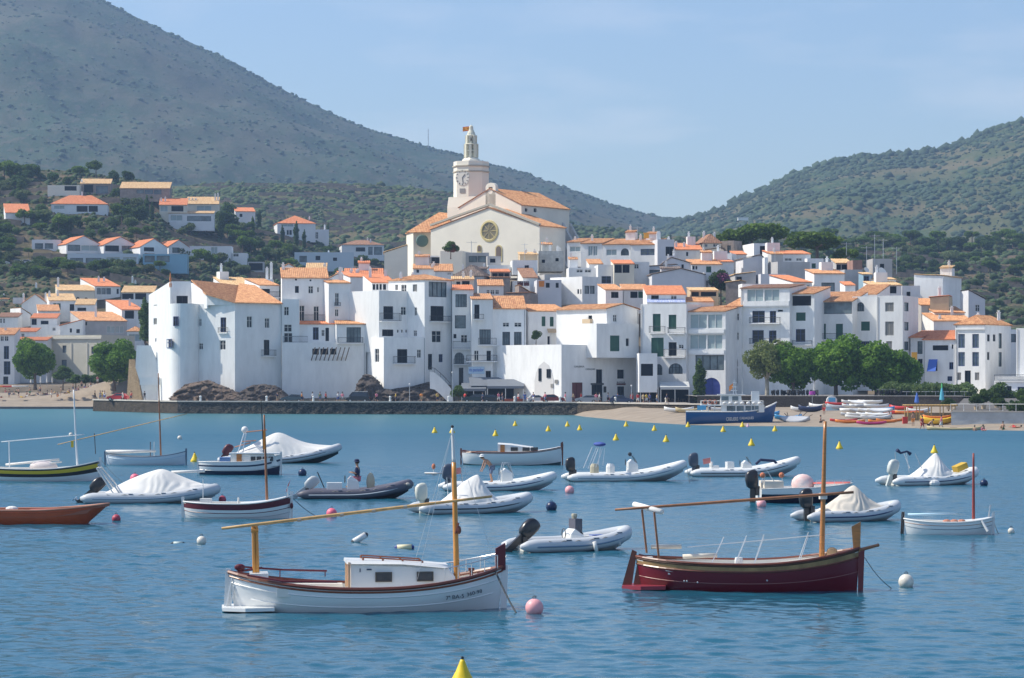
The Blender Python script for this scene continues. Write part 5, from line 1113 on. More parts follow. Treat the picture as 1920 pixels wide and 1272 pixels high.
for sd_ in range(2):
 q = np.random.RandomState(80 + sd_);lb = [(q.uniform(-.2,.2),q.uniform(-.2,.2),1 + i * .95,(1.15 if i < 6 else 1.15 * (10.5 - i) / 4.5) * q.uniform(.85,1.1),1.0) for i in range(10)]
 proto('cypress',crown_mesh('crown',lb,1500,.30,L_dark,.85),trunk_mesh(1.2,.16,2,bark,sd_,.3))
TN = {'plane': 'plane_tree','pale': 'pale_tree','small': 'young_tree','tamarisk': 'tamarisk_tree','pine': 'pine_tree','oak': 'oak_tree','bushy': 'olive_tree','cypress': 'cypress_tree'}
TH = {'plane': 8.9,'pale': 9.2,'small': 5.6,'tamarisk': 5.6,'pine': 8.2,'oak': 7.2,'bushy': 5.8,'cypress': 10.8}
def tree(kind,loc,h,label,group=None,rz=None,wx=1.0,i=None):
 cm,tm = PROTO[kind][random.randrange(len(PROTO[kind])) if i is None else i % len(PROTO[kind])]
 s = h / TH[kind];t = thing(TN[kind],label,'tree',loc,random.uniform(0,6.28) if rz is None else rz,group);t.scale = (s * wx,s * wx,s)
 link('trunk',tm,t);link('crown',cm,t);return t
def gpt(px,py,Y): p = P(px,py,Y);return p
# the trees by the right-hand beach
tree('pale',P(1438,752,447),10.6,'pale yellow green tree with a light bark trunk, left of the dark round trees',rz=.3,wx=.95)
for px,py,h,wx,lb in ((1488,750,9.3,.92,'left dark round tree, half behind the pale one'),(1567,752,10.6,1.02,'tallest dark round tree in the middle of the beach row'),(1643,752,9.4,1.0,'broad dark round tree, right end of the dark round row')):
 tree('plane',P(px,py,444 + px % 7),h,lb,'dark round trees above the beach',wx=wx)
tree('plane',P(1690,752,449),8.0,'lower dark tree crown joining the right end of the round row','dark round trees above the beach',wx=.8)
tree('tamarisk',P(1722,765,436),5.4,'low spreading grey green tree behind the furled blue parasol',rz=0,wx=1.0)
tree('tamarisk',P(1765,765,438),5.2,'low spreading grey green tree left of the cream awning',rz=3.0,wx=.95)
tree('small',P(1876,768,430),4.6,'small bushy tree in front of the white end house at the right',wx=1.2)
tree('cypress',P(1312,752,452),7.4,'dark climbing evergreen beside the round headed blue door',wx=1.3)
tree('plane',P(66,726,585),10.2,'dark rounded tree on the small left beach',wx=.9,i=0)
tree('plane',P(214,728,560),9.8,'rounded tree beside the brown stairway, left of the bastion',wx=1.0,i=1)
tree('small',P(118,727,600),5.2,'small yellow green tree in front of the cream town house',wx=1.1)
tree('cypress',P(272,640,560),9.5,'dark cypress against the left wall of the bastion',wx=1.2)
for k,px in enumerate((142,160,178,190)): tree('small',P(px,728,592),3.2,('first','second','third','fourth')[k] + ' hedge bush from the left under the cream town house','hedge bushes on the small beach',wx=1.5)
tree('small',P(860,757,466),3.4,'bushy green plant left of the restaurant awnings',wx=1.0)
tree('pine',P(1532,508,600),9.5,'big bright round pine at the top right of the town',wx=1.55)
tree('pine',P(1585,512,605),6.0,'smaller bright pine right of the big round one')
for px,py,h,lw in ((1385,494,8.5,'second from left'),(1410,488,9,'tallest'),(1445,484,8.5,'rightmost'),(1362,500,8,'leftmost and lowest')): tree('pine',P(px,py,620),h,'yellow green pine behind the modern canopy house, ' + lw,'pines behind the modern canopy house',wx=1.2)
bg_ = tree('small',P(1352,566,512),6.4,'purple bougainvillea climbing beside the white sunlit house',wx=.9);bg_.name = 'bougainvillea';bg_['category'] = 'climbing plant'
bm_ = crown_mesh('crown',lobes_round(1.9,2.6,5.3,9,.9,77),1500,.2,nmat('magenta_bracts',(.20,.05,.13),.8,.5,1.5));CR = link('blossom',bm_,bg_)
pl = tree('small',P(1005,646,470),2.6,'leafy yellow green plant on the terrace by the three green shutters',wx=1.0);pl.name = 'terrace_plant';pl['category'] = 'plant'
cr = tree('small',P(845,483,531),3.4,'autumn tinted creeper bush on the roof below the church',wx=1.2);cr.name = 'creeper_bush';cr['category'] = 'bush'
link('blossom',crown_mesh('crown',lobes_round(1.7,1.6,4.2,8,.8,78),900,.2,nmat('rust_leaves',(.25,.09,.05),.8,.4,1.5)),cr)
# --- the wooded slopes: single trees one can tell apart
HR = [(45,445,410,478),(92,365,205,400),(0,380,56,405),(88,335,210,356),(165,335,320,362),(295,368,410,412),(440,390,478,412),(488,400,616,442),(645,446,722,480),(395,458,440,480),(555,470,660,495),(290,480,420,500)]
def in_house(px,py,hp,wp):
 for x0,y0,x1,y1 in HR:
  if px + wp / 2 > x0 and px - wp / 2 < x1 and py > y0 and py - hp < y1: return True
 return False
def onhill(nm,px,py):
 Y = hill_Y(px,py,nm);hz = HILLS[nm];return P(px,py,Y)
q = random.Random(5);placed = 0;KN = {'pine': 'bright crowned pine','oak': 'dark holm oak','bushy': 'grey green olive tree','cypress': 'dark pointed cypress'}
LMK = [(75,392,'the orange roofed left edge house'),(150,385,'the wide salmon roofed villa'),(20,330,'the top left corner pines'),(118,345,'the cream hilltop pavilion'),(190,350,'the dark glazed hilltop house'),(270,355,'the long mono pitch roof'),(345,380,'the left stepped villa'),(395,390,'the right stepped villa'),(350,408,'the veranda wing'),(455,402,'the small salmon house'),(525,420,'the vivid orange roof'),(600,438,'the white side wing'),(680,465,'the faded bungalow'),(90,455,'the long modern villa'),(150,460,'the first gabled villa'),(220,462,'the second gabled villa'),(285,465,'the third gabled villa'),(335,468,'the fourth gabled villa'),(395,468,'the flat grey villa'),(450,482,'the white posts house'),(485,495,'the dark garage'),(600,485,'the bluish low villa'),(20,500,'the hillside cars'),(110,520,'the slim terrace house'),(190,520,'the ribbon window house'),(300,520,'the bastion roof line'),
 (1300,450,'the town summit'),(1440,455,'the modern canopy house'),(1530,480,'the big round pine'),(1590,490,'the brick red wall'),(1625,480,'the left roof antenna'),(1660,475,'the concrete tower'),(1690,490,'the right tower antenna'),(1740,500,'the tallest sunlit wall'),(1790,530,'the right pale gable'),(1845,580,'the three storey end house'),(1900,620,'the right edge house'),(1900,470,'the top right wood corner'),(1800,455,'the thin upper wood'),(1730,445,'the wood crest'),(1860,520,'the bare terraces'),(1905,545,'the terraces at the right edge')]
def where(px,py,side):
 d,l_,x,y = min(((px - x) ** 2 + (py - y) ** 2,l_,x,y) for x,y,l_ in LMK)
 dx,dy = px - x,py - y;far = 'well ' if d > 900 else 'just ' if d < 150 else ''
 if abs(dx) > 2.2 * abs(dy): r_ = 'left of' if dx < 0 else 'right of'
 elif abs(dy) > 2.2 * abs(dx): r_ = 'above' if dy < 0 else 'below'
 else: r_ = ('above' if dy < 0 else 'below') + ' and ' + ('left of' if dx < 0 else 'right of')
 return f'{far}{r_} {l_}'
def slope_tree(nm,px,py,hp,kind,side,wx=1.0):
 p = onhill(nm,px,py);h = hp / FPX * p.y
 w_ = where(px,py,side);w_ = w_.replace('well below and ','below and ').replace('well above and ','above and ') if kind == 'bushy' else w_;sz_ = 'small ' if hp < 17 else 'tall ' if hp > 24 else '';wd_ = 'broad ' if wx > 1.2 else '';lab = f'{sz_}{wd_}{KN[kind]} {w_}'
 g_ = ('trees of the left hillside' if side == 'L' else 'trees of the right hillside')
 tree(kind,p,h,lab,g_,wx=wx)
for (px,py,hp,k) in ((8,345,46,'pine'),(28,342,38,'pine'),(58,338,32,'pine'),(100,345,26,'oak'),(150,340,30,'pine'),(180,336,36,'pine'),(212,344,28,'oak'),(240,344,28,'oak'),(128,352,26,'oak'),(40,360,26,'oak'),
      (218,375,26,'oak'),(262,372,26,'pine'),(228,425,44,'pine'),(258,425,46,'oak'),(285,415,38,'cypress'),(275,408,44,'cypress'),(122,438,42,'oak'),(110,440,40,'pine'),(46,425,34,'pine'),(75,418,26,'oak'),(425,440,52,'oak'),(414,448,56,'cypress'),(430,410,36,'oak'),
      (474,438,34,'cypress'),(486,428,36,'cypress'),(530,460,38,'cypress'),(555,462,48,'cypress'),(570,466,36,'cypress'),(615,440,24,'cypress'),(455,478,38,'pine'),(470,478,32,'pine'),(518,482,34,'pine'),(540,480,24,'pine'),(255,456,32,'pine'),(280,450,28,'pine'),(240,458,22,'pine'),
      (375,503,38,'pine'),(350,506,28,'pine'),(395,508,32,'pine'),(320,512,28,'pine'),(300,510,22,'pine'),(190,514,34,'oak'),(210,516,26,'pine'),(75,505,30,'oak'),(100,508,26,'oak'),(130,512,30,'oak'),(20,470,26,'pine'),(5,455,40,'oak'),(680,500,26,'oak'),(700,504,22,'oak'),(660,505,24,'oak'),(715,495,26,'oak'),(646,470,26,'cypress')):
 slope_tree('near_left_hill',px,py,hp,k,'L')
n_ = 0
for _ in range(1500):
 if n_ >= 275: break
 px,py = q.uniform(-120,735),q.uniform(335,525);k = q.choice(['oak','oak','bushy','bushy','pine','cypress' if px > 400 and q.random() < .5 else 'bushy']);hp = q.uniform(15,30) if k != 'cypress' else q.uniform(20,32)
 if py < interp(px,R_NL) + 6: continue
 if in_house(px,py,hp,hp * .8) and q.random() > .04: continue
 slope_tree('near_left_hill',px,py,hp,k,'L',q.uniform(.9,1.3));n_ += 1
for i in range(34):
 px = 1375 + i * 16.5 + q.uniform(-5,5);slope_tree('near_right_hill',px,q.uniform(455,470),q.uniform(20,32),'pine' if q.random() < .7 else 'oak','R',1.25)
n_ = 0
for _ in range(1500):
 if n_ >= 255: break
 px,py = q.uniform(1500,2060),462 + 150 * q.random() ** 1.2
 if px < 1640 and py > 520: continue
 if abs(math.sin(py * .22 + px * .01)) < .28 and py > 500: continue     # bare terrace steps
 k = q.choice(['pine','oak','oak','bushy','bushy']) if py < 530 else q.choice(['oak','bushy','bushy','pine' if px > 1880 else 'oak'])
 slope_tree('near_right_hill',px,py,q.uniform(15,27) if py < 520 else q.uniform(12,20),k,'R',q.uniform(1,1.4));n_ += 1
# --- scrub that nobody could count
def scatter(nm,name,n,pxr,tr,rr,mat,flat=.7,dens=None,seed=1):
 hz = HILLS[nm];q = np.random.RandomState(seed);C = []
 while len(C) < n:
  px = q.uniform(*pxr);t = q.uniform(*tr)
  if dens:
   x,Y,z = hz(px,t)
   if noise.noise(Vector((x,Y,0)) * dens) * .5 + .5 < q.uniform(.15,.75): continue
  else: x,Y,z = hz(px,t)
  C.append((x,Y,z))
 C = np.array(C);Rr = rr[0] + (rr[1] - rr[0]) * q.uniform(0,1,n) ** 3.5;V,F = blobs(C,Rr,.35,flat)
 tag(link(name,npmesh(name,V,F,mat)),kind='stuff')
s_far = nmat('far_scrub',(.048,.078,.044),.95,.3,.01,coords='Object');s_mid = nmat('maquis_bushes',(.055,.085,.03),.95,.45,.05);s_near = nmat('slope_bushes',(.05,.08,.03),.95,.45,.2)
scatter('mountain','mountain_scrub',9000,(-300,1330),(.25,1.0),(.6,3.4),s_far,.6,.004)
scatter('mountain','mountain_ridge_scrub',900,(150,1330),(.975,1.0),(1.2,4.0),s_far,.8)
scatter('far_right_hill','right_hill_scrub',21000,(1200,2320),(.15,1.0),(.7,3.8),s_far,.7,.006,2)
scatter('far_right_hill','right_ridge_scrub',800,(1250,2320),(.975,1.0),(2,6),s_far,.9,None,3)
scatter('middle_hill','middle_hill_scrub',16000,(200,1320),(.1,1.0),(.6,3.0),s_mid,.7,.02,4)
scatter('near_left_hill','near_left_scrub',8000,(-320,800),(.15,1.0),(.5,1.6),s_near,.8,.03,5)
scatter('near_right_hill','near_right_scrub',14000,(1080,2300),(.1,1.0),(.4,2.2),s_near,.8,.03,6)
# dry-stone terrace walls on the right slope and the middle hill (low broken walls following the contour)
def terraces(nm,name,lab,rows,pxr,mat,seed):
 hz = HILLS[nm];q = random.Random(seed);m = MB()
 for t in rows:
  px = pxr[0]
  while px < pxr[1]:
   ln = q.uniform(25,80)
   if q.random() < .62:
    pts = [hz(px + k * ln / 6,t + .004 * sin(px * .02)) for k in range(7)];hh = q.uniform(.8,1.8)
    for a,b in zip(pts,pts[1:]): m.quad((a[0],a[1] - .9,a[2] - 1.2),(b[0],b[1] - .9,b[2] - 1.2),(b[0],b[1] - .5,b[2] + hh),(a[0],a[1] - .5,a[2] + hh));m.quad((a[0],a[1] - .5,a[2] + hh),(b[0],b[1] - .5,b[2] + hh),(b[0],b[1] + 2,b[2] + hh - .6),(a[0],a[1] + 2,a[2] + hh - .6))
   px += ln
 o = m.build(name,mat);tag(o,kind='stuff')
tst = nmat('dry_stone',(.24,.18,.13),.95,.3,.6,bump=.5,bscale=3)
terraces('near_right_hill','terrace_walls','',[i / 30 for i in range(3,24)],(1560,1960),tst,1)
terraces('middle_hill','hill_terrace_walls','',[i / 40 for i in range(4,40)],(380,860),tst,2)
terraces('near_left_hill','slope_walls','',[i / 18 for i in range(4,17)],(-30,720),tst,3)
hz = HILLS['far_right_hill'];p = P(1393,412,1800)
t = thing('lone_white_house','tiny white house alone on the slope of the right hill','house',(p.x,p.y,p.z - 2));m = MB();m.box((0,0,2.2),(7,5,1.8));m.build('wall',white,t);m = MB();m.box((0,0,3.25),(7.6,5.6,.3));m.build('roof',white,t)
p = P(803,272,2990);t = thing('radio_mast','thin lattice radio mast on the mountain crest left of the church','mast',(p.x,p.y,p.z - 4));m = MB();m.tube([(0,0,0),(0,0,22)],[.5,.25],4);m.build('mast_pole',steel,t);m = MB();[m.tube([(-1,0,z_),(1,0,z_)],.15,4) for z_ in (12,16,20)];m.build('cross_arm',steel,t)
# --- rocks under the old walls
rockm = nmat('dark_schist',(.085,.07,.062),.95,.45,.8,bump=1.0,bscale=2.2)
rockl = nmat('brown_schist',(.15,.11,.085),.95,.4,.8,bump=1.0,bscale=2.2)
def rock(px0,px1,pyb,prof,Y,depth,mat,label,amp=.9,seed=0):
 """outcrop between two bearings: prof gives its top row across the width"""
 n,mrows = 90,34;V = []
 a = P(px0,pyb,Y)
 for j in range(mrows + 1):
  for i in range(n + 1):
   u = i / n;v = j / mrows;px = px0 + (px1 - px0) * u;top = P(px,interp(px,prof) + 5,Y).z - a.z
   x = P(px,0,Y).x - a.x;y = depth * (v - .2);prof_v = sin(min(1,v * 1.6) * pi / 2) * (1 if v < .8 else 1 - (v - .8) * 2)
   z = top * prof_v;s_ = noise.ridged_multi_fractal(Vector((x * .55 + seed,y * .7,z * 1.3)),.6,2.4,6,1,2) - 1.4
   V.append((x + s_ * .5 * amp,y + s_ * amp * (1 - v * .5),z + (s_ * amp * .16 if 0 < i < n else 0) - (1.5 if j == 0 else 0)))
 F = [(j * (n + 1) + i,j * (n + 1) + i + 1,(j + 1) * (n + 1) + i + 1,(j + 1) * (n + 1) + i) for j in range(mrows) for i in range(n)]
 o = link('rock_outcrop',npmesh('rock_outcrop',V,F,mat));o.location = a;tag(o,label,'rock','rock outcrops under the old walls')
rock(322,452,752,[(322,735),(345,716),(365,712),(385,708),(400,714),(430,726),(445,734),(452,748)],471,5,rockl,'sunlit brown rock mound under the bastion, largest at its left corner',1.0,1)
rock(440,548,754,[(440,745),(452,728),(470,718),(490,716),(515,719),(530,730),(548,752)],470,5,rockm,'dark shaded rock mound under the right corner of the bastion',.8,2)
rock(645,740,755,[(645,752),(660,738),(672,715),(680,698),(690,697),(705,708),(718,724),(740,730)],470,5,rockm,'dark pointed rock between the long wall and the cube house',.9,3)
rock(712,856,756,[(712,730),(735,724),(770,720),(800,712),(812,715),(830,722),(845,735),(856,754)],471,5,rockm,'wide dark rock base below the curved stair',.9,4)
rock(268,332,752,[(268,748),(276,735),(290,722),(302,716),(318,724),(332,744)],488,4,rockl,'low brown rock with a dry bush at the left foot of the bastion',.7,5)
# ================================================================ quay, beach, people, cars
def stone_mat(name,a,b,sc=1.6,mort=(.1,.09,.08)):
 m = bpy.data.materials.new(name);m.use_nodes = True;n = m.node_tree.nodes;l = m.node_tree.links;bs = n['Principled BSDF'];bs.inputs['Roughness'].default_value = .95;bs.inputs['Specular IOR Level'].default_value = .2
 g = n.new('ShaderNodeNewGeometry');mp = n.new('ShaderNodeMapping');mp.inputs['Scale'].default_value = (sc,sc,sc * 1.7);l.new(g.outputs['Position'],mp.inputs[0])
 v = n.new('ShaderNodeTexVoronoi');l.new(mp.outputs[0],v.inputs[0]);v2 = n.new('ShaderNodeTexVoronoi');v2.feature = 'DISTANCE_TO_EDGE';l.new(mp.outputs[0],v2.inputs[0])
 sp = n.new('ShaderNodeSeparateColor');l.new(v.outputs['Color'],sp.inputs[0]);r = n.new('ShaderNodeValToRGB');r.color_ramp.elements[0].color = (*a,1);r.color_ramp.elements[1].color = (*b,1);l.new(sp.outputs[0],r.inputs[0])
 r2 = n.new('ShaderNodeValToRGB');r2.color_ramp.elements[0].position = .02;r2.color_ramp.elements[1].position = .1;l.new(v2.outputs[0],r2.inputs[0])
 mx = n.new('ShaderNodeMixRGB');mx.inputs[1].default_value = (*mort,1);l.new(r2.outputs[0],mx.inputs[0]);l.new(r.outputs[0],mx.inputs[2]);l.new(mx.outputs[0],bs.inputs['Base Color'])
 bp = n.new('ShaderNodeBump');bp.inputs['Distance'].default_value = .15;l.new(r2.outputs[0],bp.inputs['Height']);l.new(bp.outputs[0],bs.inputs['Normal']);return m
quay_st = stone_mat('quay_stone',(.03,.03,.03),(.20,.18,.15),.8,(.012,.012,.012));quay_lit = stone_mat('quay_stone_lit',(.05,.042,.032),(.17,.14,.105),1.1,(.015,.015,.015));ret_st = stone_mat('retaining_stone',(.12,.105,.09),(.25,.21,.17))  # lit copy: sunlight on the left-facing stretches put into a warmer stone
coping_m = nmat('quay_coping',(.48,.45,.40),.9,.12,.6)
deck = MB();fr = [(x,y,2.0) for x,y in QUAY[1:]];bk = [(x,505,2.0) for x,y in QUAY[1:]];bk[0] = (-78.5,560,2.0);bk[1] = (-58.5,560,2.0)
deck.loft([fr,bk],0,False);tag(deck.build('promenade',asph),kind='structure')
qw = thing('quay_wall','long dark stone quay wall rising from the water below the white town','wall',(-58.5,467,0));q0 = Vector((-58.5,467,0))
def qseg(a,b,mat,zb=-2.5,zt=2.02):
 m = MB();A,B = Vector((*a,0)) - q0,Vector((*b,0)) - q0;n = max(4,int((B - A).length / .8));d = (B - A).normalized();no = Vector((d.y,-d.x,0));rows = []
 for j in range(7):
  z = zb + (zt - zb) * j / 6
  rows.append([A.lerp(B,i / n) + Vector((0,0,z)) + no * (.12 * (6 - j) / 6 * 2 + (noise.noise(Vector((A.lerp(B,i / n).x * 1.3,z * 2.2,5))) * .22 if 0 < i < n and j < 6 else 0)) for i in range(n + 1)])
 m.loft(rows,0,False);m.build('masonry',mat,qw)
 c = MB();c.prism([A + no * .18 + Vector((0,0,zt)),B + no * .18 + Vector((0,0,zt)),B - no * .5 + Vector((0,0,zt)),A - no * .5 + Vector((0,0,zt))],(0,0,.22));c.build('coping',coping_m,qw)
for i,(a,b) in enumerate(zip(QUAY[1:],QUAY[2:])): qseg(a,b,quay_lit if i in (0,5,6) else quay_st)
qseg((-78.5,535),(-78.5,500),quay_lit)
def bpt(px,py,dz=0.0):     # beach or promenade surface point seen at a pixel
 k = (px - CX) / FPX;Y = 300.0
 while Y < 640:
  x = k * Y;z = ground_z(x,Y)
  if -78.5 < x < 30 and Y > quay_Y(x): z = max(z,2.0)
  if HY + (EYE - z) / Y * FPX <= py: break
  Y += .5
 return Vector((k * Y,Y,z + dz))
# bollards
b0 = None
for i,px in enumerate((366,496,586,732,842,965,1048,1145,1228)):
 x = (px - CX) / FPX * 458;p = (x,quay_Y(x) + .25,2.24)
 if b0 is None:
  b0 = thing('bollard','first white bollard from the left on the quay edge','bollard',p,0,'white bollards along the quay');m = MB();m.lathe((0,0,0),[(.2,0),(.16,.3),(.16,.6),(.24,.68),(.2,.8)],10);m.build('post',fwhite,b0)
  m = MB();m.lathe((0,0,.8),[(.2,0),(.12,.08),(.01,.1)],10);m.build('cap',fwhite,b0)
 else: dup(b0,None,p,None,ORD[i] + ' white bollard from the left on the quay edge')
# lamp posts on the quay
for px,y0,Yq,lab in ((1147 + 37,725,440,'thin lamp post on the quay in front of the white annex'),(768,722,460,'thin lamp post on the quay before the wide dark rock base'),(848,700,458,'thin lamp post by the foot of the curved stair')):
 x = (px - CX) / FPX * Yq;p = Vector((x,max(quay_Y(x) + 1,Yq),2.0));t = thing('street_lamp',lab,'street lamp',p)
 h = P(px,y0,p.y).z - 2;m = MB();m.tube([(0,0,0),(0,0,h)],[.07,.045],6);m.build('pole',steel,t);m = MB();m.sphere((0,0,h + .12),.16,8,6);m.build('lamp_head',fwhite,t)
# curved stair down from the blue-shuttered house
def stair():
 a = P(803,757,468);t = thing('curved_stair','white parapet of a curved stair coming down to the quay from the tallest house','stair',a)
 pts = [P(x,y,470) - a for x,y in ((806,697),(815,699),(826,708),(836,718),(845,728),(849,742),(850,756))]
 m = MB();rows = [[p + Vector((0,-.1,-3 if i < 6 else 0)),p + Vector((0,-.1,.0)),p + Vector((0,.35,.0))] for i,p in enumerate(pts)];m.loft(rows,0,False);m.build('parapet',white,t)
 m = MB();m.tube([p + Vector((0,-.1,.75)) for p in pts],.05,5)
 for p in pts: m.tube([p + Vector((0,-.1,0)),p + Vector((0,-.1,.75))],.03,4)
 m.build('handrail',iron,t)
 for i in range(12): s = MB();p = pts[1].lerp(pts[5],i / 12);s.box(p + Vector((0,1.0,-.6)),(.5,1.4,.18));s.build('step',asph,t)
stair()
# brown stone stairway ramp left of the bastion
def ramp():
 a = P(238,752,497);t = thing('stone_stairway','steep brown stone stairway ramp left of the bastion','stairway',a);L = lambda x,y,Y: P(x,y,Y) - a
 m = MB();m.prism([L(237,756,497),L(268,756,495),L(253,674,505),L(242,674,505)],(0,3,0));m.build('masonry',stone_mat('ramp_stone',(.24,.18,.11),(.46,.36,.23),1.3,(.2,.15,.1)),t)
 m = MB();m.prism([L(268.3,756,495),L(275,756,500),L(256,671,512),L(253.2,672,505)],(.2,3,0));m.build('parapet',ret_st,t)  # right flank: its shade put into a darker stone colour
ramp()
gw = P(256,745,484);t = thing('garden_wall','white stepped garden wall between the stairway and the bastion','wall',gw)
m = MB();L = lambda x,y,Y=484: P(x,y,Y) - gw;m.prism([L(270,752),L(325,752),L(325,712),L(300,690),L(282,648),L(256,648),L(254,690),L(262,715)],(0,.5,0));m.build('wall',white,t)
m = MB();m.prism([L(262,722,482),L(300,722,482),L(300,708,482),L(262,708,482)],(0,.4,0));m.build('parapet',white,t)
# pergola struts and stains under the long wall's balcony
for i in range(9):
 x = 585 + i * 8;a = P(x + 6,652,476);b = P(x - 1 + 3,676,478);o = MB();o.bar((0,-.2,0),tuple(b - a + Vector((-.35,.3,0))),.14)
 ob = o.build('wooden_strut',nmat('weathered_timber',(.13,.11,.09),.9));ob.location = a;tag(ob,ORD[i] + ' slanting timber strut from the left on the long white wall','strut','slanting timber struts under the balcony')
# retaining walls behind the right beach
def longwall(nm,lab,pts,zt,mat,zb=0.0,cat='wall'):
 a = Vector((*pts[0],zb));t = thing(nm,lab,cat,a);m = MB()
 for p,q in zip(pts,pts[1:]):
  A,B = Vector((p[0] - a.x,p[1] - a.y,0)),Vector((q[0] - a.x,q[1] - a.y,0));d = (B - A).normalized();no = Vector((-d.y,d.x,0));n = max(2,int((B - A).length / 1.2))
  rows = [[A.lerp(B,i / n) + Vector((0,0,(zt - zb) * j / 4 - (1 if j == 0 else 0))) - no * (noise.noise(A.lerp(B,i / n) * .9 + Vector((0,0,j * 1.7))) * .1 if j < 4 else 0) for i in range(n + 1)] for j in range(5)]
  m.loft(rows,0,False);m.loft([rows[-1],[v + no * .5 for v in rows[-1]]],0,False)
 m.build('masonry',mat,t)
 c = MB()
 for p,q in zip(pts,pts[1:]):
  A,B = Vector((p[0] - a.x,p[1] - a.y,zt - zb)),Vector((q[0] - a.x,q[1] - a.y,zt - zb));d = (B - A).normalized();no = Vector((-d.y,d.x,0))
  c.prism([A - no * .08,B - no * .08,B + no * .55,A + no * .55],(0,0,.12))
 c.build('coping',coping_m,t);return t
longwall('retaining_wall','brown stone retaining wall behind the beach, under the dark round trees',[(30,432),(46,430),(64,428),(72,426)],3.3,ret_st,.8)
longwall('sea_wall','pale blue grey plastered wall at the right end of the beach',[(55.5,337),(66,335),(90,331)],2.0,nmat('pale_blue_plaster',(.42,.45,.47),.9,.12,.8),.2)
ter = MB();ter.quad((30,432.3,3.25),(110,428,3.25),(110,480,3.25),(30,480,3.25));tag(ter.build('terrace_ground',asph),kind='structure')
ter = MB();ter.quad((55.5,337.5,1.95),(110,331,1.95),(110,425,3.0),(72,425,3.0));tag(ter.build('upper_terrace',nmat('dark_paving',(.13,.12,.11),.9,.15,.5)),kind='structure')
# ---------------------------------------------------------------- people
skin_m = nmat('skin',(.42,.24,.16),.6,.06,5);hair_m = nmat('dark_hair',(.04,.03,.025),.7)
def cloth(nm,c): return nmat('cloth_' + nm,c,.85,.08,8)
CL = {k: cloth(k,v) for k,v in dict(white=(.75,.75,.73),red=(.55,.05,.05),blue=(.06,.12,.38),navy=(.02,.03,.08),black=(.02,.02,.025),khaki=(.34,.28,.18),yellow=(.7,.5,.08),pink=(.65,.2,.28),green=(.06,.2,.1),grey=(.3,.31,.32),denim=(.12,.17,.28),orange=(.7,.25,.05)).items()}
POSES = {}
J0 = dict(pel=(0,0,.95),wst=(0,0,1.1),chs=(0,-.01,1.32),nck=(0,0,1.5),hd0=(0,-.01,1.58),hd=(0,-.02,1.69),sL=(.19,0,1.43),eL=(.25,.03,1.14),wL=(.26,-.05,.89),hL=(.26,-.08,.8),sR=(-.19,0,1.43),eR=(-.25,.03,1.14),wR=(-.26,-.05,.89),hR=(-.26,-.08,.8),
  pL=(.1,0,.9),kL=(.11,-.02,.5),aL=(.11,.02,.09),fL=(.12,-.16,.04),pR=(-.1,0,.9),kR=(-.11,-.02,.5),aR=(-.11,.02,.09),fR=(-.12,-.16,.04))
POSES['stand'] = J0
POSES['walk'] = dict(J0,kL=(.11,-.2,.52),aL=(.11,-.26,.1),fL=(.12,-.44,.07),kR=(-.11,.06,.5),aR=(-.11,.32,.14),fR=(-.12,.2,.03),eL=(.25,.15,1.17),wL=(.25,.1,.92),hL=(.25,.07,.83),eR=(-.25,-.1,1.17),wR=(-.24,-.28,.98),hR=(-.24,-.34,.92))
POSES['sit'] = dict(J0,**{k: (v[0],v[1] + .1,v[2] - .82) for k,v in J0.items() if k in ('pel','wst','chs','nck','hd0','hd','sL','eL','sR','eR','pL','pR')},wL=(.25,-.15,.28),hL=(.22,-.26,.34),wR=(-.25,-.15,.28),hR=(-.22,-.26,.34),kL=(.13,-.33,.42),aL=(.13,-.55,.07),fL=(.13,-.7,.04),kR=(-.13,-.33,.42),aR=(-.13,-.55,.07),fR=(-.13,-.7,.04))
POSES['bend'] = dict(J0,wst=(0,-.08,1.08),chs=(0,-.28,1.26),nck=(0,-.43,1.36),hd0=(0,-.5,1.4),hd=(0,-.6,1.47),sL=(.19,-.37,1.32),eL=(.22,-.47,1.04),wL=(.18,-.58,.8),hL=(.17,-.63,.72),sR=(-.19,-.37,1.32),eR=(-.22,-.47,1.04),wR=(-.18,-.58,.8),hR=(-.17,-.63,.72),kL=(.12,-.1,.5),kR=(-.12,-.05,.5))
POSES['seat'] = dict(J0,**{k: (v[0],v[1],v[2] - .42) for k,v in J0.items() if k in ('pel','wst','chs','nck','hd0','hd','sL','eL','sR','eR','pL','pR')},wL=(.2,-.25,.78),hL=(.16,-.34,.8),wR=(-.2,-.25,.78),hR=(-.16,-.34,.8),kL=(.13,-.42,.5),aL=(.13,-.42,.1),fL=(.13,-.58,.05),kR=(-.13,-.42,.5),aR=(-.13,-.42,.1),fR=(-.13,-.58,.05))
lie = {k: (v[0],1.0 - v[2] if True else 0,.12 + v[1] * .3) for k,v in J0.items()};POSES['lie'] = dict(lie,hd=(0,-.69,.2),kL=(.14,.5,.35),kR=(-.12,.5,.12))
RAD = dict(pel=.135,wst=.12,chs=.15,nck=.055,hd0=.07,hd=.1,sL=.065,eL=.043,wL=.03,hL=.035,sR=.065,eR=.043,wR=.03,hR=.035,pL=.095,kL=.06,aL=.042,fL=.035,pR=.095,kR=.06,aR=.042,fR=.035)
BON = [('pel','wst'),('wst','chs'),('chs','nck'),('nck','hd0'),('hd0','hd'),('chs','sL'),('sL','eL'),('eL','wL'),('wL','hL'),('chs','sR'),('sR','eR'),('eR','wR'),('wR','hR'),('pel','pL'),('pL','kL'),('kL','aL'),('aL','fL'),('pel','pR'),('pR','kR'),('kR','aR'),('aR','fR')]
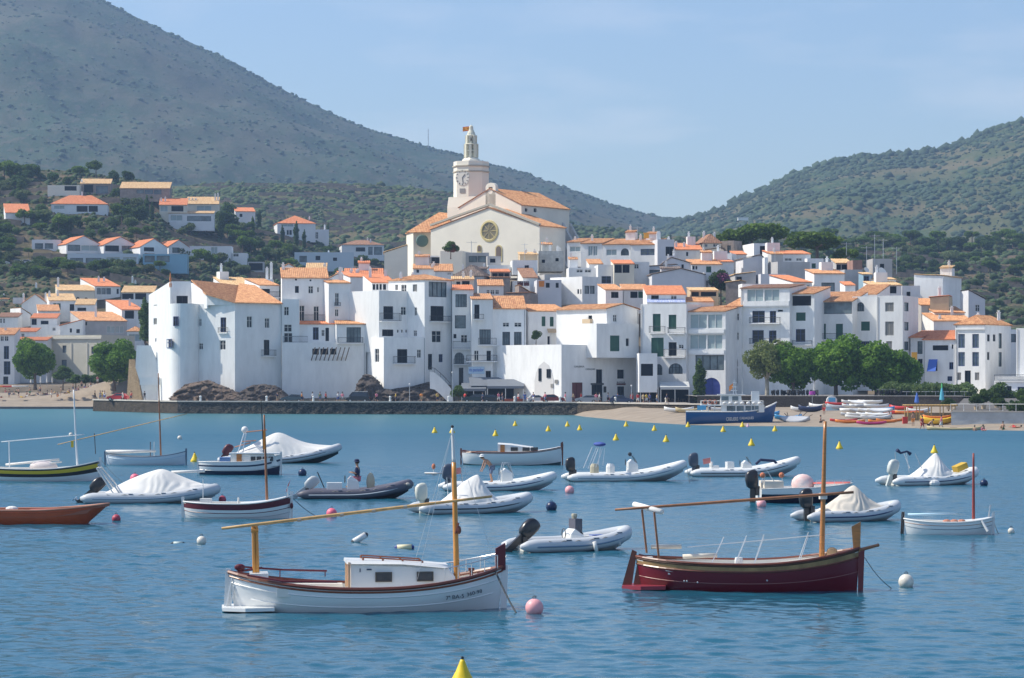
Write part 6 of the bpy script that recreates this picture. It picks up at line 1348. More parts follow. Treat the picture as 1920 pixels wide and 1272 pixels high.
def skinned(J,keys,bones,rad,add=0.0,sub=1,extra=()):
 """continuous surface grown from joints with the Skin modifier"""
 ks = list(keys);me = bpy.data.meshes.new('s');vs = [J[k] for k in ks];es = [(ks.index(a),ks.index(b)) for a,b in bones if a in ks and b in ks];rr = [rad[k] + add for k in ks]
 for par,pos,r in extra: vs.append(pos);es.append((ks.index(par) if isinstance(par,str) else par,len(vs) - 1));rr.append(r)
 me.from_pydata(vs,es,[]);o = bpy.data.objects.new('s',me);COL.objects.link(o);md = o.modifiers.new('k','SKIN');md.use_smooth_shade = True
 for i,r in enumerate(rr): me.skin_vertices[0].data[i].radius = (r,r)
 me.skin_vertices[0].data[0].use_root = True
 if sub: o.modifiers.new('u','SUBSURF').levels = sub
 bpy.context.view_layer.update();r = bpy.data.meshes.new_from_object(o.evaluated_get(bpy.context.evaluated_depsgraph_get()));bpy.data.objects.remove(o);return r
PM = {}
def pose_meshes(p):
 if p in PM: return PM[p]
 J = POSES[p];ex = []
 for s_,sg in (('L',1),('R',-1)):       # fingers and thumb off each palm, curled a little
  h = Vector(J['h' + s_]);w_ = Vector(J['w' + s_]);d = (h - w_).normalized()
  for k in range(4): ex.append(('h' + s_,tuple(h + d * (.075 - abs(k - 1.3) * .012) + Vector((sg * .0,(k - 1.5) * .02,-.01))),.009))
  ex.append(('h' + s_,tuple(h + Vector((-sg * .03,-.035,.0)) + d * .01),.011))
 hd = Vector(J['hd']);f = Vector((0,-1,0));ex.append(('hd',tuple(hd + Vector((0,-.1,-.01))),.022));ex.append(('hd',tuple(hd + Vector((0,.0,.05))),.085))
 body = skinned(J,J0.keys(),BON,RAD,0,1,ex);body.name = 'body';body.materials.clear();body.materials.append(skin_m)
 sh = skinned(J,('wst','chs','sL','eL','sR','eR','pel'),BON,dict(RAD,nck=.07,eL=.05,eR=.05),.022,1);sh.name = 'shirt';sh.materials.clear();sh.materials.append(CL['white'])
 so = skinned(J,('pel','pL','kL','pR','kR'),BON,dict(RAD,kL=.07,kR=.07),.02,1);so.name = 'shorts';so.materials.clear();so.materials.append(CL['blue'])
 m = MB();m.sphere(tuple(hd + Vector((0,.018,.055))),.118,10,7,0,1,1.05,.95);ha = m.mesh('hair',hair_m,True)
 PM[p] = (body,sh,so,ha);return PM[p]
def person(loc,pose,rz,label,top=None,bottom='blue',group=None,s=1.0,hat=None):
 t = thing('person',label,'person',loc,rz,group);t.scale = (s,) * 3;b,sh,so,ha = pose_meshes(pose);link('body',b,t)
 if top: o = link('shirt',sh,t);o.material_slots[0].link = 'OBJECT';o.material_slots[0].material = CL[top]
 if bottom: o = link('shorts',so,t);o.material_slots[0].link = 'OBJECT';o.material_slots[0].material = CL[bottom]
 o = link('hair',ha,t)
 if hat:
  hd = POSES[pose]['hd'];m = MB();m.lathe((hd[0],hd[1],hd[2] + .06),[(.19,0),(.13,.02),(.125,.1),(.06,.14),(.01,.145)],14);m.build('hat',CL[hat],t)
 return t
q = random.Random(21)
cols = list(CL)
for px,py,pose,tp,bt,lb in ((611,755,'walk','red','black','person in red walking on the quay below the long white wall'),(586,755,'walk','white','navy','person in white and navy near the red walker'),(634,756,'walk','white','blue','person in white striding on the quay left of the black van'),
        (642,756,'stand','pink','grey','person in pink by the tail of the black van'),(484,753,'stand','white','navy','person in a white top standing before the right dark rock mound'),(962,757,'sit','red','white','person in red sitting by the red planters'),(972,757,'stand','white','red','person in white behind the red planters'),
        (984,758,'stand','blue','blue','person in blue right of the red planters'),(1118,757,'stand','pink','grey','person in pink at the dark red doorway'),(1124,758,'walk','white','grey','person in white outside the gallery door'),(1185,757,'stand','red','red','person in red on the gallery house bench'),
        (1206,758,'walk','khaki','khaki','person in khaki passing under the annex awning'),(1212,758,'walk','yellow','white','person in yellow passing under the annex awning'),(1218,758,'walk','blue','navy','person in blue at the corner of the cafe'),(942,757,'stand','navy','denim','person in navy under the big grey awning'),
        (230,753,'stand','white','white','person all in white right of the red car'),(178,752,'stand','black','black','person in black on the quay corner, left of the red car'),(188,752,'walk','grey','denim','person in grey near the quay corner'),(196,752,'stand','white','blue','person in white and blue beside the red car'),
        (192,753,'walk','yellow','khaki','person in yellow in front of the group by the red car'),(246,753,'stand','red','navy','person in red at the foot of the stone stairway'),(271,754,'walk','black','grey','person in dark clothes in the shade right of the stone stairway'),(183,750,'stand','pink','white','person in pink among the group on the quay corner')):
 p = bpt(px,py);x = p.x
 if p.y < quay_Y(x) + 1: p = Vector(((px - CX) / FPX * (quay_Y(x) + 2),quay_Y(x) + 2,2.0))
 person(p,pose,q.uniform(0,6.28),lb,tp,bt)
# bathers on the small left beach
tow = [nmat('towel_' + str(i),c,.9) for i,c in enumerate(((.6,.1,.08),(.1,.3,.55),(.7,.6,.3),(.65,.65,.62)))]
for i in range(26):
 px = 3 + i * 6.6 + q.uniform(-2,2);py = q.choice((738,742,746,750)) + q.uniform(-2,2);p = bpt(px,py)
 pose = 'lie' if i % 3 == 0 else 'sit' if i % 3 == 1 else 'stand';c1 = q.choice(cols);c2 = q.choice(cols)
 wh = 'lying on a towel' if pose == 'lie' else 'sitting on the sand' if pose == 'sit' else 'standing'
 lbl = f'bather in {c2} swimwear {wh}, ' + ('below the blue shuttered edge house' if px < 40 else 'before the dark rounded tree' if px < 90 else 'under the small yellow green tree' if px < 130 else 'before the hedge bushes' if px < 165 else 'close to the quay corner')
 person(p,pose,q.uniform(0,6.28),lbl,None,c2,'bathers on the small left beach')
 if pose == 'lie': m = MB();m.box((0,0,.02),(.8,1.9,.03));o = m.build('beach_towel',tow[i % 4]);o.location = p + Vector((0,0,.03));tag(o,('red','blue','sand yellow','white')[i % 4] + ' towel spread on the small left beach','towel','towels on the small left beach')
for px,py,hh in ((58,728,4),(76,728,3.6),(88,727,3.4),(98,728,3.2),(140,722,3)):
 p = bpt(px,py + 3);t = thing('folded_parasol',ORD[(58,76,88,98,140).index(px)] + ' closed white parasol from the left on the small left beach','parasol',p,0,'closed white parasols on the left beach');m = MB();m.tube([(0,0,0),(0,0,2.6)],.03,5);m.build('pole',steel,t);m = MB();m.lathe((0,0,1.0),[(.02,0),(.2,.1),(.14,.8),(.03,1.7)],8);m.build('canopy',fwhite,t)
for px,c,lb,rz in ((5,CL['orange'],'orange kayak on the sand at the left edge of the photo',.2),(18,CL['red'],'red orange kayak beside the orange one on the left beach',.1),(38,fwhite,'white paddle board lying on the left beach',.35)):
 p = bpt(px,736);t = thing('kayak',lb,'kayak',p,rz);m = MB();m.loft([[Vector((x,y * wd,z_ * .18 + .2 + .05 * x * x * .2)) for y,z_ in ((-.36,0),(-.2,-1),(.2,-1),(.36,0),(.15,.9),(-.15,.9))] for x,wd in ((-1.9,.08),(-1.2,.7),(0,1),(1.2,.7),(1.9,.08))],0,True,True);m.build('hull',c,t,True)
# dark landing strip along the left shore
m = MB();m.prism([(-130,533.5,-1),(-80,531.5,-1),(-80,531.5,.45),(-130,533.5,.45)],(0,2.2,0));ls = m.build('landing_strip',nmat('wet_concrete',(.15,.13,.13),.8,.2,1));tag(ls,kind='structure')
# ---------------------------------------------------------------- cars
rubber = nmat('tyre_rubber',(.02,.02,.02),.8);carglass = nmat('car_glass',(.02,.025,.03),.08,spec=.9);chrome = nmat('bare_metal',(.55,.56,.58),.3,metal=.9)
def car(loc,rz,label,col,van=False,cat='car',s=1.0):
 pm = nmat('paint_' + label[:12].replace(' ','_'),col,.3,spec=.6);t = thing('parked_' + cat,label,cat,loc,rz);t.scale = (s,) * 3;Lc,Wc = 4.1,1.72
 prof = [(-2.05,.35),(-2.05,.95),(-1.75,1.0),(-1.6,1.0),(1.2,.98),(1.9,.82),(2.05,.6),(2.05,.35)]
 top = [(-1.95,.95),(-1.8,1.75),(.9,1.8),(1.55,.98)] if van else [(-1.75,.97),(-1.45,1.4),(.15,1.45),(1.0,.97)]
 m = MB()
 m.loft([[Vector((x,-Wc / 2 * (1 - .06 * e),z)) for x,z in prof] for e in (1,)] + [[Vector((x,-Wc / 2,z)) for x,z in prof],[Vector((x,Wc / 2,z)) for x,z in prof]],0,True,True)
 rf = [Vector((x,-Wc / 2 * (.97 if z < 1.1 else .8),z)) for x,z in top];rg = [Vector((v.x,-v.y,v.z)) for v in rf];m.loft([rf,rg],0,True,True);m.build('body',pm,t)
 for sgn in (-1,1):
  g = MB();a,b,c,d = [Vector((x,sgn * (Wc / 2 * (.97 if z < 1.1 else .8) + .012),z)) for x,z in top];cc = (a + b + c + d) / 4
  g.add([cc + (v - cc) * .84 for v in (a,b,c,d)],[(0,1,2,3)]);g.build('side_window',carglass,t)
 g = MB();a,b = Vector((top[2][0] + .04,0,top[2][1] - .06)),Vector((top[3][0] + .0,0,top[3][1] + .06));g.quad(a + Vector((.06,-.6,0)),b + Vector((.05,-.72,0)),b + Vector((.05,.72,0)),a + Vector((.06,.6,0)));g.build('windscreen',carglass,t)
 for x in (-1.25,1.3):
  for y in (-Wc / 2 + .02,Wc / 2 - .02):
   w_ = MB();w_.tube([(x,y - .1,.31),(x,y + .1,.31)],.31,14);wo_ = w_.build('wheel',rubber,t);r = MB();r.tube([(x,y - .115,.31),(x,y + .115,.31)],.17,10);r.build('rim',chrome,wo_)
 for y in (-.6,.6): h = MB();h.box((2.04,y,.68),(.05,.3,.16));h.build('headlight',fwhite,t);h = MB();h.box((-2.06,y * 1.1,.8),(.03,.16,.25));h.build('tail_light',redcl,t)
 return t
def qp(px,off): x = (px - CX) / FPX * 460;Y = quay_Y(x) + off;return Vector(((px - CX) / FPX * Y,Y,2.0))
car(qp(220,4) if False else Vector(((221 - CX) / FPX * 492,492,2.0)),pi * .95,'bright red car parked at the quay corner by the stone stairway',(.55,.02,.02),s=.95)
car(qp(671,3.5),pi,'black van with a pale roof parked on the quay before the pointed rock',(.012,.014,.018),True,'van')
car(qp(890,3.5),pi,'dark green blue car parked below the grey restaurant awning',(.012,.03,.035))
car(qp(1037,3.5),0.05,'dark red car with people around it beside the pointed arch',(.22,.02,.025))
car(qp(1009,7),0.1,'small white car half hidden in shade behind the dark red car',(.6,.6,.58),s=.9)
for px,rz_,c_,lb in ((548,pi,(.05,.09,.11),'dark teal car parked before the right dark rock mound'),(925,.05,(.02,.02,.025),'black car parked in front of the blue topped tables'),(1100,3.1,(.35,.36,.38),'silver car parked left of the dark red doorway'),(1165,.0,(.03,.05,.12),'navy car parked by the gallery house bench')): car(qp(px,4.2),rz_,lb,c_,s=.95)
qq = random.Random(8)
for i,px in enumerate((520,566,600,706,742,790,820,872,905,935,1000,1022,1060,1075,1090,1140,1158,1196,1232,1250)):
 tp_,bt_ = qq.choice(cols),qq.choice(('navy','denim','khaki','black','white'));person(qp(px,1.6 + qq.random() * 2),'walk' if i % 2 else 'stand',qq.uniform(0,6.28),f'passer by, {tp_} top, {bt_} shorts, {ORD[i % 10]} on the ' + ('left' if i < 10 else 'right') + ' half of the quay',tp_,bt_)
m = MB();m.box((0,0,1.86),(3.4,1.3,.06));rr_ = m.build('roof_rack',fwhite);rr_.parent = bpy.data.objects['parked_van'];CH.setdefault('parked_van',[]).append(rr_)
for k,px in enumerate((951,962,975)): p = qp(px,1.6);m = MB();m.box((0,0,.3),(.95,.5,.6));m.box((0,0,.63),(1.05,.6,.08));o = m.build('planter',nmat('brick_red_planter',(.35,.09,.05),.9));o.location = p;tag(o,'low red planter box on the quay under the big awning','planter','red planter boxes on the quay')
# parked scooters and bicycles under the trees
sc0 = None
for i,(px,py) in enumerate([(1450 + k * 8,757) for k in range(11)] + [(1648 + k * 6.5,757) for k in range(9)]):
 p = P(px,0,433);p.z = 3.3
 if sc0 is None:
  sc0 = t = thing('parked_scooter','first dark scooter from the left, parked under the pale tree','scooter',p,1.2,'scooters parked under the trees')
  for x in (-.6,.62): w_ = MB();w_.tube([(x,-.05,.25),(x,.05,.25)],.25,10);w_.build('wheel',rubber,t)
  m = MB();m.loft([[Vector((x,y * .17,z)) for y,z in ((-1,a),(1,a),(1,b),(-1,b))] for x,a,b in ((-.85,.5,.75),(-.4,.3,.82),(.0,.25,.45),(.35,.25,.4),(.5,.35,.95),(.6,.6,1.0))],0,True,True);m.build('body',black,t)
  m = MB();m.box((-.4,0,.86),(.7,.3,.1));m.build('seat',rubber,t);m = MB();m.tube([(.5,0,.9),(.42,0,1.1)],.03,5);m.tube([(.42,-.3,1.1),(.42,.3,1.1)],.025,5);m.build('handlebar',chrome,t)
 else: dup(sc0,None,p,q.uniform(.8,1.8),(ORD[i] + ' dark scooter from the left, parked under the pale tree') if i < 11 else (ORD[i - 11] + ' dark scooter from the left, parked beside the tamarisks'))
# ---------------------------------------------------------------- things on the right beach
def canoe(loc,rz,label,mat,L=4.0,W_=.8,H_=.35,name='kayak',cat='kayak',tilt=0,deckm=None,grp=None):
 t = thing(name,label,cat,loc,rz,grp);t.rotation_euler = (tilt,0,rz);st = []
 for u in np.linspace(-1,1,9):
  wd = W_ / 2 * max(.03,(1 - abs(u) ** 2.4));zz = H_ * (.0 + .5 * abs(u) ** 2.5);st.append([Vector((u * L / 2,y * wd,zz + z_ * H_)) for y,z_ in ((-1,.85),(-.75,.25),(0,0),(.75,.25),(1,.85),(.5,1.0),(-.5,1.0))])
 m = MB();m.loft(st,0,True,True);m.build('hull',mat,t,True)
 if deckm: m = MB();m.box((-.3,0,H_ * 1.0),(.9,W_ * .5,.06));m.build('seat',deckm,t)
 return t
km = {c: nmat('plastic_' + c,v,.35,spec=.6) for c,v in dict(orange=(.85,.25,.03),red=(.7,.05,.04),yellow=(.9,.55,.03),white=(.78,.78,.76),magenta=(.6,.05,.2),blue=(.05,.3,.6)).items()}
for px,py,c,rz,lb in ((1594,794,'orange',.05,'orange kayak at the waterline left of the mast top'),(1582,792,'red',.3,'red kayak nosing out behind the orange one at the waterline'),(1634,797,'magenta',.15,'crimson kayak on the wet sand in the middle of the beach'),(1655,794,'orange',.2,'long orange kayak right of the crimson one'),
      (1668,792,'orange',.35,'second orange kayak tilted upon the long one'),(1680,777,'red',0,'red kayak in the upper row near the wooden pergola'),(1696,776,'red',.1,'red kayak directly beside the wooden pergola'),(1705,777,'orange',0,'faded orange kayak under the pergola edge')):
 canoe(bpt(px,py),rz,lb,km[c],deckm=black)
p = bpt(1758,797);canoe(p,.08,'big yellow and orange inflatable boat by the pergola',km['yellow'],4.4,1.6,.8,'inflatable_boat','boat');b = canoe(p + Vector((0,.3,.7)),.1,'orange kayak lying on top of the yellow inflatable',km['orange'],3.8,.9,.4)
canoe(bpt(1735,795),1.2,'orange kayak seen end on, left of the yellow inflatable',km['orange'])
i = 0
for r_ in range(4):
 for k in range(3 + (r_ < 3)):
  px = 1600 + k * 15 + q.uniform(-4,4);p = bpt(px,783 - r_ * 3);p.z += .12 + r_ * .38
  canoe(p,q.uniform(-.35,.5),('grey' if i % 5 == 0 else 'white') + ' dinghy hull in the beach pile, ' + ('bottom','second','third','top')[r_] + ' layer, ' + ORD[k] + ' from the left',km['white'] if (i % 5) else nmat('grey_hull',(.45,.47,.5),.4),3.6,1.1,.42,'dinghy_hull','dinghy',q.uniform(-.5,.5),None,'white hulls piled on the beach');i += 1
canoe(bpt(1642,788),.45,'white dinghy lying apart, pointing up the beach right of the pile',km['white'],4.8,1.4,.5,'dinghy_hull','dinghy')
canoe(bpt(1615,786),.1,'white flat hull at the foot of the pile',km['white'],4.5,1.2,.4,'dinghy_hull','dinghy')
canoe(bpt(1520,773),-.04,'dark hulled rowing boat with a white gunwale, drawn up on the sand',nmat('navy_hull',(.02,.035,.09),.4),3.6,1.5,.75,'rowing_boat','boat',0,fwhite)
canoe(bpt(1500,772),.1,'white nosed small boat left of the dark rowing boat',km['white'],2.8,1.3,.6,'rowing_boat','boat',0,black)
canoe(bpt(1573,770),.02,'grey boat on the sand under a red cover',nmat('grey_hull',(.45,.47,.5)),4.0,1.7,.8,'rowing_boat','boat',0,redcl)
p = bpt(1573,770);canoe(p + Vector((0,0,.82)),.06,'bright red canoe laid across the grey boat',km['red'],4.2,.9,.35)
canoe(bpt(1478,789),.3,'blue and grey dinghy behind the bow of the tour boat',km['blue'],4.0,1.5,.6,'dinghy_hull','dinghy')
canoe(bpt(1492,792),-.4,'grey upturned dinghy among poles right of the tour boat',nmat('grey_hull',(.45,.47,.5)),4.2,1.5,.6,'dinghy_hull','dinghy',.6)
canoe(bpt(1273,774),.0,'white upturned boat on the sand left of the tour boat',km['white'],4.4,1.5,.6,'dinghy_hull','dinghy')
canoe(bpt(1292,775),.1,'tan upturned boat just behind the tour boat stern',nmat('tan_hull',(.55,.45,.25),.5),4.0,1.4,.6,'dinghy_hull','dinghy')
canoe(bpt(1792,810),-.03,'long low pale boat on the wet sand beside two children',nmat('tan_hull',(.55,.45,.25)),7.0,1.3,.5,'rowing_boat','boat',0,fbrown)
for i in range(5):
 p = bpt(1480 + i * 5,790);o = MB();o.tube([(0,0,0),(q.uniform(-2,2.5),0,q.uniform(.6,1.6))],.05,5);ob = o.build('wooden_pole',nmat('weathered_timber',(.13,.11,.09)));ob.location = p;tag(ob,ORD[i] + ' bare pole from the left, right of the tour boat','pole','poles by the tour boat')
for px,py,pose,tp,bt,lb in ((1330,776,'stand','white','navy','person in white standing on the sand left of the tour boat'),(1545,778,'stand',None,'red','bather in red shorts standing left of the kiosk'),(1590,774,'walk','blue','khaki','person in blue walking behind the grey boat'),(1668,786,'sit',None,'navy','bather sitting between the kayaks and the pile'),(1712,800,'stand',None,'orange','bather in orange shorts beside the red bin'),(1765,806,'walk','pink','white','person in pink walking right of the yellow inflatable'),(1880,806,'sit',None,'green','bather in green sitting on the sand at the right'),(1905,803,'lie',None,'red','bather in red lying on the sand near the right edge'),(1540,793,'sit',None,'black','bather sitting near the waterline right of the tall mast')):
 person(bpt(px,py),pose,q.uniform(0,6.28),lb,tp,bt)
for px,py,c,L_,lb in ((1350,772,'white',3.8,'white dinghy drawn up behind the tour boat cabin'),(1440,781,'blue',3.4,'light blue dinghy behind the tour boat bow'),(1535,765,'white',3.2,'white dinghy close to the kiosk'),(1690,769,'red',3.6,'dark red dinghy behind the kayak row'),(1722,775,'white',3.4,'white dinghy in the shade of the pergola'),(1655,772,'blue',3.6,'blue dinghy at the right foot of the hull pile')):
 canoe(bpt(px,py),q.uniform(-.5,.5),lb,km[c],L_,1.3,.55,'dinghy_hull','dinghy')
# kiosk
p = bpt(1560,770);t = thing('kiosk','small white and light blue arched rental kiosk on the beach','kiosk',p);m = MB();m.prism([(-.75,0,0),(.75,0,0),(.75,0,1.7),(.5,0,2.05),(0,0,2.2),(-.5,0,2.05),(-.75,0,1.7)],(0,.9,0));m.build('body',fwhite,t)
m = MB();m.box((0,-.03,1.6),(1.0,.04,.6));m.build('sign_board',nmat('light_blue_sign',(.12,.45,.72),.5),t);m = MB();m.box((0,-.25,.3),(1.9,.5,.6));m.build('counter',nmat('pale_blue_counter',(.45,.62,.7),.6),t)
# wooden pergola
p = bpt(1702,792);t = thing('wooden_pergola','yellowish wooden pergola on the beach above the yellow inflatable','pergola',p);wd = 6.2;wm = nmat('yellow_timber',(.50,.34,.14),.8,.2,2)
for x in (0,1.55,3.1,4.65,6.2):
 for y in (0,2.6): m = MB();m.tube([(x,y,0),(x,y,2.1)],.07,6);m.build('post',wm,t)
for y in (0,2.6): m = MB();m.box((3.1,y,2.15),(6.9,.12,.14));m.build('beam',wm,t)
for k in range(18): m = MB();m.box((-.2 + k * .39,1.3,2.26),(.1,3.2,.07));m.build('slat',wm,t)
m = MB();m.quad((0,2.6,0),(6.2,2.6,0),(6.2,2.6,1.2),(0,2.6,1.2));m.build('mat_panel',nmat('reed_mat',(.34,.26,.15),.9,.2,2),t)
for px,yb,yt,c,lb in ((1719,768,736,nmat('parasol_blue',(.07,.16,.5),.8),'furled blue parasol in front of the tamarisks'),(1766,768,724,nmat('parasol_teal',(.10,.42,.55),.8),'taller furled teal and green parasol right of the blue one'),(1523,768,734,nmat('parasol_purple',(.35,.05,.35),.8),'purple lamp like sign on a post left of the kiosk')):
 p = bpt(px,yb + 4);h = P(px,yt,p.y).z - p.z;t = thing('furled_parasol' if px != 1523 else 'post_sign',lb,'parasol' if px != 1523 else 'sign',p);m = MB();m.tube([(0,0,0),(0,0,h)],.035,6);m.build('pole',steel,t)
 m = MB();m.lathe((0,0,h * (.42 if px != 1523 else .82)),[(.03,0),(.36,.15),(.25,h * .3),(.05,h * .57)] if px != 1523 else [(.05,0),(.45,.05),(.45,.5),(.05,.55)],8);m.build('canopy',c,t)
 if px == 1766: m = MB();m.lathe((0,0,h),[(.1,-.5),(.12,0),(.03,.5)],6);m.build('tip',nmat('tip_green',(.1,.5,.2),.8),t)
p = bpt(1697,795);m = MB();m.box((0,0,.42),(.62,.5,.84));m.box((0,0,.87),(.7,.58,.07));o = m.build('red_bin',redcl);o.location = p;tag(o,'small red bin standing on the open sand','bin')
person(bpt(1729,808),'walk',.5,'person in a red shirt walking at the water edge below the pergola','red','red')
person(bpt(1741,811),'bend',1.2,'bather bending at the water edge right of the person in red',None,'navy')
person(bpt(1828,812),'sit',2.6,'child sitting at the waterline on the end of the low pale boat',None,'navy',s=.9)
person(bpt(1844,812),'sit',.4,'child in pink sitting at the waterline, furthest right','pink','pink',s=.95)
m = MB();m.prism([(0,0,0),(8,-.5,0),(8,-.5,.9),(0,0,.9)],(0,1.2,0));o = link('clipped_hedge',crown_mesh('hedge',[(x,y,.5,.7,.6) for x in np.arange(0,9,.7) for y in (0,.6)],2600,.16,L_dark));o.location = (64.5,343,1.95);o.scale = (1.2,1,1.3);tag(o,'dark clipped hedge above the pale blue grey wall','hedge')
for i in range(9):
 p = (59 + i * 1.75 + q.uniform(-.3,.3),352 + q.uniform(-4,12),2.0);t = thing('potted_shrub',ORD[i] + ' potted shrub from the left above the pale blue wall','shrub',p,q.uniform(0,6));cm,tm = PROTO['small'][0];t.scale = (.42,.42,.3 + .12 * (i % 3));link('stem',tm,t);link('foliage',cm,t);m = MB();m.lathe((0,0,0),[(.6,0),(.8,1.2),(.85,1.3)],10);m.build('pot',tan,t)
rl = thing('terrace_railing','white railing along the top of the pale blue grey wall','railing',(55.5,337.4,2.1))
for i in range(16): m = MB();m.box((i * 1.6,-i * .28,.45),(.06,.06,.9));m.build('post',fwhite,rl)
m = MB();m.tube([(0,0,.9),(24,-4.2,.9)],.04,5);m.build('handrail',fwhite,rl)
# small restaurant under the cream awning and benches behind the tamarisks
for i in range(7):
 p = P(1700 + i * 18,0,430);p.z = 3.3;t = thing('cafe_table',ORD[i] + ' white cafe table from the left behind the tamarisks','table',p,0,'white cafe tables behind the tamarisks');m = MB();m.box((0,0,.73),(1.2,.8,.05));m.build('table_top',fwhite,t);m = MB();m.tube([(0,0,0),(0,0,.7)],.04,6);m.build('leg',steel,t)
# TV antennas and dishes on the roofs
def antenna(px,yb,yt,Y,lab,arms=4):
 a = P(px,yb,Y);h = P(px,yt,Y).z - a.z;t = thing('roof_antenna',lab,'antenna',a,q.uniform(-.5,.5));m = MB();m.tube([(0,0,-1),(0,0,h)],.06,5);m.build('mast_pole',steel,t)
 m = MB();m.tube([(-1.1,0,h - .3),(1.1,0,h - .3)],.035,4);[m.tube([(-1 + k * .4,-.5,h - .3),(-1 + k * .4,.5,h - .3)],.025,4) for k in range(arms + 1)];m.build('cross_arm',steel,t)
for a in ((1625,500,462,528,'roof antenna left of the white dishes'),(1640,490,440,530,'tall roof antenna left of the concrete tower'),(1656,490,448,531,'tall roof antenna over the middle of the concrete tower'),(1681,505,463,529,'roof antenna on the right edge of the concrete tower'),(1587,470,455,540,'short antenna beside the ochre roof'),(884,470,452,535,'thin roof antenna before the church facade',3),(1018,470,455,539,'small antenna right of the church facade',3),(1195,440,425,552,'antenna on the long orange roof of the white row',3)): antenna(*a)
def dish(px,py,Y,r,lab):
 a = P(px,py,Y);t = thing('satellite_dish',lab,'satellite dish',a,.6);m = MB();m.lathe((0,0,0),[(.05,0),(r * .5,r * .08),(r,r * .3)],18,0,False);o = m.build('reflector',fwhite,t);o.rotation_euler = (R(62),0,0);m = MB();m.tube([(0,.1,0),(0,.2,-1.6)],.06,5);m.build('stand',steel,t)
dish(1653,511,520,.95,'largest white satellite dish in front of the concrete tower');dish(1624,507,522,.6,'smaller white satellite dish left of the largest one');dish(908,552,512,.5,'small satellite dish on the ochre roof beside the hipped roof')
m = MB();m.prism([(0,0,0),(.9,0,0),(1.0,0,1.1),(-.1,0,1.1)],(0,.04,0));o = m.build('hanging_cloth',nmat('cloth_orange',(.7,.25,.05)));o.location = P(1011,538,507.5);tag(o,'orange cloth hung on the cool white wall in mid town','cloth')
m = MB();m.prism([(0,0,0),(1.0,0,0),(1.0,0,1.7),(0,0,1.7)],(0,.04,0));o = m.build('hanging_cloth',orange_cl);o.location = P(1709,679,466.0);tag(o,'orange yellow cloth hanging from a balcony left of the blue awning','cloth')
m = MB();m.box((0,0,.5),(1.0,.8,1.0));m.box((0,0,1.05),(1.2,1,.1));o = m.build('roof_vent',orange_cl);o.location = P(1212,447,552);tag(o,'orange box on the roof ridge of the white row','roof box')
# white cars at the far left on the hill
for px,lb in ((6,'white car parked on the hillside at the left edge'),(38,'white car parked right of the first on the hillside'),(54,'pale car parked third on the hillside')):
 p = onhill('near_left_hill',px,497);car(p + Vector((0,-1,0)),.1,lb,(.6,.6,.6))
# ================================================================ boats
hullw = nmat('white_gelcoat',(.76,.77,.76),.25,.03,.5,spec=.6);hulldkred = nmat('oxblood_hull',(.16,.006,.016),.3,spec=.6);hullnavy = nmat('navy_boat_hull',(.012,.02,.06),.3,spec=.6);hullblue = nmat('pale_blue_hull',(.40,.54,.66),.4)
hullred = nmat('rust_red_hull',(.50,.09,.025),.4,.12,1.5,spec=.5);yel = nmat('yellow_paint',(.62,.45,.03),.4);maroon = nmat('maroon_paint',(.11,.012,.022),.4);antif = nmat('antifouling',(.03,.07,.08),.8)
varn = nmat('varnished_wood',(.42,.17,.045),.3,.3,2.5,spec=.6,stretch=(1,1,6));mah = nmat('mahogany',(.16,.04,.02),.35,.25,3,spec=.6);darkw = nmat('dark_wood',(.10,.05,.03),.6,.2,3);deckc = nmat('cream_deck',(.72,.70,.64),.7,.05,2)
greytube = nmat('grey_hypalon',(.52,.55,.58),.45,.04,1);whitetube = nmat('white_hypalon',(.70,.72,.72),.45,.04,1);darktube = nmat('dark_hypalon',(.10,.10,.13),.5,.1,1);coverw = nmat('white_cover_cloth',(.74,.73,.70),.85,.05,2);coverc = nmat('cream_cover_cloth',(.68,.62,.53),.85,.06,2)
engk = nmat('black_cowl',(.018,.018,.022),.3,spec=.6);engg = nmat('grey_cowl',(.45,.48,.50),.35);ropem = nmat('rope',(.35,.32,.28),.9);winm = nmat('tinted_window',(.03,.03,.035),.08,spec=.9);silver = nmat('anodised_tube',(.6,.62,.64),.35,metal=.7)
oxid = nmat('ochre_strake',(.34,.21,.09),.5,.3,2)
class Boat:
 def __init__(s,name,label,x0,x1,py,ang=0,cat='boat',half=0.9):
  Y = WY(py) + half;s.Y = Y;s.a = R(ang);wd = (x1 - x0) / FPX * Y;s.L = abs(wd) / cos(s.a);cx = ((x0 + x1) / 2 - CX) / FPX * Y
  s.root = thing(name,label,cat,(cx,Y,0),s.a);s.M = Matrix.Rotation(-s.a,3,'Z')
 def l(s,px,py,dy=0.0):      # a photo pixel, at the boat's own distance, in boat coordinates
  return s.M @ (P(px,py,s.Y + dy) - s.root.location)
 def b(s,mb,name,mat,parent=None,smooth=False,fix=False): return mb.build(name,mat,parent or s.root,smooth,fix)
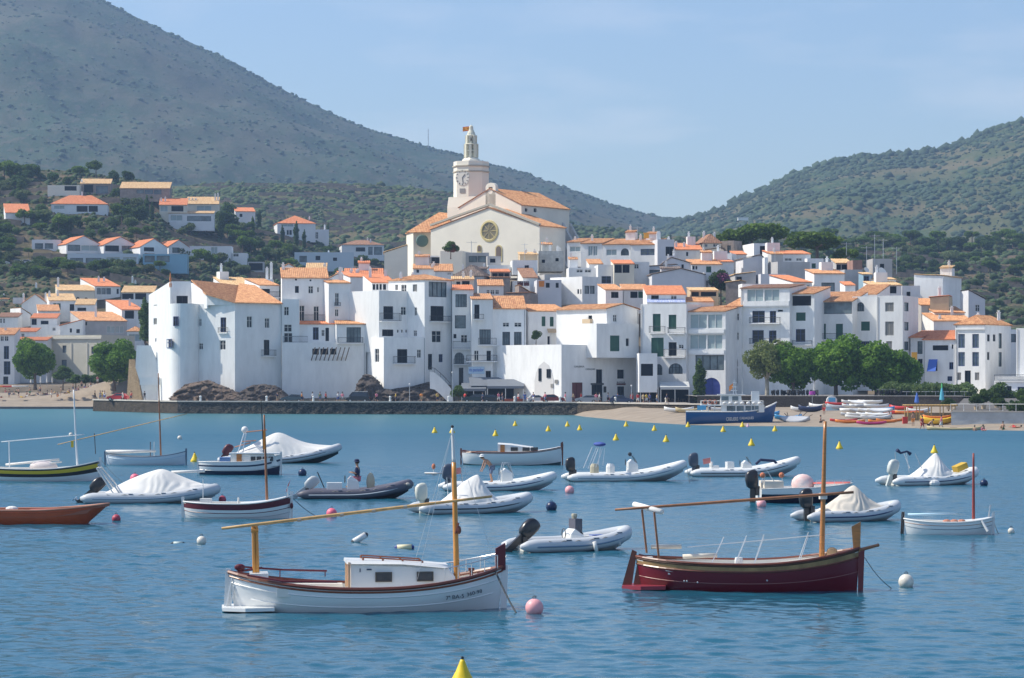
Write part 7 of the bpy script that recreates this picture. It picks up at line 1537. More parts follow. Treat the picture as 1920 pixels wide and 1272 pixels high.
def hull(bt,B,fb,bow,stern,mats,bands,deck_in=.28,p=.55,double=True,rake=.35,srake=.15,keel=-.45,rail=.05,railm=None,n=28,fullness=2.0,deckmat=None,transom=.8,name='hull',bowcurve=2.2):
 L = bt.L;rows = 12;st = []
 def half(u):      # u -1..1
  if double: return B / 2 * (1 - abs(u) ** fullness) ** .8 + .015
  return B / 2 * ((1 - max(0,u) ** fullness) ** .8 if u > 0 else 1 - (1 - transom) * (-u) ** 2) + .015
 def sheer(u): return fb + (bow - fb) * max(0,u) ** bowcurve + (stern - fb) * max(0,-u) ** 2.2
 for i in range(n + 1):
  u = -1 + 2 * i / n;b = half(u);s = sheer(u);k = keel * (1 - .35 * abs(u) ** 4);pp = p + .75 * abs(u) ** 3 if double or u > 0 else p
  sec = []
  for j in range(rows + 1):
   v = j / rows;z = k + (s - k) * v;y = b * max(0,sin(min(1,v * 1.02) * pi / 2)) ** pp * (1 if v < 1 else 1)
   xo = rake * v * max(0,u) ** 3 - (srake * v * max(0,-u) ** 3)
   sec.append((u * L / 2 * .985 + xo - rake * max(0,u) ** 3 * 1.0 + srake * max(0,-u) ** 3,y,z))
  st.append(sec)
 m = MB()
 mi = []
 for j in range(rows):
  v = (j + .5) / rows;idx = 0
  for q0_,q1_,k_ in bands:
   if q0_ <= v < q1_: idx = k_
  mi.append(idx)
 for sg in (1,-1):
  o = len(m.v)
  for sec in st: m.v += [(x,y * sg,z) for x,y,z in sec]
  for i in range(n):
   for j in range(rows):
    a = o + i * (rows + 1) + j;b_ = a + rows + 1;f = (a,b_,b_ + 1,a + 1) if sg < 0 else (a,a + 1,b_ + 1,b_);m.f.append(f);m.m.append(mi[j])
 if not double:
  sec = st[0];m.add([(x,y,z) for x,y,z in sec] + [(x,-y,z) for x,y,z in reversed(sec)],[tuple(range(2 * rows + 2))],mi[-1])
 bt.b(m,name,mats,smooth=True)
 # deck / sole
 d = MB();top = [sec[-1] for sec in st];d.loft([[Vector((x,y * .96,z - deck_in * (.35 if abs(-1 + 2 * i / n) > .72 else 1))) for i,(x,y,z) in enumerate(top)],[Vector((x,-y * .96,z - deck_in * (.35 if abs(-1 + 2 * i / n) > .72 else 1))) for i,(x,y,z) in enumerate(top)]],0,False)
 for sg in (1,-1): d.loft([[Vector((x,y * .96 * sg,z - deck_in * (.35 if abs(-1 + 2 * i / n) > .72 else 1))) for i,(x,y,z) in enumerate(top)],[Vector((x,y * .97 * sg,z)) for x,y,z in top]],0,False)
 bt.b(d,'deck',deckmat or deckc)
 if rail:
  for sg in (1,-1):
   r = MB();r.tube([(x,y * sg,z + rail * .3) for x,y,z in top],rail,6);bt.b(r,'gunwale',railm or mah)
 bt.st = st;bt.sheer = sheer;bt.half = half
 return st
def strake(bt,v,mat,r=.018,sides=(-1,1),t0=0,t1=1,name='rubbing_strake'):
 j = v * (len(bt.st[0]) - 1);j0 = int(j);fr = j - j0;n = len(bt.st)
 for sg in sides:
  pts = []
  for sec in bt.st[int(t0 * n):max(2,int(t1 * n))]:
   a,b = sec[j0],sec[min(j0 + 1,len(sec) - 1)];pts.append((a[0] + (b[0] - a[0]) * fr,(a[1] + (b[1] - a[1]) * fr) * sg,a[2] + (b[2] - a[2]) * fr))
  m = MB();m.tube(pts,r,5);bt.b(m,name,mat)
def spar(bt,name,p0,p1,r0,r1,mat,mid=None,bend=0,n=8):
 p0,p1 = Vector(p0),Vector(p1);k = 9;pts = [p0.lerp(p1,i / k) + Vector((0,0,-bend * sin(pi * i / k))) for i in range(k + 1)]
 rs = [(r0 + (r1 - r0) * i / k) * (1 if mid is None else mid + (1 - mid) * sin(pi * (i / k) ** .9)) for i in range(k + 1)];m = MB();m.tube(pts,rs,n);return bt.b(m,name,mat,smooth=True)
def rope(a,b,sag,label,r=.012,root=None):
 a,b = Vector(a),Vector(b);pts = [a.lerp(b,i / 10) - Vector((0,0,sag * sin(pi * i / 10))) - a for i in range(11)];m = MB();m.tube(pts,r,4);o = m.build('mooring_line',nmat('dark_rope',(.05,.06,.07),.9));o.location = a;tag(o,label,'rope');return o
def rails(bt,pts,h,mat=None,n=5,r=.014,name='guard_rail'):
 m = MB();P_ = [Vector(p) for p in pts];m.tube([p + Vector((0,0,h)) for p in P_],r,5)
 for p in P_: m.tube([p,p + Vector((0,0,h))],r,4)
 bt.b(m,name,mat or silver)
def outboard(bt,x,z,mat,s=1.0,tilt=0.0,y=0):
 """cowl, leg and propeller; tilt in degrees lifts the leg out of the water"""
 o = Vector((x,y,z));M = Matrix.Rotation(R(-tilt),3,'Y');T = lambda p: o + M @ (Vector(p) * s)
 c = MB();rings = []
 for zz,sx,sy,ox in ((0,.18,.13,0),(.06,.26,.19,-.02),(.25,.30,.21,-.04),(.42,.29,.2,-.04),(.52,.22,.16,-.01),(.57,.08,.06,.02)):
  sq = lambda v: math.copysign(abs(v) ** .6,v);rings.append([T((ox + .88 * sx * sq(cos(2 * pi * k / 16)) * (1.15 if cos(2 * pi * k / 16) < 0 else 1),sy * .85 * sq(sin(2 * pi * k / 16)),zz * 1.4 + .1)) for k in range(16)])
 c.loft(rings,0,True,True);e = bt.b(c,'outboard_motor',mat,smooth=True)
 g = MB();g.loft([[T((a,b_,zz)) for a,b_ in ((-.13,-.06),(.1,-.06),(.1,.06),(-.13,.06))] for zz in (.12,-.25,-.75)],0,True,True);g.box(T((-.03,0,-.55)),(.5 * s,.22 * s,.03));g.build('motor_leg',mat,e)
 g = MB();g.tube([T((.2,0,-.68)),T((-.25,0,-.68))],[.03 * s,.07 * s],8)
 for k in range(3): a = 2 * pi * k / 3;g.prism([T((-.27,0,-.68)),T((-.3,.17 * cos(a),-.68 + .17 * sin(a))),T((-.25,.15 * cos(a + .6),-.68 + .15 * sin(a + .6)))],tuple(M @ Vector((-.02,0,0))))
 g.build('propeller',chrome,e)
 g = MB();g.box(T((.18,0,.0)),(.18 * s,.3 * s,.4 * s));g.build('clamp_bracket',engk,e);return e
# ---- 1 the white llaut in front
def llaut_white():
 b = Boat('traditional_boat','large white foreground llaut with a low cabin, orange mast and long slanting yard',428,946,1148,7)
 L = b.L;hull(b,2.5,.64,1.14,1.06,[hullw,nmat('hull_inner_band',(.66,.68,.68),.3)],[(0,.2,1),(.2,1,0)],deck_in=.16,rail=.055,railm=mah,rake=.12,srake=.22,fullness=2.6,p=.42)
 strake(b,.80,hullw,.022);strake(b,.55,hullw,.02,t0=.08,t1=.97);strake(b,.93,nmat('mahogany_light',(.24,.07,.03),.35),.03)
 zs = lambda u: b.sheer(u)
 # cabin
 x0,x1 = b.l(655,0).x,b.l(846,0).x;zt0 = b.l(0,1050).z - .02;zt1 = b.l(0,1058).z - .05;w0,w1 = .72,.55;zd = .58
 m = MB();prof = lambda x,w_,zt,zb_: [Vector((x,-w_,zb_)),Vector((x,-w_ * .93,zt - .08)),Vector((x,-w_ * .8,zt)),Vector((x,w_ * .8,zt)),Vector((x,w_ * .93,zt - .08)),Vector((x,w_,zb_))]
 m.loft([prof(x0,w0,zt0,zd - .1),prof((x0 + x1) / 2,w0,(zt0 + zt1) / 2 + .02,zd - .1),prof(x1 - .12,w1,zt1,zd),prof(x1 + .1,w1 * .9,zt1 - .3,zd)],0,True,True);cab = b.b(m,'cabin',hullw)
 m = MB();m.loft([prof(x0 - .12,w0 * 1.04,zt0 + .05,zt0 - .04),prof((x0 + x1) / 2,w0 * 1.04,(zt0 + zt1) / 2 + .08,zt0 - .06),prof(x1 - .1,w1 * 1.03,zt1 + .04,zt1 - .05)],0,True,True);b.b(m,'cabin_roof',hullw,cab)
 for fx in (.32,.73):
  xx = x0 + (x1 - x0) * fx;w_ = w0 * (1.0 if fx < .5 else .93)
  f = MB();f.box((xx,-w_ * .985,(zt0 + zd) / 2 - .02),(.46,.05,.27));fo = b.b(f,'window',nmat('bronze_frame',(.09,.075,.06),.4),cab);g = MB();g.box((xx,-w_ * .985 - .03,(zt0 + zd) / 2 - .02),(.40,.012,.21));
  g.build('pane',nmat('cabin_glass',(.055,.045,.045),.1,.3,6,spec=.8),b.root)
 for sx in (-.72,):
  g = MB()
  for i in range(2):      # teak hand rails on the roof
   pts = [Vector((x0 + .35 + k * .55,sx * .62 + i * .9,zt0 + (zt1 - zt0) * k / 4 + .12)) for k in range(4)];g.tube(pts,.02,5);[g.tube([p_,p_ - Vector((0,0,.08))],.03,5) for p_ in pts]
  b.b(g,'roof_handrail',nmat('mahogany_light',(.24,.07,.03)),cab)
 m = MB();m.box((x0 - .02,0,(zt0 + zd) / 2),(.04,.62,zt0 - zd - .1));b.b(m,'cabin_door',varn,cab)
 m = MB();m.box((x0 - .05,-w0 + .03,(zt0 + zd) / 2),(.06,.07,zt0 - zd));m.box((x0 - .05,w0 - .03,(zt0 + zd) / 2),(.06,.07,zt0 - zd));b.b(m,'door_post',nmat('pale_wood',(.55,.36,.22),.5),cab)
 m = MB();m.box((x0 + .25,-w0 * .97 - .01,zt0 - .22),(.03,.01,.10));m.box((x0 + .5,-w0 * .97 - .01,zt0 - .2),(.14,.01,.04));b.b(m,'badge',nmat('badge_blue',(.03,.06,.12),.5),cab)
 # cockpit benches and coamings
 [b.b(MB().box((x0 - 1.1,y_,.56),(1.9,.3,.22)),'bench',deckc) for y_ in (-.85,.85)]
 m = MB();xx = b.l(478,0).x;m.box((xx + .1,0,.9),(.5,.9,.3));b.b(m,'stern_seat',hullw)
 # crutch post and mast, yard
 m = MB();a,t_ = b.l(480,1090),b.l(477,985);
 for dx in (-.045,.045): m.tube([(a.x + dx,0,a.z - .1),(t_.x + dx,0,t_.z)],[.055,.045],8)
 m.tube([(t_.x - .1,0,t_.z - .12),(t_.x + .1,0,t_.z - .12)],.07,8);b.b(m,'crutch',nmat('golden_varnish',(.62,.27,.05),.3,.2,3,spec=.6,stretch=(1,1,.2)))
 a,t_ = b.l(859,1084),b.l(853,868);gm = nmat('golden_varnish',(.62,.27,.05));spar(b,'mast',(a.x,0,a.z - .3),(t_.x,0,t_.z),.085,.065,gm)
 t2 = b.l(850,802);spar(b,'mast_top',(t_.x,0,t_.z),(t2.x,0,t2.z),.055,.03,fwhite);m = MB();m.sphere((t2.x,0,t2.z + .02),.045,8,6);b.b(m,'mast_cap',black);q_ = b.l(858,995);m = MB();m.sphere((q_.x + .06,-.08,q_.z),.1,10,8,0,.7,.6,1.2);m.tube([(q_.x - .04,-.08,q_.z - .1),(q_.x + .05,-.1,q_.z + .2)],.03,6);b.b(m,'halyard_block',mah)
 spar(b,'yard',(*b.l(415,989).xz,0)[0:1] + (-.12,b.l(415,989).z),(b.l(925,932).x,-.12,b.l(925,932).z),.05,.045,nmat('bamboo_spar',(.55,.34,.14),.5,.25,5),mid=.75,bend=-.0)
 m = MB();y0 = b.l(640,965);
 for px_,py_ in ((560,974),(640,965),(700,958),(760,951)): c = b.l(px_,py_);m.tube([(c.x - .05,-.12,c.z - .005),(c.x + .05,-.12,c.z + .008)],.055,8)
 b.b(m,'lashing',nmat('rope',(.35,.32,.28)))
 m = MB();m.tube([(t2.x,0,t2.z - .1),tuple(b.l(930,1064))],.006,3);m.tube([(t2.x,0,t2.z - .1),(a.x - 1.2,-1.0,.9)],.006,3);m.tube([(t2.x,0,t2.z - .1),(a.x - 1.2,1.0,.9)],.006,3);b.b(m,'rigging',steel)
 # stem post (capirro), rudder, stern platform
 s0,s1 = b.l(942,1074),b.l(944,1020);m = MB();m.prism([Vector((s0.x - .13,-.06,s0.z - .05)),Vector((s0.x + .14,-.06,s0.z + .05)),Vector((s1.x + .11,-.06,s1.z)),Vector((s1.x - .17,-.06,s1.z - .16)),Vector((s1.x - .17,-.06,s1.z - .25))],(0,.12,0));b.b(m,'stem_head',maroon)
 m = MB();m.prism([Vector((L / 2 - .12,-.03,-.4)),Vector((L / 2 + .04,-.03,-.4)),Vector((L / 2 + .1,-.03,1.2)),Vector((L / 2 - .12,-.03,1.2))],(0,.06,0));b.b(m,'stem_post',hullw)
 m = MB();m.prism([Vector((-L / 2 - .1,-.03,-.5)),Vector((-L / 2 + .15,-.03,-.4)),Vector((-L / 2 + .12,-.03,1.15)),Vector((-L / 2 - .02,-.03,1.18))],(0,.06,0));b.b(m,'rudder',hullw)
 m = MB();r0,r1 = b.l(423,1142),b.l(437,1070);m.tube([(r0.x - .02,-.12,r0.z),(r1.x,-.12,r1.z)],.022,6);m.tube([(r0.x + .1,-.12,r0.z),(r1.x + .1,-.12,r1.z)],.022,6);b.b(m,'boarding_ladder',silver)
 m = MB();m.sphere((r1.x + .18,0,r1.z + .12),.12,10,8,0,1.3,.7,.8);m.tube([(r1.x + .1,0,r1.z),(r1.x + .8,0,r1.z + .1)],.035,6);b.b(m,'tiller',maroon)
 m = MB();pl = [Vector((-L / 2 - .12,-.5,.03)),Vector((-L / 2 + .5,-.95,.04)),Vector((-L / 2 + 1.3,-.9,.05)),Vector((-L / 2 + 1.3,.9,.05)),Vector((-L / 2 + .5,.95,.04)),Vector((-L / 2 - .12,.5,.03))];m.prism(pl,(0,0,.09));m.prism([v * .97 + Vector((-.1,0,.092)) for v in pl],(0,0,.012));b.b(m,'swim_platform',hullw)
 # maroon stern rails
 for y_,(pa,pb,pc) in ((1.0,((446,1064),(530,1072),(616,1075))),(-1.0,((462,1073),(530,1084),(628,1086)))):
  m = MB();pts = [b.l(*p_) for p_ in (pa,pb,pc)];m.tube([(p_.x,y_ * (.75 if i == 0 else 1),p_.z) for i,p_ in enumerate(pts)],.03,6)
  for i,p_ in enumerate(pts[1:]): m.tube([(p_.x - .05,y_,p_.z),(p_.x - .05,y_,.85)],.015,4)
  b.b(m,'stern_rail',maroon)
 rails(b,[(x,-b.half(x / (L / 2)) * .93,b.sheer(x / (L / 2))) for x in np.linspace(L * .27,L * .47,5)],.42);rails(b,[(x,b.half(x / (L / 2)) * .93,b.sheer(x / (L / 2))) for x in np.linspace(L * .27,L * .47,5)],.42)
 m = MB();p_,q_ = b.l(843,1057),b.l(912,1046);m.tube([(p_.x,.1,p_.z),(q_.x,.1,q_.z)],.018,5);b.b(m,'boat_hook',silver)
 m = MB();c = b.l(904,1082);m.lathe((c.x - .25,.1,c.z - .1),[(.05,0),(.05,.22),(.09,.24),(.09,.32)],10);m.lathe((c.x,-.1,c.z - .16),[(.05,0),(.05,.18),(.1,.2),(.1,.27)],10);b.b(m,'bollard',mah)
 m = MB();m.quad((a.x - .55,-.3,1.02),(a.x - .2,-.3,1.02),(a.x - .2,.3,1.02),(a.x - .55,.3,1.02));b.b(m,'hatch',winm)
 # registration along the bow
 def on_side(px,py,v=.86):
  q1 = b.l(px,py);u = q1.x / (L / 2);return Vector((q1.x,-b.half(u) * (1.0) - .02,q1.z))
 for txt,xa,xb,ya,yb_,hh in (('7ª BA-5',831,866,1121,1118,7.5),('360-98',872,902,1116,1110,7)):
  pa,pb = on_side(xa,ya),on_side(xb,yb_);d = (pb - pa);ln = d.length;hm = hh / FPX * b.Y
  me = text_mesh(txt,ln,hm,fdark,.004);o = link('registration',me,b.root);o.location = pa
  xax = d.normalized();up = Vector((0,-.15,1)).normalized();zax = xax.cross(up).normalized();up = zax.cross(xax);o.rotation_euler = Matrix((xax,up,zax)).transposed().to_euler()
 rope(tuple(b.root.location + b.M.inverted() @ Vector((L / 2 - .3,-.35,1.05))),tuple(W(968,1150)),.05,'dark mooring line from the bow of the white llaut to the pink buoy',.03)
llaut_white()
# ---- 2 the dark red llaut
def llaut_red():
 b = Boat('traditional_boat','large dark red wooden llaut with a natural wood strake and varnished mast, right foreground',1190,1612,1110,-6)
 L = b.L;hull(b,2.35,.82,1.28,.98,[hulldkred,oxid],[(0,.84,0),(.84,1,1)],deck_in=.3,rail=.045,railm=mah,rake=.1,srake=.15,fullness=2.8,p=.4,bowcurve=1.9)
 strake(b,.83,nmat('mahogany',(.16,.04,.02)),.03);strake(b,.55,nmat('pinkish_line',(.30,.12,.11),.4),.012);strake(b,.97,darkw,.035)
 a,t_ = b.l(1540,1043),b.l(1547,790);spar(b,'mast',(a.x,0,a.z - .4),(t_.x,0,t_.z),.09,.05,varn);m = MB();c = b.l(1543,928);m.tube([(c.x,0,c.z - .12),(c.x + .0,0,c.z + .06)],.13,8);b.b(m,'lashing',coverw)
 p0,p1 = b.l(1152,957),b.l(1600,922);spar(b,'yard',(p0.x,-.14,p0.z),(p1.x,-.14,p1.z),.045,.05,nmat('brown_spar',(.27,.12,.06),.5,.2,4),mid=.8)
 for (xa,ya,xb,yb_,y_) in ((1210,1040,1201,958,.45),(1236,1047,1227,960,-.45)):
  p_,q_ = b.l(xa,ya),b.l(xb,yb_);m = MB();m.tube([(p_.x,y_,p_.z),(q_.x,y_,q_.z)],.035,7);b.b(m,'crutch',nmat('brown_spar',(.27,.12,.06)))
 p_,q_ = b.l(1186,949),b.l(1242,959);m = MB();m.tube([(p_.x,.6,p_.z),(q_.x,-.6,q_.z)],.085,10);b.b(m,'rolled_awning',coverw,smooth=True)
 # rudder and fenders at the stern
 r = [b.l(1184,1026),b.l(1193,1030),b.l(1181,1108),b.l(1160,1112)];m = MB();m.prism([Vector((v.x,-.06,v.z - .1)) for v in r],(0,.12,0));b.b(m,'rudder',mah)
 r = [b.l(1197,1040),b.l(1206,1042),b.l(1200,1100),b.l(1186,1100)];m = MB();m.prism([Vector((v.x,-.05,v.z)) for v in r],(0,.1,0));b.b(m,'stern_post',nmat('mahogany',(.16,.04,.02)))
 m = MB();m.prism([Vector((-L / 2 - .35,-.4,.0)),Vector((-L / 2 + .25,-.85,.02)),Vector((-L / 2 + 1.0,-.85,.04)),Vector((-L / 2 + 1.0,.85,.04)),Vector((-L / 2 + .25,.85,.02)),Vector((-L / 2 - .35,.4,.0))],(0,0,.11));b.b(m,'swim_platform',nmat('red_platform',(.26,.03,.05),.4))
 # stem head and bowsprit
 s0,s1 = b.l(1606,1028),b.l(1606,978);m = MB();m.prism([Vector((s0.x - .1,-.06,s0.z - .1)),Vector((s0.x + .1,-.06,s0.z - .1)),Vector((s1.x + .12,-.06,s1.z + .02)),Vector((s1.x - .16,-.06,s1.z - .14))],(0,.12,0));b.b(m,'stem_head',varn)
 p_,q_ = b.l(1598,1034),b.l(1645,1021);m = MB();m.tube([(p_.x,0,p_.z),(q_.x,0,q_.z)],[.06,.045],8);m.sphere((q_.x,0,q_.z),.055,8,6);b.b(m,'bowsprit',nmat('brown_spar',(.27,.12,.06)))
 m = MB();m.prism([Vector((L / 2 - .1,-.04,-.4)),Vector((L / 2 + .04,-.04,-.4)),Vector((L / 2 + .1,-.04,1.28)),Vector((L / 2 - .1,-.04,1.28))],(0,.08,0));b.b(m,'stem_post',hulldkred)
 # awning hoops, long rail, rolled mats, buckets
 for px0,px1 in ((1340,1360),(1385,1403),(1420,1436),(1502,1520)):
  for y_ in (-.85,.85): p_ = b.l(px0 - 6,1052);q_ = b.l(px1 - 4,1010 - (px0 - 1340) * .06);m = MB();m.tube([(p_.x,y_,.78),(q_.x,y_ * .85,q_.z)],.014,5);b.b(m,'awning_hoop',silver)
 p_,q_ = b.l(1288,1027),b.l(1585,998);m = MB();m.tube([(p_.x,0,p_.z),(q_.x,0,q_.z)],.012,5);b.b(m,'awning_pole',silver)
 for (xa,ya,xb,yb_,y_,rr) in ((1218,1029,1276,1028,.5,.07),(1280,1044,1345,1041,-.2,.07)): p_,q_ = b.l(xa,ya),b.l(xb,yb_);m = MB();m.tube([(p_.x,y_,p_.z),(q_.x,y_,q_.z)],rr,9);b.b(m,'rolled_mat',coverc,smooth=True)
 for xx,nm_ in ((1216,'engine_box'),(1385,'bucket')): p_ = b.l(xx,1034);m = MB();m.lathe((p_.x,.1,.55),[(.1,0),(.13,.3),(.11,.42)],10);b.b(m,nm_,fwhite)
 p_ = b.l(1560,1032);m = MB();m.lathe((p_.x,0,1.0),[(.16,0),(.18,.12),(.14,.25),(.05,.3)],10);b.b(m,'coiled_rope',nmat('tan_rope',(.5,.32,.17),.9))
 p_ = b.l(1400,1055);m = MB();m.box((p_.x,-.5,.62),(.36,.3,.16));b.b(m,'crate',nmat('orange_crate',(.55,.2,.08),.7))
 for k in range(6): x = -L * .33 + k * L * .115;m = MB();m.box((x,0,.52),(.2,b.half(x / (L / 2)) * 1.8,.05));b.b(m,'thwart',deckc)
 for pxx,pyy in ((1285,1086),(1290,1086),(1310,1088),(1439,1083)): c = b.l(pxx,pyy);m = MB();m.sphere((c.x,-b.half(c.x / (L / 2)) - .0,c.z),.03,8,6);b.b(m,'hull_fitting',chrome)
 rope(tuple(b.root.location + b.M.inverted() @ Vector((L / 2 + .1,0,1.0))),tuple(W(1672,1104)),.1,'thin mooring line slanting from the bow of the dark red llaut',.012)
llaut_red()
# ---- 3 black and yellow boat at the left
def small_llaut(name,label,x0,x1,py,ang,B,fb,bow,stern,mats,bands,mast=None,mastm=None,yard=None,yardm=None,posts=(),strakes=(),railm=None,deck_in=.22,extra=None,masttop=None,p=.42,full=2.5,double=True):
 b = Boat(name,label,x0,x1,py,ang);hull(b,B,fb,bow,stern,mats,bands,deck_in=deck_in,rail=.035,railm=railm or fwhite,rake=.1,srake=.12,fullness=full,p=p,double=double,n=20)
 for v,mt,r in strakes: strake(b,v,mt,r)
 if mast: a,t_ = b.l(*mast[0]),b.l(*mast[1]);spar(b,'mast',(a.x,0,a.z - .3),(t_.x,0,t_.z),.07,.04,mastm)
 if yard: a,t_ = b.l(*yard[0]),b.l(*yard[1]);spar(b,'yard',(a.x,-.12,a.z),(t_.x,-.12,t_.z),.035,.03,yardm,mid=.8)
 for pa,pb in posts: a,t_ = b.l(*pa),b.l(*pb);m = MB();m.tube([(a.x,0,a.z),(t_.x,0,t_.z)],.035,6);b.b(m,'crutch',mastm)
 for k in (-.2,.12): m = MB();m.box((b.L * k,0,fb - .12),(.2,B * .85,.04));b.b(m,'thwart',deckc)
 for sg,nm_ in ((1,'stem_post'),(-1,'stern_post')):
  h_ = bow if sg > 0 else stern;m = MB();m.prism([Vector((sg * (b.L / 2 - .06),-.03,-.3)),Vector((sg * (b.L / 2 + .03),-.03,-.3)),Vector((sg * (b.L / 2 + .05),-.03,h_ + .22)),Vector((sg * (b.L / 2 - .08),-.03,h_ + .22))],(0,.06,0));b.b(m,nm_,railm or fwhite)
 if extra: extra(b)
 return b
whsp = nmat('white_spar',(.72,.74,.75),.35)
def ex3(b):
 for (xa,ya,xb,yb_,y_,r_) in ((8,872,110,862,.2,.07),(60,873,118,866,-.2,.05)): p_,q_ = b.l(xa,ya),b.l(xb,yb_);m = MB();m.tube([(p_.x,y_,p_.z),(q_.x,y_,q_.z)],r_,8);b.b(m,'rolled_sail',coverw,smooth=True)
 p_ = b.l(82,872);m = MB();m.sphere((p_.x,0,p_.z - .1),.5,12,8,0,1.8,.8,.7);b.b(m,'folded_cover',nmat('pinkish_cover',(.7,.62,.60),.9),smooth=True);m = MB();c = b.l(139,833);m.box((c.x - .05,-.12,c.z),(.16,.06,.4));b.b(m,'flag',yel)
 m = MB();c = b.l(186,872);m.sphere((c.x,0,c.z),.12,8,6);m.tube([(c.x,0,c.z),(c.x + .1,0,c.z - .8)],.04,5);b.b(m,'anchor',steel)
small_llaut('traditional_boat','white llaut with a black and yellow stripe and a white mast, at the left edge',-48,190,903,-4,2.2,.75,1.25,.9,[hullw,black,yel],[(0,.62,0),(.62,1,1),(.72,.9,2)],((147,880),(139,731)),whsp,((2,829),(160,815)),whsp,[((17,878),(16,829))],[(.62,black,.02)],extra=ex3)
def ex4(b):
 p_,q_ = b.l(198,848),b.l(292,846);m = MB();m.tube([(p_.x,0,p_.z),(q_.x,0,q_.z)],[.16,.09],9);b.b(m,'rolled_sail',coverw,smooth=True);p_,q_ = b.l(178,858),b.l(176,813);m = MB();m.tube([(p_.x,0,.8),(q_.x,0,q_.z)],.03,5);b.b(m,'boat_pole',darkw)
 for px_ in (282,289): p_ = b.l(px_,855);m = MB();m.tube([(p_.x,0,.6),(p_.x,0,1.7)],.03,5);b.b(m,'post',darkw if px_ == 282 else fwhite)
small_llaut('traditional_boat','pale blue small llaut with a brown mast and a very long bamboo yard',196,350,873,-3,1.9,.62,1.0,.8,[hullblue,nmat('white_blue',(.62,.68,.74),.4)],[(0,.3,0),(.3,1,1)],((302,852),(297,700)),nmat('brown_spar',(.27,.12,.06)),((107,834),(352,776)),nmat('bamboo_spar',(.55,.34,.14)),[],[(.8,hullblue,.02)],railm=nmat('slate_rail',(.12,.16,.22),.5),extra=ex4)
def ex5(b):
 x0,x1 = b.l(433,0).x,b.l(522,0).x;m = MB();z0 = b.l(0,851).z;m.prism([Vector((x0,-.6,.5)),Vector((x1,-.5,.6)),Vector((x1 - .3,-.5,z0 - .05)),Vector((x0,-.6,z0))],(0,1.15,0));c = b.b(m,'cabin',hullw)
 m = MB();m.box(((x0 + x1) / 2,0,z0 + .03),(x1 - x0 + .2,1.35,.06));b.b(m,'cabin_roof',hullw,c);m = MB();dx = b.l(449,0).x;m.box((dx,-.62,(z0 + .55) / 2 + .1),(.34,.04,.7));b.b(m,'cabin_door',varn,c)
 for px_ in (475,486,497,508): g = MB();g.box((b.l(px_,0).x,-.58,z0 - .33),(.3,.05,.3));b.b(g,'window',winm,c)
 m = MB();c_ = b.l(490,755);p_ = b.l(494,852);m.tube([(p_.x,0,p_.z),(c_.x,0,c_.z)],[.05,.02],6);b.b(m,'mast',black)
 m = MB();m.prism([Vector((b.l(412,0).x,-.5,.8)),Vector((b.l(432,0).x,-.5,.8)),Vector((b.l(432,0).x,-.5,1.15)),Vector((b.l(412,0).x,-.5,1.15))],(0,.9,0));b.b(m,'engine_cover',nmat('blue_cover',(.10,.20,.42),.8))
 st_ = b.st
small_llaut('cabin_boat','small navy hulled boat with a white cabin and an orange door',371,527,891,4,2.0,.85,1.3,.85,[hullnavy,hullw],[(0,.55,0),(.55,1,1),(.78,.86,0)],deck_in=.12,strakes=[(.56,hullw,.02)],extra=ex5)
def ex8(b):
 m = MB();c = b.l(497,825);m.box((c.x - .0,-.09,c.z),(.1,.05,.85));b.b(m,'furled_flag',nmat('flag_orange',(.75,.25,.04),.8));p_ = b.l(490,752);a = b.l(496,935);m = MB();m.tube([(b.l(494,0).x,.03,b.l(0,830).z),(p_.x,.03,p_.z)],[.03,.015],5);b.b(m,'mast_top',black)
 p_,q_ = b.l(540,936),b.l(541,912);m = MB();m.tube([(p_.x,0,p_.z - .2),(q_.x,0,q_.z)],.03,5);b.b(m,'flagpole',fwhite);m = MB();m.prism([Vector((q_.x,0,q_.z + .05)),Vector((q_.x + .12,0,q_.z + .3)),Vector((q_.x - .02,0,q_.z - .15)),Vector((q_.x - .1,0,q_.z - .3))],(0,.02,0));b.b(m,'pennant',nmat('flag_red',(.75,.06,.03)))
 m = MB();c = b.l(547,948);m.sphere((c.x + .05,-.1,c.z),.1,8,6,0,.8,.8,1.4);b.b(m,'bow_fender',maroon);m = MB();p_ = b.l(377,940);q_ = b.l(377,900);m.tube([(p_.x,.3,.6),(q_.x,.3,q_.z)],.018,4);b.b(m,'boat_pole',silver);m = MB();m.box((b.l(385,0).x,0,.75),(.5,.4,.3));m.lathe((b.l(447,0).x,0,.6),[(.05,0),(.04,.35)],6);b.b(m,'engine_box',fwhite)
 m = MB();m.loft([[Vector((b.L * u,y * b.half(u * 2) * .9,b.sheer(u * 2) + .02 + .06 * (1 - y * y))) for y in (-1,-.5,0,.5,1)] for u in (.05,.15,.25,.35,.45)],0,False);b.b(m,'foredeck',hullw)
small_llaut('traditional_boat','small white boat with a maroon stripe and a brown mast carrying an orange flag',341,548,974,-5,1.75,.68,1.02,.75,[hullw,maroon],[(0,.78,0),(.78,1,1)],((502,940),(496,778)),nmat('brown_spar',(.27,.12,.06)),None,None,[],[(.62,maroon,.016),(.45,nmat('grey_line',(.3,.3,.32),.5),.01)],deck_in=.2,extra=ex8)
def ex9(b):
 m = MB();c = b.l(22,950);m.sphere((c.x,0,c.z - .1),.2,10,6,0,1.4,1,.6);b.b(m,'white_bundle',coverw);m = MB();m.prism([Vector((-b.L * .08,-.7,.55)),Vector((b.L * .22,-.6,.6)),Vector((b.L * .22,.6,.6)),Vector((-b.L * .08,.7,.55))],(0,0,.06));b.b(m,'foredeck',hullred)
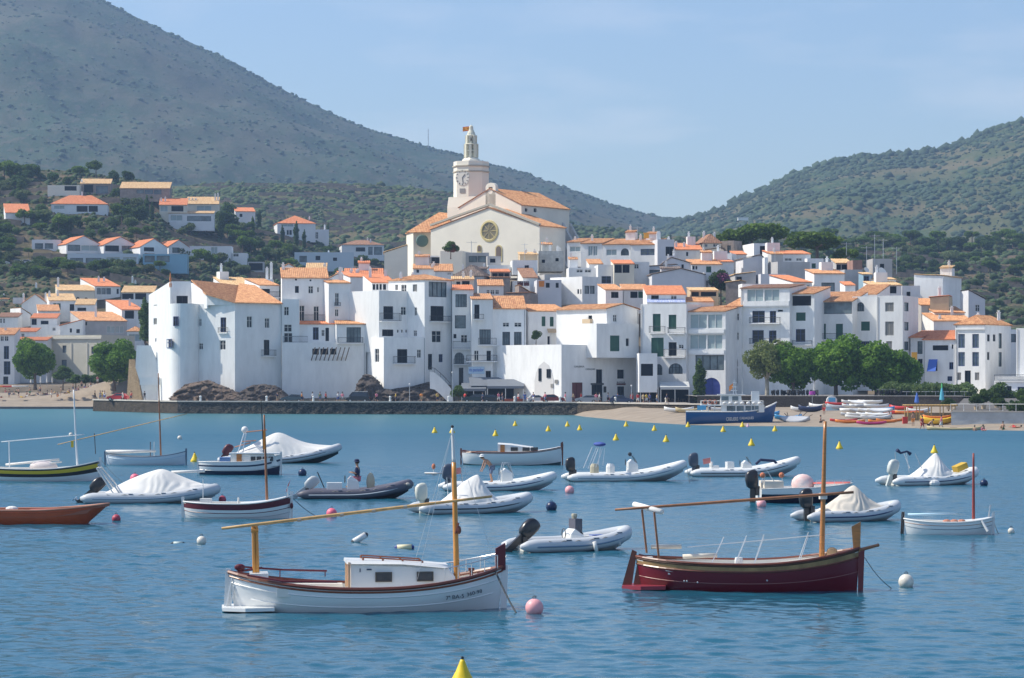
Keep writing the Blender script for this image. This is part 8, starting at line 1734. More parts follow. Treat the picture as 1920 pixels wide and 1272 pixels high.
b9 = Boat('rowing_boat','rust red open boat with a long raked bow, at the left edge',-60,208,984,-1.5);hull(b9,2.0,.62,.88,.6,[hullred],[(0,1,0)],deck_in=.3,rail=.04,railm=nmat('faded_red_rail',(.50,.24,.16),.6),rake=1.3,srake=0,fullness=2.2,p=.5,double=False,deckmat=nmat('red_inner',(.36,.12,.07),.7),bowcurve=1.5);strake(b9,.9,hullred,.02);ex9(b9)
# ---- 11 white cabin boat
def ex11(b):
 x0,x1 = b.l(934,0).x,b.l(1012,0).x;z0 = b.l(0,832).z;z1 = b.l(0,838).z
 m = MB();pr = lambda x,w_,zt,zb_: [Vector((x,-w_,zb_)),Vector((x,-w_ * .92,zt - .08)),Vector((x,-w_ * .75,zt)),Vector((x,w_ * .75,zt)),Vector((x,w_ * .92,zt - .08)),Vector((x,w_,zb_))]
 m.loft([pr(x0,.8,z0 + .05,.7),pr(x0 + .9,.8,z0,.7),pr(x1 - .5,.7,z1,.75),pr(x1 + .2,.6,z1 - .5,.85)],0,True,True);c = b.b(m,'cabin',hullw)
 m = MB();m.box((b.l(943,0).x,-.81,(z0 + .8) / 2),(.32,.05,z0 - .95));b.b(m,'cabin_door',varn,c)
 for px_ in (965,987,1009): g = MB();g.box((b.l(px_,0).x - (.25 if px_ == 1009 else 0),-.79,(z0 + .8) / 2),(.52,.06,.27));b.b(g,'window',winm,c)
 for y_ in (-.9,.9): pts = [b.l(866,845),b.l(900,850),b.l(930,853)];m = MB();m.tube([(p_.x,y_,p_.z) for p_ in pts],.03,5);[m.tube([(p_.x,y_,p_.z),(p_.x,y_,.8)],.02,4) for p_ in pts];b.b(m,'stern_rail',nmat('mahogany',(.16,.04,.02)))
 s0 = b.l(1053,842);s1 = b.l(1053,828);m = MB();m.prism([Vector((s0.x - .08,-.05,1.1)),Vector((s0.x + .08,-.05,1.1)),Vector((s1.x + .12,-.05,s1.z)),Vector((s1.x - .06,-.05,s1.z - .1))],(0,.1,0));b.b(m,'stem_head',mah)
 m = MB();m.loft([[Vector((b.L * u,y * b.half(u * 2) * .92,b.sheer(u * 2) + .02 + .05 * (1 - y * y))) for y in (-1,0,1)] for u in (.25,.33,.41,.48)],0,False);b.b(m,'foredeck',hullw)
small_llaut('cabin_boat','white cabin boat with three dark windows and a wooden rail, far middle',864,1055,873,-2,2.4,.95,1.35,1.0,[hullw,antif],[(0,.36,1),(.36,1,0)],strakes=[(.95,mah,.025)],railm=nmat('mahogany',(.16,.04,.02)),extra=ex11)
# ---- 19 little white boat at the right
def ex19(b):
 p_,q_ = b.l(1703,966),b.l(1795,963);m = MB();m.tube([(p_.x,.1,p_.z),(q_.x,.1,q_.z)],[.06,.03],8);b.b(m,'rolled_sail',nmat('pale_blue_roll',(.45,.65,.78),.8),smooth=True)
 m = MB();m.prism([Vector((-b.L / 2 - .12,-.03,-.3)),Vector((-b.L / 2 + .02,-.03,-.25)),Vector((-b.L / 2 + .06,-.03,.9)),Vector((-b.L / 2 - .06,-.03,.9))],(0,.06,0));b.b(m,'rudder',darkw)
 for px0,py0,px1,py1 in ((1838,976,1849,995),): p_,q_ = b.l(px0,py0),b.l(px1,py1);m = MB();m.tube([(p_.x,-.45,p_.z),(q_.x,-.6,q_.z)],.06,8);b.b(m,'fender',fwhite)
 p_,q_ = b.l(1853,965),b.l(1857,947);m = MB();m.tube([(p_.x,0,p_.z - .1),(q_.x,0,q_.z)],.04,6);b.b(m,'stem_head',fwhite);m = MB();m.loft([[Vector((b.L * u,y * b.half(u * 2) * .9,b.sheer(u * 2) + .03 + .05 * (1 - y * y))) for y in (-1,0,1)] for u in (.18,.28,.38,.47)],0,False);b.b(m,'foredeck',hullw)
 for k in range(3): m = MB();c = b.l(1775 + k * 14,978);m.sphere((c.x,0,c.z),.13,8,6,0,1.3,1,.7);b.b(m,'folded_net',nmat('terracotta_cloth',(.5,.22,.15),.9))
small_llaut('rowing_boat','smallest white rowing boat with a thin red mast, at the right edge',1694,1862,1004,-4,1.35,.50,.68,.62,[hullw],[(0,1,0)],((1825,980),(1825,850)),nmat('red_spar',(.28,.05,.04),.5),None,None,[],[(.7,nmat('slate_line',(.1,.15,.2),.5),.012),(.86,nmat('wood_line',(.4,.2,.12),.5),.012)],deck_in=.1,extra=ex19)
# ---- inflatables
def rib(label,x0,x1,py,ang,tube,B=2.3,r=None,rise=.5,floorm=None,hullm=None,cover=None,peak=None,coverm=None,console=None,seat=True,motor=None,mtilt=0,arch=None,strakem=None,extra=None,flip=False,bowup=.5,mscale=1.0):
 b = Boat('inflatable_boat',label,x0,x1,py,ang);L = b.L;r = r or .045 * L;r = min(r,.29);zt = r * .9
 fx = -1 if flip else 1;xa,xb = -L / 2,L / 2;hb = B / 2 - r
 def path(s):      # s 0..1 from starboard stern round the bow to the port stern
  side = -1 if s < .5 else 1;t = s * 2 if s < .5 else (1 - s) * 2;x = xa + (L - r) * t ** .9
  w_ = hb if t < .55 else hb * max(0,1 - ((t - .55) / .45) ** 2.1) ** .75;z = zt + rise * max(0,(t - .35) / .65) ** 1.8
  return Vector((x * fx,side * w_,z))
 n = 44;pts = [path(i / n) for i in range(n + 1)];rs = [r] * (n + 1)
 a0 = pts[0] + Vector((-.55 * r / .25 * fx,0,-.0));a1 = pts[-1] + Vector((-.55 * r / .25 * fx,0,0))
 m = MB();m.tube([a0,a0.lerp(pts[0],.5)] + pts + [a1.lerp(pts[-1],.5),a1],[r * .3,r * .8] + rs + [r * .8,r * .3],12);b.b(m,'tube',tube,smooth=True)
 hs = []
 for i in range(15):
  t = i / 14;p_ = path(t / 2);k = -.35 + (.35 + rise * .75) * max(0,(t - .5) / .5) ** 2.2;y = abs(p_.y) + r * .2;hs.append([Vector((p_.x,-y,p_.z - r * .3)),Vector((p_.x,-y * .75,p_.z - r * .95 + (k + .2) * .25)),Vector((p_.x,0,k)),Vector((p_.x,y * .75,p_.z - r * .95 + (k + .2) * .25)),Vector((p_.x,y,p_.z - r * .3))])
 m = MB();m.loft(hs,0,False);b.b(m,'keel_hull',hullm or hullw,smooth=True)
 m = MB();m.loft([[Vector((h_[0].x,h_[0].y * .95,max(.12,h_[0].z - r * .2))),Vector((h_[0].x,-h_[0].y * .95,max(.12,h_[0].z - r * .2)))] for h_ in hs],0,False);m.prism([Vector((xa * fx,-hb,.0)),Vector((xa * fx,hb,.0)),Vector((xa * fx,hb,zt + r * .5)),Vector((xa * fx,-hb,zt + r * .5))],(.06 * fx,0,0));b.b(m,'floor',floorm or deckc)
 for sg in (-1,1):
  m = MB();m.tube([p_ + Vector((0,sg * r * .98 if abs(p_.y) > .2 else 0,-.02)) for p_ in (pts[:n // 2 + 1] if sg < 0 else pts[n // 2:])],.03,5);b.b(m,'rubbing_strake',strakem or fdark)
  m = MB()      # lifelines looped along the tube
  seq = pts[2:n // 2 - 2] if sg < 0 else pts[n // 2 + 2:-2]
  m.tube([p_ + Vector((0,sg * r * .75,r * (.72 - .28 * abs(sin(i * pi / 3))))) for i,p_ in enumerate(seq)],.014,4);b.b(m,'lifeline',nmat('rope',(.35,.32,.28)))
  for i in (6,12,18): p_ = pts[i] if sg < 0 else pts[-i];m = MB();m.box(p_ + Vector((0,sg * r * .6,r * .78)),(.22,.1,.03),0);b.b(m,'handle_patch',nmat('slate_rail',(.12,.16,.22)))
 if cover is not None:      # (x0, x1, peak px, peak py, edge height) tent over a prop
  cx0,cx1,cpx,cpy = cover;x_0,x_1 = b.l(cx0,0).x,b.l(cx1,0).x;pk = b.l(cpx,cpy);N,Mv = 64,34;rows = [];q = random.Random(int(x0))
  ph = [q.uniform(0,6.28) for _ in range(4)]
  for i in range(N + 1):
   u = i / N;x = x_0 + (x_1 - x_0) * u;t = (x * fx - xa) / (L - r);t = min(max(t,0),1);pp_ = path(min(.499,max(0,t ** (1 / .9)) / 2));w_ = abs(pp_.y) + r * .8;ze = pp_.z + r * .45
   d = (x - pk.x) / ((pk.x - x_0) if x < pk.x else (x_1 - pk.x));hgt = (pk.z - ze) * max(0,1.12 - math.sqrt(d * d + .0144)) ** (1.15 if d < 0 else 1.5) + r * .5 * (1 - abs(d) ** 6)
   row = []
   for j in range(Mv + 1):
    v = -1 + 2 * j / Mv;an = math.atan2(v * w_ * 1.0,(x - pk.x) * .8 + 1e-6);fold = (.05 * sin(7 * v + 9 * u + ph[0]) * sin(5 * u + ph[1]) + .09 * (abs(sin(an * 7 + ph[2] + 5 * noise.noise(Vector((u * 4,v * 2,ph[0]))))) - .5) * min(1,abs(v) * 1.6) * max(0,1 - abs(d)) ** .4)
    z = ze + hgt * max(0,(1 - abs(v) ** 1.25)) ** 1.0 + fold * (hgt > .05) * (1 - abs(v) ** 8);z -= r * .35 * abs(v) ** 10
    row.append(Vector((x,v * w_ * (1.0 + .02 * sin(17 * u)),z)))
   rows.append(row)
  m = MB();m.loft(rows,0,False);b.b(m,'cover',coverm or coverw,smooth=True)
 if console:
  cx_,top = console;c = b.l(cx_,0).x;zc = b.l(0,top).z;m = MB();m.loft([[Vector((c - .28 * fx,-.34,.2)),Vector((c + .4 * fx,-.34,.2)),Vector((c + .4 * fx,.34,.2)),Vector((c - .28 * fx,.34,.2))],[Vector((c - .24 * fx,-.32,zc - .3)),Vector((c + .34 * fx,-.32,zc - .42)),Vector((c + .34 * fx,.32,zc - .42)),Vector((c - .24 * fx,.32,zc - .3))],[Vector((c - .05 * fx,-.28,zc - .12)),Vector((c + .22 * fx,-.28,zc - .3)),Vector((c + .22 * fx,.28,zc - .3)),Vector((c - .05 * fx,.28,zc - .12))]],0,True,True);o = b.b(m,'console',hullw)
  m = MB();m.prism([Vector((c + .3 * fx,-.28,zc - .34)),Vector((c + .3 * fx,.28,zc - .34)),Vector((c + .02 * fx,.24,zc + .12)),Vector((c + .02 * fx,-.24,zc + .12))],(.02,0,.01));b.b(m,'windscreen',nmat('smoked_perspex',(.10,.11,.12),.1,spec=.8),o)
  m = MB();m.tube([(c - .38 * fx + .03 * fx * cos(t),.19 * cos(t),zc - .3 + .19 * sin(t)) for t in np.linspace(0,2 * pi,15)],.018,5,cap=False);b.b(m,'steering_wheel',engk,o)
 if seat:
  for sx in seat if hasattr(seat,'__len__') else (): c = b.l(sx,0).x;m = MB();m.box((c,0,.45),(.5,.7,.5));m.box((c - .2 * fx,0,.8),(.1,.7,.3));b.b(m,'seat',hullw)
 if motor: outboard(b,(xa - .18) * fx if not flip else -xa + .18,zt + .25,motor,1.02 + .3 * (mscale - 1),mtilt)
 if arch:
  (ax0,ay0),(ax1,ay1),am = arch;p_,q_ = b.l(ax0,ay0),b.l(ax1,ay1);m = MB()
  for dx in (0,.35): m.tube([(p_.x + dx,-hb,p_.z),(q_.x + dx * .4,-hb * .8,q_.z),(q_.x + dx * .4,hb * .8,q_.z),(p_.x + dx,hb,p_.z)],.04,7)
  b.b(m,'radar_arch',am)
 if extra: extra(b)
 return b
def flag_on(b,px0,py0,px1,py1,mat,name='flag'): p_,q_ = b.l(px0,py0),b.l(px1,py1);m = MB();m.tube([(p_.x,0,p_.z),(q_.x,0,q_.z)],.02,4);b.b(m,'flagpole',silver);m = MB();m.prism([Vector((q_.x,0,q_.z)),Vector((q_.x - .5,.1,q_.z - .1)),Vector((q_.x - .45,.05,q_.z - .45)),Vector((q_.x,0,q_.z - .35))],(0,.02,0));b.b(m,name,mat)
# 6 far covered one with radar ball
def e6(b):
 p_ = b.l(459,806);m = MB();m.sphere((p_.x,0,p_.z),.26,12,8);b.b(m,'radar_dome',fwhite,smooth=True)
 for (xa,ya,xb,yb_) in ((462,810,500,806),(440,838,470,830),(452,828,480,826)): p_,q_ = b.l(xa,ya),b.l(xb,yb_);m = MB();m.tube([(p_.x,-.5,p_.z),(q_.x,-.5,q_.z)],.05,5);b.b(m,'red_strap',nmat('faded_red_rail',(.50,.24,.16)))
rib('far white covered inflatable with a radar arch and a dark red outboard',425,641,869,6,greytube,2.9,.3,.9,cover=(432,632,522,815),coverm=coverw,motor=nmat('dark_red_cowl',(.10,.02,.03),.4),mtilt=-38,arch=((446,850),(458,812),silver),extra=e6,hullm=antif,mscale=1.5)
# 7 left covered one with raised motor
def e7(b):
 p_,q_ = b.l(321,886),b.l(384,884);m = MB();m.tube([(p_.x,.2,p_.z),(q_.x,.2,q_.z)],.07,8);b.b(m,'rolled_awning',coverw,smooth=True)
rib('large white covered inflatable with a white arch and black raised outboard, left',178,413,944,5,greytube,2.6,.3,.42,cover=(195,405,303,884),motor=engk,mtilt=-48,arch=((216,925),(184,877),fwhite),extra=e7,strakem=nmat('blue_grey_strake',(.16,.24,.34),.5),mscale=1.35)
# 10 dark one with the man
def e10(b):
 m = MB();c = b.l(627,912);m.box((c.x,0,c.z - .15),(.8,.8,.7));b.b(m,'locker',hullw);m = MB();c = b.l(695,905);m.sphere((c.x,.1,c.z),.33,12,8,0,.7,.7,1.6);b.b(m,'seat_cover',nmat('beige_cover',(.45,.42,.32),.8),smooth=True)
 for k in range(9): c = b.l(708 + k * 7,916 - k);m = MB();m.sphere((c.x,-.5,c.z),.12,7,5,0,1.2,1,.8);b.b(m,'gear_bag',nmat('gear_' + str(k % 3),((.3,.22,.18),(.14,.15,.17),(.38,.36,.33))[k % 3],.8))
 m = MB();pts = [b.l(591,912),b.l(604,880),b.l(612,888)];m.tube([(p_.x,0,p_.z) for p_ in (b.l(595,885),b.l(608,915))],.03,5);b.b(m,'motor_prop',engk)
b10 = rib('dark grey inflatable with a standing man in a dark hat at its console',579,775,936,5,darktube,2.3,.27,.5,floorm=nmat('grey_floor',(.2,.2,.22),.8),console=(660,888),seat=(),motor=engg,mtilt=-52,extra=e10,hullm=nmat('dark_keel',(.04,.045,.06),.5),mscale=1.0,strakem=greytube)
b_ = b10;p_ = b_.root.location + b_.M.inverted() @ Vector((b_.l(670,0).x,.1,.55));man = person(p_,'seat',pi / 2 - .2 + pi,'man in a dark hat and navy shirt seated at the dark inflatable console','navy','pink',s=1.05,hat='navy')
# 12 one with the bending man
def e12(b):
 flag_on(b,865,905,862,876,nmat('flag_pink',(.7,.25,.22),.8));m = MB()
 for y_ in (-.3,.3): p_,q_,r_ = b.l(935,900),b.l(944,868),b.l(954,885);m.tube([(p_.x,y_,p_.z),(q_.x,y_,q_.z),(q_.x + .3,y_,q_.z),(r_.x + .25,y_,r_.z - .3)],.025,5)
 b.b(m,'windscreen_frame',silver)
rib('white inflatable with a shirtless man bending at the stern',846,1045,921,10,whitetube,2.3,.27,.55,console=(948,874),seat=(),motor=nmat('slate_cowl',(.06,.08,.12),.35),mtilt=-5,extra=e12,strakem=nmat('navy_strake',(.02,.04,.12),.5),mscale=1.5)
b12 = [o for o in bpy.data.objects if o.get('label','').startswith('white inflatable with a shirtless')][0];p_ = P(922,904,b12.location.y + .3);person(p_ + Vector((0,0,-.05)),'bend',-pi / 2 + .3,'shirtless man in a white cap bending over the stern of the white inflatable',None,'denim',hat='white',s=.98)
# 13 covered one behind the yard
def e13(b):
 for y_ in (-.3,.3): p_,q_ = b.l(836,935),b.l(833,895);m = MB();m.tube([(p_.x,y_,p_.z),(q_.x,y_,q_.z)],.02,5);b.b(m,'ladder_rail',silver)
rib('white covered inflatable behind the long yard, with a cream outboard',800,1000,963,22,greytube,2.3,.29,.4,cover=(815,935,894,896),coverm=coverw,motor=nmat('cream_cowl',(.62,.62,.54),.35),mtilt=0,extra=e13,mscale=1.1)
# 14
def e14(b):
 p_ = b.l(1122,833);m = MB();m.sphere((p_.x,0,p_.z),.38,12,6,0,1.0,2.0,.38);b.b(m,'blue_canopy',nmat('canopy_blue',(.05,.09,.32),.8),smooth=True)
 for (xa,ya,xb,yb_) in ((1095,878,1112,838),(1110,876,1124,840),(1124,872,1128,840)):
  for y_ in (-.7,.7): q0_,q1_ = b.l(xa,ya),b.l(xb,yb_);m = MB();m.tube([(q0_.x,y_,q0_.z),(q1_.x,y_ * .9,q1_.z)],.02,5);b.b(m,'canopy_strut',silver)
 for px_,mt in ((1112,nmat('beige_cover',(.45,.42,.32))),(1143,hullw)): c = b.l(px_,875);m = MB();m.lathe((c.x,0,.4),[(.28,0),(.28,.5),(.2,.68)],10);b.b(m,'deck_seat',mt)
 m = MB();c = b.l(1181,852);m.sphere((c.x,0,c.z),.13,8,6);b.b(m,'instrument_cover',fdark)
rib('large white inflatable with a small blue canopy on struts, far right of centre',1076,1290,903,10,whitetube,2.5,.28,.75,console=(1184,858),seat=(),motor=engk,mtilt=0,extra=e14,strakem=nmat('blue_grey_strake',(.16,.24,.34)),mscale=1.3)
# 15
def e15(b):
 p0,p1,p2,p3 = b.l(1413,870),b.l(1422,862),b.l(1448,864),b.l(1456,872);m = MB();m.tube([(p_.x,-.7,p_.z) for p_ in (p0,p1,p2,p3)],.09,8);b.b(m,'folded_canopy',CL['navy']);c = b.l(1367,874);m = MB();m.box((c.x,0,c.z - .1),(.45,.7,.75));b.b(m,'deck_seat',hullw)
 flag_on(b,1332,882,1330,858,nmat('flag_pink',(.7,.25,.22)));rails(b,[b.l(px_,868) * 1 for px_ in (1480,1492,1500)],.25)
rib('long pale inflatable with a folded navy canopy, behind the dark speedboat',1306,1503,894,8,whitetube,2.4,.28,.75,console=(1398,860),seat=(1337,),motor=nmat('slate_cowl',(.06,.08,.12)),mtilt=0,extra=e15,mscale=1.5)
# 17
rib('white inflatable with a crumpled cream cover and a black outboard',1516,1695,978,22,greytube,2.1,.26,.4,cover=(1524,1665,1600,916),coverm=coverc,motor=engk,mtilt=0,strakem=nmat('navy_strake',(.02,.04,.12)),mscale=1.35)
# 18
def e18(b):
 (x_,y_) = (1813,877);p_ = b.l(x_,y_);m = MB();m.box((p_.x,0,p_.z),(.75,.6,.35),0,0,(0,-.35));b.b(m,'yellow_cushion',nmat('ochre_cushion',(.55,.36,.05),.8))
 for (xa,ya,xb,yb_) in ((1675,885,1670,848),(1706,878,1691,850)):
  for y_ in (-.7,.7): q0_,q1_ = b.l(xa,ya),b.l(xb,yb_);m = MB();m.tube([(q0_.x,y_,q0_.z),(q1_.x,y_ * .9,q1_.z)],.025,5);b.b(m,'canopy_strut',silver)
 p0,p1,p2,p3 = b.l(1661,843),b.l(1670,849),b.l(1685,846),b.l(1693,851);m = MB();m.tube([(p_.x,0,p_.z) for p_ in (p0,p1,p2,p3)],[.12,.07,.06,.12],7);b.b(m,'folded_canopy',CL['navy']);m = MB();c = b.l(1722,916);m.sphere((c.x,-1.3,.12),.26,10,7,0,1.5,1,.9);b.b(m,'fender',fwhite)
rib('white covered inflatable with a tall tent like cover and a yellow cushion, right',1670,1842,910,24,whitetube,2.5,.29,.5,cover=(1700,1792,1754,855),motor=nmat('pale_grey_cowl',(.55,.58,.55),.4),mtilt=-20,extra=e18,strakem=nmat('navy_strake',(.02,.04,.12)),mscale=1.6)
# 20 the nearest grey one
def e20(b):
 c = b.l(1077,985);m = MB();m.box((c.x,0,c.z),(.3,.5,.5));b.b(m,'seat_back',darktube)
 for (xa,ya,xb,yb_) in ((1086,1013,1092,1033),(1156,1004,1162,1024)): p_,q_ = b.l(xa,ya),b.l(xb,yb_);hw = 1.15 if xa < 1100 else .7;m = MB();m.tube([(p_.x,-hw,p_.z),(q_.x,-hw,q_.z)],[.075,.075],9);b.b(m,'fender',fwhite,smooth=True)
 c = b.l(1122,993);m = MB();m.sphere((c.x,.1,.42),.5,12,6,0,1.4,.9,.18);b.b(m,'bow_cushion',deckc,smooth=True);m = MB();c = b.l(1132,988);m.box((c.x,.1,.5),(.5,.3,.08));b.b(m,'blue_bag',nmat('cloth_blue',(.06,.12,.38)))
 m = MB();c = b.l(1074,969);m.lathe((c.x,0,c.z - .1),[(.08,0),(.12,.15),(.1,.22)],8);b.b(m,'light_cap',nmat('beige_cover',(.45,.42,.32)))
rib('nearest grey inflatable with a raised black outboard, between the two llauts',984,1188,1034,28,greytube,2.0,.26,.38,console=(1070,985),seat=(),motor=engk,mtilt=-50,extra=e20,strakem=nmat('blue_grey_strake',(.16,.24,.34)),mscale=1.15)
# ---- 16 dark speedboat
b = Boat('speedboat','dark hulled speedboat with a red striped cover and a black outboard',1420,1602,944,6);hull(b,2.1,.78,.98,.72,[nmat('black_blue_hull',(.012,.012,.03),.2,spec=.7),hullw],[(0,.72,0),(.72,1,1)],deck_in=.05,rail=.03,railm=fwhite,rake=.9,srake=0,fullness=2.2,p=.45,double=False,deckmat=hullw,bowcurve=1.2)
outboard(b,-b.L / 2 - .25,.62,engk,1.2,0);p_ = b.l(1505,890);m = MB();m.sphere((p_.x,0,.95),.55,14,8,0,1.1,1.0,.95);b.b(m,'console_cover',nmat('pink_cover',(.72,.42,.40),.85,.3,2,col2=(.75,.7,.68)),smooth=True)
m = MB();x0_,x1_ = b.l(1520,0).x,b.l(1596,0).x;m.loft([[Vector((x,y * .8 * (1 - (i / 5) ** 2 * .9),.98 + .08 * (1 - y * y))) for y in (-1,-.5,0,.5,1)] for i,x in enumerate(np.linspace(x0_,x1_,6))],0,False);b.b(m,'bow_cover',nmat('coral_cover',(.62,.16,.14),.85))
for (xa,ya,xb,yb_) in ((1424,908,1428,890),(1462,910,1459,886),(1447,905,1430,880),(1420,905,1425,890)):
 q0_,q1_ = b.l(xa,ya),b.l(xb,yb_);m = MB();m.tube([(q0_.x,-.7,q0_.z),(q1_.x,-.7,q1_.z)],.022,5);b.b(m,'canopy_strut',silver)
for px_ in (1423,1459): c = b.l(px_,890);m = MB();m.sphere((c.x,-.7,c.z),.12,8,6,0,1.2,1,1.2);b.b(m,'orange_float',nmat('float_orange',(.62,.2,.1),.7))
m = MB();m.box((-b.L * .36,0,.95),(1.0,1.5,.35));b.b(m,'stern_bench',coverc);rails(b,[(x,-.75 * (1 - (k / 5) ** 2),.95) for k,x in enumerate(np.linspace(.4,b.L / 2 - .2,5))],.22)
# ---- 21 the blue tour boat
def tour():
 b = Boat('tour_boat','blue and white passenger tour boat moored at the beach, with white lettering on its hull',1285,1457,797,-3,half=1.5);L = b.L
 hull(b,4.0,1.75,3.0,1.75,[nmat('royal_blue_hull',(.005,.08,.25),.3,spec=.6)],[(0,1,0)],deck_in=.1,rail=.09,railm=fwhite,rake=.7,srake=0,fullness=3.2,p=.35,double=False,deckmat=hullw,transom=.9,bowcurve=3.0)
 x0,x1 = b.l(1352,0).x,b.l(1432,0).x;z0,z1 = 1.5,b.l(0,761).z;m = MB()
 m.prism([Vector((x0,-1.75,z0)),Vector((x1,-1.75,z0 + .2)),Vector((x1,-1.75,z1)),Vector((x0,-1.75,z1))],(0,3.4,0));c = b.b(m,'cabin',hullw)
 for px_,w_ in ((1366,.55),(1374,.55),(1387,.9),(1402,.7),(1411,.35),(1418,.45)): g = MB();g.box((b.l(px_,0).x,-1.76,(z0 + z1) / 2 + .15),(w_,.06,.85));f = b.b(g,'window',fdark,c);g = MB();g.box((b.l(px_,0).x,-1.8,(z0 + z1) / 2 + .15),(w_ - .1,.02,.75));g.build('pane',glassl,b.root)
 xa = b.l(1313,0).x;m = MB();m.box(((xa + x1) / 2,0,z1 + .06),(x1 - xa,3.7,.12));b.b(m,'upper_deck',hullw)
 for px_ in (1316,1328,1340):
  for y_ in (-1.6,1.6): m = MB();m.tube([(b.l(px_,0).x,y_,1.7),(b.l(px_,0).x,y_,z1)],.05,5);b.b(m,'stanchion',fwhite)
 m = MB();q_ = b.l(1311,770);m.box((q_.x + .3,-1.9,2.3),(1.2,.05,.6));b.b(m,'banner',nmat('light_blue_sign',(.12,.45,.72)))
 rails(b,[(x,-1.75,z1 + .1) for x in np.linspace(xa + .1,x1 - .1,10)],.55,fwhite,r=.03);rails(b,[(x,1.75,z1 + .1) for x in np.linspace(xa + .1,x1 - .1,10)],.55,fwhite,r=.03)
 # wheelhouse, screens, mast
 w0,w1 = b.l(1350,0).x,b.l(1392,0).x;zw = b.l(0,741).z;m = MB();m.prism([Vector((w0,-1.2,z1 + .1)),Vector((w1,-1.2,z1 + .1)),Vector((w1 - .25,-1.2,zw)),Vector((w0 + .1,-1.2,zw))],(0,2.4,0));wh = b.b(m,'wheelhouse',hullw)
 for px_,w_ in ((1359,.95),(1378,.8)): g = MB();g.box((b.l(px_,0).x,-1.22,(z1 + zw) / 2 + .2),(w_,.05,.7));b.b(g,'window',glassl,wh)
 m = MB();ra,rb_ = b.l(1345,0).x,b.l(1397,0).x;m.box(((ra + rb_) / 2,0,zw + .06),(rb_ - ra,2.8,.1));b.b(m,'wheelhouse_roof',hullw,wh)
 m = MB();mm = b.l(1377,712);m.tube([(mm.x - .15,0,zw),(mm.x,0,mm.z)],.05,5);m.tube([(mm.x + .25,0,zw),(mm.x,0,mm.z)],.05,5)
 for k in (.3,.55,.8): m.tube([(mm.x - .5 * (1 - k * .5),0,zw + (mm.z - zw) * k),(mm.x + .5 * (1 - k * .5),0,zw + (mm.z - zw) * k)],.04,4)
 b.b(m,'radar_mast',silver);m = MB();m.prism([Vector((mm.x - .2,0,mm.z - .5)),Vector((mm.x - .7,0,mm.z - .9)),Vector((mm.x - .7,0,mm.z - 1.6)),Vector((mm.x - .2,0,mm.z - 1.1))],(0,.03,0));b.b(m,'flag',[nmat('flag_orange',(.75,.25,.04))]);m = MB();t_ = b.l(1392,712);m.tube([(t_.x,.8,zw),(t_.x,.8,t_.z)],.02,4);b.b(m,'whip_antenna',silver)
 m = MB();s_ = b.l(1416,0).x;zs = b.l(0,734).z;m.box((s_,0,(z1 + zs) / 2),(1.05,1.6,zs - z1));b.b(m,'funnel',hullw)
 for k in range(7): m = MB();cx_ = b.l(1358 + k * 11,0).x;m.sphere((cx_,-1.85,z1 + .35),.24,9,6,0,1.3,.8,.9);b.b(m,'life_raft',fwhite,smooth=True)
 for k in range(3): m = MB();cx_ = b.l(1322 + k * 9,0).x;m.tube([(cx_ + .25 * cos(t),-1.7,z1 + .5 + .25 * sin(t)) for t in np.linspace(0,2 * pi,11)],.07,5,cap=False);b.b(m,'lifebuoy',nmat('float_orange',(.62,.2,.1)))
 for txt,xa_,xb_,yy,hh in (('CREUERS',1361,1383,789,6.5),('CADAQUÉS',1386,1412,787,6.5)):
  pa,pb = b.l(xa_,yy),b.l(xb_,yy - 1.5);me = text_mesh(txt,(pb - pa).length,hh / FPX * b.Y,fwhite,.01);o = link('lettering',me,b.root);o.location = (pa.x,-2.04,pa.z);o.rotation_euler = (R(88),-.02,0)
tour()
# ================================================================ buoys, floats
def buoy_ball(px,py,r,mat,label,sink=.25,grp=None):
 p = W(px,py);t = thing('mooring_buoy',label,'buoy',p,0,grp);m = MB();m.sphere((0,0,r * (1 - sink * 1.6)),r,18,12);m.build('ball',mat,t,True);m = MB();m.tube([(.045 * cos(a),.0,r * (2 - sink * 1.6) + .03 + .045 * sin(a)) for a in np.linspace(0,2 * pi,9)],.012,4,cap=False);m.tube([(0,0,r * 1.3),(0,0,r * (2 - sink * 1.6))],.03,6);m.build('ring',fdark,t)
pinkb = nmat('pink_float',(.80,.38,.40),.45,.1,5);whb = nmat('white_float',(.68,.65,.58),.5,.15,6);navyb = nmat('navy_float',(.01,.025,.08),.35);hotp = nmat('hot_pink_float',(.80,.16,.24),.45);rdb = nmat('red_float',(.42,.06,.10),.5);ylb = nmat('yellow_float',(.78,.56,.02),.45,.06,4)
for a in ((1002,1150,.25,pinkb,'large faded pink buoy in front of the white llaut bow'),(622,969,.25,hotp,'hot pink buoy just above the slanting yard'),(1068,925,.26,pinkb,'small pink buoy below the blue canopy inflatable'),(1428,951,.24,pinkb,'pink buoy under the stern of the dark speedboat'),(253,903,.3,hotp,'salmon pink buoy above the left covered inflatable'),(218,978,.2,rdb,'dark red buoy by the rust red bow'),(417,941,.2,rdb,'red buoy behind the small maroon striped boat'),
  (1034,957,.27,navyb,'large navy buoy left of the blue canopy inflatable'),(567,892,.28,navyb,'navy buoy beside the navy cabin boat'),(1845,911,.24,navyb,'navy buoy right of the tent covered inflatable'),(378,1020,.19,whb,'white buoy in open water left of the slanting yard'),(1699,1100,.24,whb,'largest white buoy at the right of the dark red bow'),(1896,1000,.14,whb,'small white buoy near the right edge'),(337,824,.24,whb,'tiny white buoy far off right of the bamboo yard'),(133,818,.24,whb,'tiny white buoy behind the white mast at the left')): buoy_ball(*a)
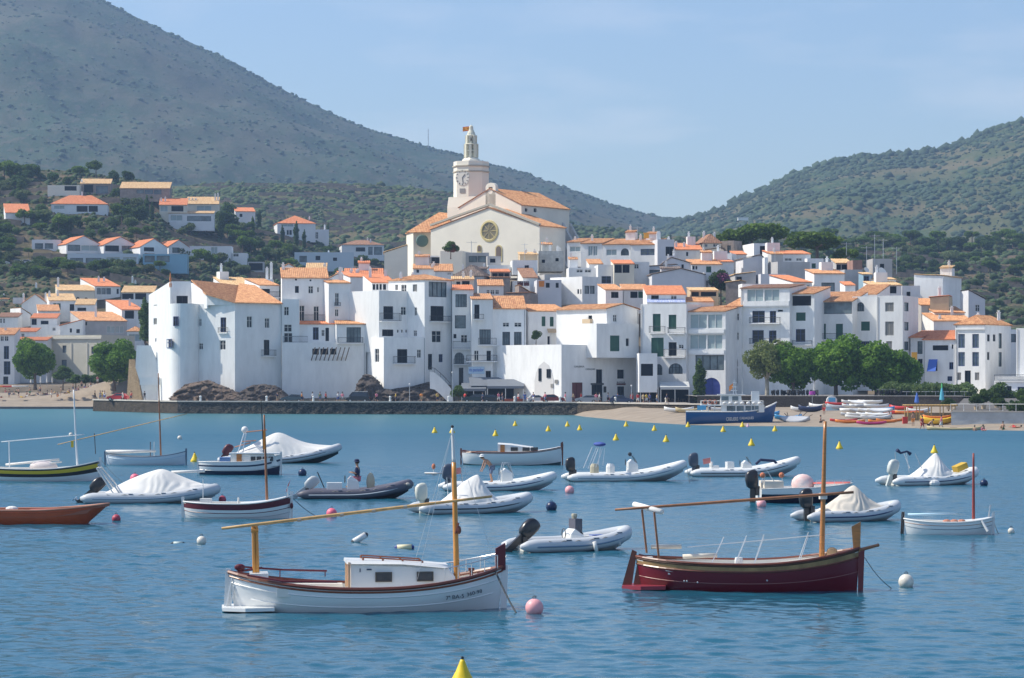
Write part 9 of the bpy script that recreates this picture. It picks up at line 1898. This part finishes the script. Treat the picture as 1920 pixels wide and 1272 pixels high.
def cone(px,py,s,label,grp='yellow cone buoys marking the swimming area',mat=None):
 p = W(px,py);t = thing('cone_buoy',label,'buoy',p,0,grp);t.scale = (s,) * 3;m = MB();m.lathe((0,0,0),[(.05,-.3),(.34,-.15),(.4,.05),(.34,.2),(.22,.42),(.1,.72),(.07,.8),(.02,.82)],14);m.build('float',mat or ylb,t,True);m = MB();m.lathe((0,0,.8),[(.05,0),(.05,.1),(.01,.12)],8);m.build('top_ring',fdark,t)
cone0 = cone(867,1281,.62,'nearest yellow cone buoy, cut by the bottom edge of the photo',None)
for px,py,lb in ((815,812,'left of the llaut mast top'),(848,812,'just behind the tip of the llaut mast'),(929,818,'above the far white cabin boat'),(966,799,'first of the upper middle row'),(1028,809,'right of the far cabin boat, lower one'),(1064,800,'above the blue canopy inflatable'),(1087,807,'below and right of its neighbour in the middle row'),(1155,826,'between the blue canopy and the console'),(1174,800,'in the middle row before the sandy shore'),(1227,808,'left below the tour boat stern'),(1249,829,'lower one left of the pale inflatable'),
    (1290,801,'touching the tour boat stern'),(1356,810,'below the middle of the tour boat'),(1392,801,'against the tour boat hull near the pink cone'),(1409,836,'alone above the long pale inflatable'),(1453,809,'right of the tour boat bow'),(1574,842,'right of the tall varnished mast'),(1752,850,'above the tent covered inflatable'),(365,866,'left of the navy cabin boat')): cone(px,py,.82,'yellow cone buoy ' + lb)
cone(1402,801,.6,'small pink cone buoy against the tour boat hull',None,nmat('pale_pink_float',(.75,.45,.55),.5))
def floatcyl(px,py,L_,r,rz,tilt,mat,capm,label):
 p = W(px,py);t = thing('fender_float',label,'float',p + Vector((0,0,r * .3 + abs(sin(tilt)) * L_ * .4)),rz);t.rotation_euler = (0,-tilt,rz);m = MB();m.tube([(-L_ / 2,0,0),(L_ / 2,0,0)],r,12);m.build('body',mat,t,True);m = MB()
 for s_ in (-1,1): m.tube([(s_ * L_ / 2,0,0),(s_ * (L_ / 2 + .05),0,0),(s_ * (L_ / 2 + .1),0,0)],[r * .98,r * .75,r * .4],10)
 m.build('end_cap',capm,t)
floatcyl(674,1017,.56,.125,.35,.5,fwhite,fdark,'white cylindrical float with dark ends, tilted, left of the cream one');floatcyl(758,1029,.55,.115,.1,.04,nmat('cream_float',(.72,.66,.42),.5),nmat('blue_cap',(.03,.05,.22),.5),'cream cylindrical float with blue ends behind the llaut cabin');floatcyl(334,1020,.36,.065,.0,0,nmat('pale_green_float',(.55,.62,.58),.5),fdark,'thin pale green float left of the white buoy')
# swimmer's orange ball and board
p = W(813,889);t = thing('orange_marker','orange ball on a small raft left of the white inflatable','marker',p);m = MB();m.sphere((0,0,.5),.16,12,8,0,.8,.8,1.2);m.build('ball',nmat('float_orange',(.62,.2,.1)),t);m = MB();m.loft([[(x,y * w_,.05 + z_) for y,z_ in ((-1,0),(0,-.06),(1,0),(0,.06))] for x,w_ in ((-.6,.05),(0,.28),(.7,.05))],0,True,True);m.tube([(0,0,0),(0,0,.45)],.02,5);m.build('raft',fwhite,t)
# mooring lines of the middle boats
for a,za,bb,lb in (((190,0,900),1.2,(230,905),'thin line from the black striped boat'),((548,0,972),.9,(596,970),'thin line from the maroon striped boat towards the hot pink buoy'),((775,0,930),.7,(783,948),'line hanging from the bow of the dark inflatable'),((1286,0,900),1.2,(1294,908),'line dropping from the bow of the blue canopy inflatable'),((1862,0,1002),.6,(1873,1002),'line from the little white rowing boat')):
 Y = WY(a[2]) + .9;A = Vector(((a[0] - CX) / FPX * Y,Y,za));rope(A,W(*bb),.08,lb,.015)
